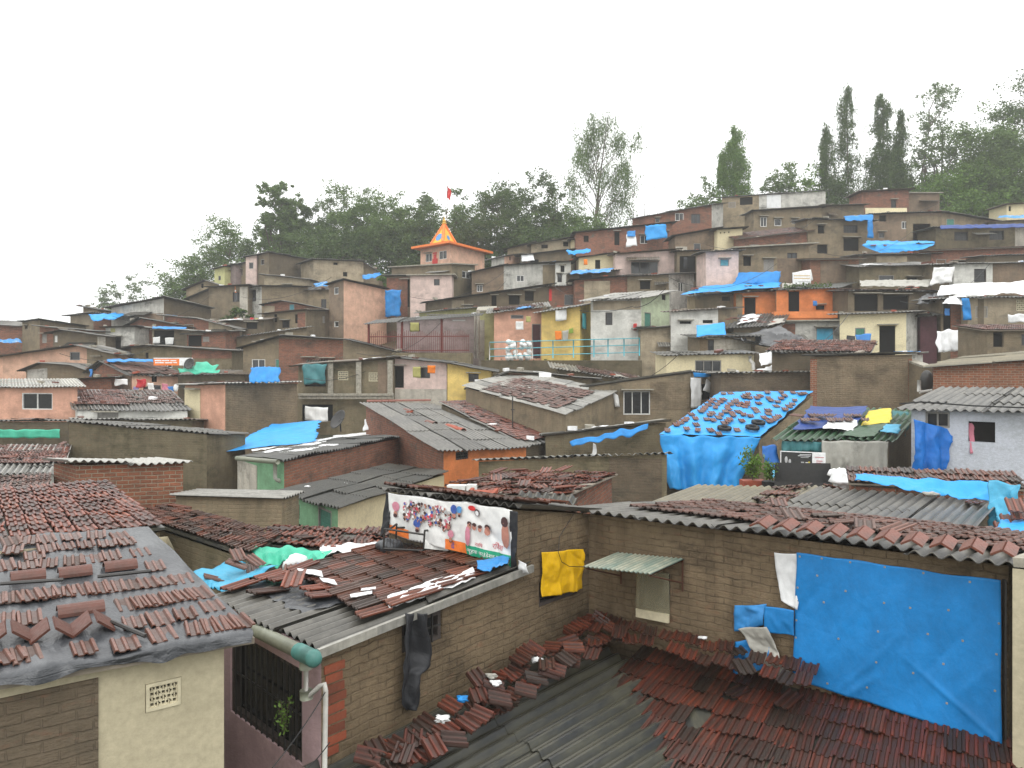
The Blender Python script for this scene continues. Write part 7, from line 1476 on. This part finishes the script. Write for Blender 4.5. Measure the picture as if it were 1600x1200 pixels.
# plastic scraps on the hillside roofs, and cables
R = random.Random(21); NS = 0
for (q0, q1, q2, q3, dd_) in FARROOF:
    if R.random() < .42:
        u0 = R.uniform(0, .8); u1 = min(1, u0+R.uniform(.1, .3)); v1 = R.uniform(.15, .5); cq = [q0, q1, q2, q3]; v0 = R.choice((-.04, .02, .1))
        up_ = Vector((0, 0, .09)); m_ = R.choice(['tarp_white', 'tarp_dirty', 'tarp_dirty', 'plastic_grey', 'tarp_white', 'tarp_worn', 'tarp_black'])
        cloth('plastic_scrap', 'piece of old plastic sheeting lying on the sheet roof of a hillside house', 'plastic scrap', [bil(cq, u0, v1)+up_, bil(cq, u1, v1)+up_, bil(cq, u1, v0)+up_, bil(cq, u0, v0)+up_], m_, amp=.05, edge=.3, res=.2, group='plastic scraps on the hillside roofs', ncr=3)
for k, (x0, y0, d0, x1, y1, d1, sg_) in enumerate(((380, 470, 66, 520, 440, 62, .8), (180, 500, 62, 330, 470, 66, 1.2), (640, 470, 60, 790, 430, 62, 1.0), (860, 450, 56, 1000, 470, 44, 1.0), (1040, 440, 54, 1210, 420, 56, 1.2), (1100, 390, 60, 1270, 350, 66, 1.2),
    (1270, 400, 56, 1420, 370, 62, 1.0), (1400, 480, 46, 1540, 420, 52, 1.0), (930, 600, 36, 1060, 560, 40, .8), (560, 560, 40, 700, 500, 50, 1.0), (100, 560, 46, 260, 540, 52, .8), (480, 600, 36, 620, 560, 40, .6), (1200, 560, 35, 1320, 500, 45, .8), (1300, 330, 72, 1470, 320, 72, 1.2))):
    a, b = P(x0, y0, d0)+Vector((0, -.5, .3)), P(x1, y1, d1)+Vector((0, -.5, .3)); q_ = [a.lerp(b, t/12)-Vector((0, 0, sg_*4*(t/12)*(1-t/12))) for t in range(13)]; mb = MB(); mb.tube(q_, .016, 3, cap=False)
    single('cable', mb, 'black_cable', 'thin cable sagging between two hillside houses', 'cable', 'thin cables between the hillside houses')
# ================================================================ GROUND
gp = np.array(GP)
def gz(x, y):
    d2 = (gp[:, 0]-x)**2+(gp[:, 1]-y)**2+2.0; w = 1/d2**1.6; z = float((w*gp[:, 2]).sum()/w.sum())
    if y > 84: z -= min(14, (y-84)*.22)
    if y < 3: z = -7.5
    return z-.5
xs = [-300, -200, -140]+[-100+2.5*i for i in range(81)]+[140, 200, 300]; ys = [-40, -20, -5]+[2.2*i for i in range(1, 50)]+[115, 130, 160, 220, 300]
mb = MB(); n0 = 0
for y in ys:
    for x in xs: mb.v.append((x, y, gz(x, y)+.25*noise.noise(Vector((x*.4, y*.4, 0)))))
for j in range(len(ys)-1):
    for i in range(len(xs)-1): a = j*len(xs)+i; mb.f.append((a, a+1, a+1+len(xs), a+len(xs))); mb.uv.append(None)
me = mb.mesh('hillside', (0, 0, 0), True); me.materials.append(MATS['earth']); g = bpy.data.objects.new('hillside', me); C.objects.link(g); g['kind'] = 'structure'
# small tile and stone weights on the far sheet roofs
WM = []
for k in range(6):
    wm = MB(); R = random.Random(k); wm.box(Vector((-.15, -.1, 0)), Vector((R.uniform(.22, .34), 0, R.uniform(-.02, .04))), Vector((R.uniform(-.05, .05), .22, 0)), Vector((0, 0, R.uniform(.05, .12)))); me = wm.mesh('roof_weight', (0, 0, 0)); me.materials.append(MATS[['tile_dim', 'terracotta', 'wood_grey', 'print_white', 'tile_red', 'concrete'][k]]); WM.append(me)
R = random.Random(77)
for (q0, q1, q2, q3, dd_) in FARROOF:
    for _ in range(R.choice((0, 1, 2, 2, 3, 4))):
        o = bpy.data.objects.new('roof_weight', R.choice(WM)); C.objects.link(o); o.location = bil([q0, q1, q2, q3], R.uniform(.03, .97), R.uniform(.02, .5))+Vector((0, 0, .04)); o.rotation_euler = (R.uniform(-.1, .1), R.uniform(-.1, .1), R.uniform(0, 6)); s_ = R.uniform(.8, 1.5); o.scale = (s_, s_, s_*R.uniform(.6, 1.4))
        tag(o, 'stone, brick or tile weighing down the sheet roof of a hillside house', 'roof weight', 'weights on the hillside roofs')
# ================================================================ TREES
def tree(label, px, ytop, hw, d, kind='broad', mat='leaf_mid', n=5200, ls=.17, seed=0, fill=1.0, blobs=None, group=None, ybot=None, name='tree', low=.14):
    R = random.Random(seed*31+int(px)); x = (px-800)/F*d; top = (HY-ytop)/F*d; base = gz(x, d)+.3; Hh = top-base; r = hw/F*d*(1.12 if kind == 'mast' else 1.28)
    n = int(n*(3.4 if kind == 'broad' else 2.6))
    rt = root(name, (x, d, base), label, 'tree', group); tb, lv = MB(), MB(); V = Vector; B = V((x, d, base))
    def clump(c, rx, rz, m, droop=0):
        for _ in range(m):
            q = V((R.gauss(0, .52), R.gauss(0, .52), R.gauss(0, .48)))
            if q.length > 1.5: q *= .6
            p = c+V((q.x*rx, q.y*rx, q.z*rz-(abs(R.gauss(0, .3))*rz if droop else 0))); e = V((R.gauss(0, 1), R.gauss(0, 1), R.gauss(0, .6)-droop)).normalized(); f_ = e.cross(V((R.gauss(0, 1), R.gauss(0, 1), R.gauss(0, 1)))).normalized()
            s = ls*R.uniform(.5, 1.25); w = .5 if not droop else .3; lv.quad(p-e*s, p+f_*s*w, p+e*s, p-f_*s*w)
    def limb(a, b, r0, r1, bend=.12):
        m = a.lerp(b, .5)+V((R.uniform(-1, 1), R.uniform(-1, 1), R.uniform(-.3, .6)))*(b-a).length*bend; tb.tube([a, a.lerp(m, .5).lerp(m, .1), m, b], r0, 6, r1)
    trunk_r = max(.09, Hh*.014)
    if kind in ('broad', 'thin'):
        lo = low if kind == 'broad' else .3; nb = int((60 if kind == 'broad' else 46)*fill)
        th = B+V((R.uniform(-.1, .1)*r, 0, Hh*max(lo, .25))); limb(B, th, trunk_r, trunk_r*.7, .05)
        lead = [th+V((R.uniform(-.6, .6)*r, R.uniform(-.4, .4)*r, Hh*R.uniform(.2, .5))) for _ in range(6)]
        for l_ in lead: limb(th, l_, trunk_r*.55, trunk_r*.2)
        tops = [(R.uniform(-.6, .6), R.uniform(.8, 1)) for _ in range(3)]+[(R.uniform(-.2, .2), 1)]
        for i in range(nb):
            t = ((i+.5)/nb)**.9; zz = lo+(1-lo)*t; a = R.uniform(0, 6.28)
            prof = (math.sin(math.pi*min(1, .22+.70*t))**.5) if kind == 'broad' else (.95-.45*t)
            rr = r*prof*(R.random()**.45)
            tx, th_ = R.choice(tops); zc = Hh*zz*(th_ if t > .7 else 1)*R.uniform(.94, 1.0)
            c = B+V((math.cos(a)*rr+tx*r*.35*max(0, t-.5), math.sin(a)*rr*.8, zc))
            l_ = min(lead, key=lambda q: (q-c).length); limb(l_, c, trunk_r*.16, trunk_r*.04, .15)
            k = r*R.uniform(.15, .28)*(1.25 if kind == 'broad' else 1.0); m = n//nb
            clump(c, k, k*R.uniform(.6, 1.0), m//2)
            for _ in range(4): clump(c+V((R.gauss(0, k*.9), R.gauss(0, k*.9), R.gauss(0, k*.6))), k*.45, k*.35, m//8)
    elif kind == 'euc':
        tp = B+V((r*.15, 0, Hh*.96)); limb(B, B+V((-.15*r, 0, Hh*.5)), trunk_r*.8, trunk_r*.5, .02); limb(B+V((-.15*r, 0, Hh*.5)), tp, trunk_r*.5, trunk_r*.1, .03); nb = int(46*fill)
        for i in range(nb):
            t = R.uniform(.34, 1); a = R.uniform(0, 6.28); rr = r*(1.0-.5*abs(t-.74)*2)*R.uniform(.2, .95)*(1 if t < .93 else .5); st = B+V((-.1*r, 0, Hh*max(.3, t-.2)))
            c = B+V((math.cos(a)*rr, math.sin(a)*rr*.7, Hh*t*.97)); limb(st, c, trunk_r*.14, trunk_r*.04, .1)
            for j in range(4): clump(c+V((R.gauss(0, r*.08), R.gauss(0, r*.08), -Hh*.02*j)), r*R.uniform(.09, .16), Hh*R.uniform(.03, .06), n//nb//4, droop=1.4)
    elif kind == 'mast':
        for (cx, ht, wr, y0) in blobs:      # hanging columns of leaves around upright stems
            wr *= 1.9; bx = B+V((cx*r, 0, 0)); limb(bx, bx+V((0, 0, Hh*ht*.97)), trunk_r*.5, trunk_r*.12, .01); m = int(n*ht*wr*.8)
            for i in range(34):
                t = y0+(ht-y0)*(i+.5)/34; w = wr*r*(1-.5*((t-y0)/(ht-y0))**4)*R.uniform(.5, 1.25); a = R.uniform(0, 6.28)
                clump(bx+V((math.cos(a)*w*.45, math.sin(a)*w*.45, Hh*t)), w*.7, Hh*R.uniform(.02, .045), m//34, droop=1.2)
                if R.random() < .55: clump(bx+V((math.cos(a)*w*1.05, math.sin(a)*w, Hh*(t-.05))), w*.22, Hh*.075, m//80, droop=1.6)
    elif kind == 'bare':
        for k in range(6):
            a = R.uniform(-.8, .8); p1 = B+V((a*r*.4, 0, Hh*R.uniform(.4, .6))); p2 = p1+V((a*r*.6+R.uniform(-.3, .3)*r, 0, Hh*R.uniform(.25, .45))); limb(B, p1, .09, .05); limb(p1, p2, .05, .012)
            for j in range(3): q = p1.lerp(p2, R.random()); limb(q, q+V((R.uniform(-.5, .5)*r, 0, Hh*R.uniform(.08, .2))), .022, .008)
        part('trunk', tb, 'bark', rt); return rt
    part('trunk', tb, 'bark', rt, True); part('crown', lv, mat, rt); return rt
TR = [
 ('pale sparse tree leftmost on the skyline above the grey roofs', 172, 440, 22, 108, 'thin', 'leaf_grey', 1500), ('pale sparse tree right of the leftmost one, its crown half see-through', 215, 431, 26, 110, 'thin', 'leaf_grey', 1500),
 ('low bushy tree left of the colourful row of houses', 290, 404, 34, 96, 'broad', 'leaf_mid', 3600), ('round tree behind the pale yellow narrow house', 348, 347, 46, 98, 'broad', 'leaf_mid', 5200),
 ('dark bushy tree between the round tree and the two topped tree', 405, 352, 30, 100, 'broad', 'leaf_dark', 3600), ('tall light tree with left top of the pair above the grey end house', 430, 270, 29, 96, 'thin', 'leaf_mid', 6500),
 ('tall light tree with right top of the pair above the grey end house', 460, 270, 30, 98, 'thin', 'leaf_mid', 7000), ('sparse feathery tree just left of the large rounded grove', 500, 288, 30, 99, 'thin', 'leaf_grey', 4600),
 ('large leafy tree forming the left shoulder of the grove', 548, 288, 42, 97, 'broad', 'leaf_mid', 7000), ('largest leafy tree in the middle of the grove', 602, 277, 48, 96, 'broad', 'leaf_mid', 8000),
 ('short dark filling tree at the foot of the grove', 520, 350, 46, 93, 'broad', 'leaf_dark', 5200), ('wide low tree directly left of the temple', 600, 355, 50, 94, 'broad', 'leaf_dark', 5200),
 ('mid height tree filling the grove between the feathery tree and its left shoulder', 470, 330, 40, 96, 'broad', 'leaf_mid', 5000), ('mid height tree filling the grove just left of the temple spire', 640, 318, 38, 97, 'broad', 'leaf_mid', 5000),
 ('mid height tree filling the grove right of the temple spire', 752, 322, 36, 97, 'broad', 'leaf_mid', 4600), ('low tree between the lone eucalyptus and the dense dark tree', 880, 318, 34, 93, 'broad', 'leaf_mid', 4200),
 ('sparse tree with gaps left of the flagpole', 665, 285, 30, 98, 'thin', 'leaf_grey', 3400), ('sparse upright tree right of the flagpole', 728, 277, 32, 98, 'thin', 'leaf_mid', 3800), ('low dark tree right behind the temple spire', 700, 325, 46, 95, 'broad', 'leaf_dark', 5600),
 ('broad dark tree right of the temple', 790, 278, 46, 94, 'broad', 'leaf_dark', 7500), ('dark tree with peaked top farther right of the temple', 850, 270, 30, 95, 'broad', 'leaf_dark', 5200), ('dense dark tree between the peaked tree and the layered roofs', 832, 315, 50, 92, 'broad', 'leaf_dark', 6000),
 ('low shrubby tree at the foot of the tall eucalyptus', 925, 322, 38, 90, 'broad', 'leaf_mid', 4200), ('tall sparse eucalyptus with drooping leaves standing alone', 940, 165, 54, 96, 'euc', 'leaf_mid', 6500),
 ('bare leafless sapling right of the tall eucalyptus', 1003, 277, 18, 92, 'bare', 'leaf_mid', 10), ('rounded tree left of the creeper covered column', 1097, 277, 38, 96, 'broad', 'leaf_mid', 5200),
 ('spreading tree with pale flowers right of the creeper covered column', 1215, 245, 32, 94, 'broad', 'leaf_mid', 4200), ('flat spreading tree above the pale blue panels', 1260, 266, 36, 93, 'broad', 'leaf_fresh', 3800),
 ('slender open tree between the drooping mast trees and the big tree', 1462, 112, 36, 94, 'thin', 'leaf_grey', 2600), ('big dense green tree behind the topmost brick room', 1525, 190, 62, 92, 'broad', 'leaf_mid', 11000), ('big dense green tree cut by the right edge', 1590, 195, 62, 91, 'broad', 'leaf_mid', 10000),
 ('tallest dark tree at the upper right corner', 1588, 116, 52, 99, 'broad', 'leaf_dark', 7500), ('low leafy tree at the foot of the big dense green tree', 1500, 265, 58, 89, 'broad', 'leaf_fresh', 6500), ('low tree behind the upper right edge roofs', 1600, 275, 50, 88, 'broad', 'leaf_mid', 5000)]
for i, (lb, px, yt, hw, d, k, m, n) in enumerate(TR): tree(lb, px, yt, hw, d, k, m, n, seed=i+1, fill=1.15 if k == 'broad' else 1.0)
tree('tall trunk thickly covered with green creeper', 1148, 200, 30, 92, 'mast', 'leaf_fresh', 9000, seed=50, blobs=[(.05, 1.0, .34, .2), (-.55, .86, .13, .70), (.05, .92, .36, .2)])
tree('drooping mast tree with two uneven hanging columns', 1310, 138, 40, 92, 'mast', 'leaf_dark', 9000, seed=51, blobs=[(.28, 1.0, .20, .42), (-.42, .81, .19, .5), (-.1, .58, .40, .15)])
tree('wide drooping mast tree with ragged top right of the two column one', 1382, 150, 44, 92, 'mast', 'leaf_dark', 12000, seed=52, blobs=[(-.05, 1.0, .24, .3), (.5, .92, .16, .4), (-.42, .70, .34, .1), (.3, .74, .36, .12), (.85, .6, .10, .35)])
tree('small fresh green bush beside the parapet house under the temple', 607, 423, 14, 76, 'broad', 'leaf_fresh', 1300, seed=60, fill=.5, name='bush')
tree('dark bush below the cement house with orange and white board', 372, 480, 16, 66, 'broad', 'leaf_dark', 1500, seed=61, fill=.5, name='bush')
tree('tiny green sapling on the temple terrace', 705, 398, 4, 79, 'broad', 'leaf_fresh', 200, seed=62, fill=.3, ls=.1, name='sapling') if 0 else None
# moss tufts on ledges
mb = MB(); R = random.Random(2)
for (x0, x1, y, d, m) in ((760, 1000, 566, 46.9, 260), (1225, 1300, 448, 53, 300)):
    for _ in range(m):
        p = P(R.uniform(x0, x1), y+R.gauss(0, 3), d-R.random()*.3); e = Vector((R.gauss(0, 1), R.gauss(0, 1), R.gauss(0, 1))).normalized()*.07; f_ = e.cross(Vector((R.gauss(0, 1), 1, 0))).normalized()*.05; mb.quad(p-e, p+f_, p+e, p-f_)
single('moss', mb, 'leaf_dark', 'patches of moss and weeds along old wall edges', 'moss', kind='stuff')
# ================================================================ RAINY AIR
mb = MB(); mb.box(Vector((-305, -45, float(min(gp[:, 2]))-14-6)), Vector((610, 0, 0)), Vector((0, 350, 0)), Vector((0, 0, 75)))
me = mb.mesh('haze', (0, 0, 0)); hz = bpy.data.objects.new('haze', me); C.objects.link(hz); hz['kind'] = 'stuff'
m = bpy.data.materials.new('haze'); m.use_nodes = True; t = m.node_tree; t.nodes.clear(); ho = t.nodes.new('ShaderNodeOutputMaterial'); pv = t.nodes.new('ShaderNodeVolumePrincipled')
pv.inputs['Density'].default_value = HAZE; pv.inputs['Color'].default_value = (.93, .95, .95, 1); pv.inputs['Anisotropy'].default_value = .2; t.links.new(pv.outputs[0], ho.inputs['Volume']); me.materials.append(m)
S.cycles.volume_bounces = 2
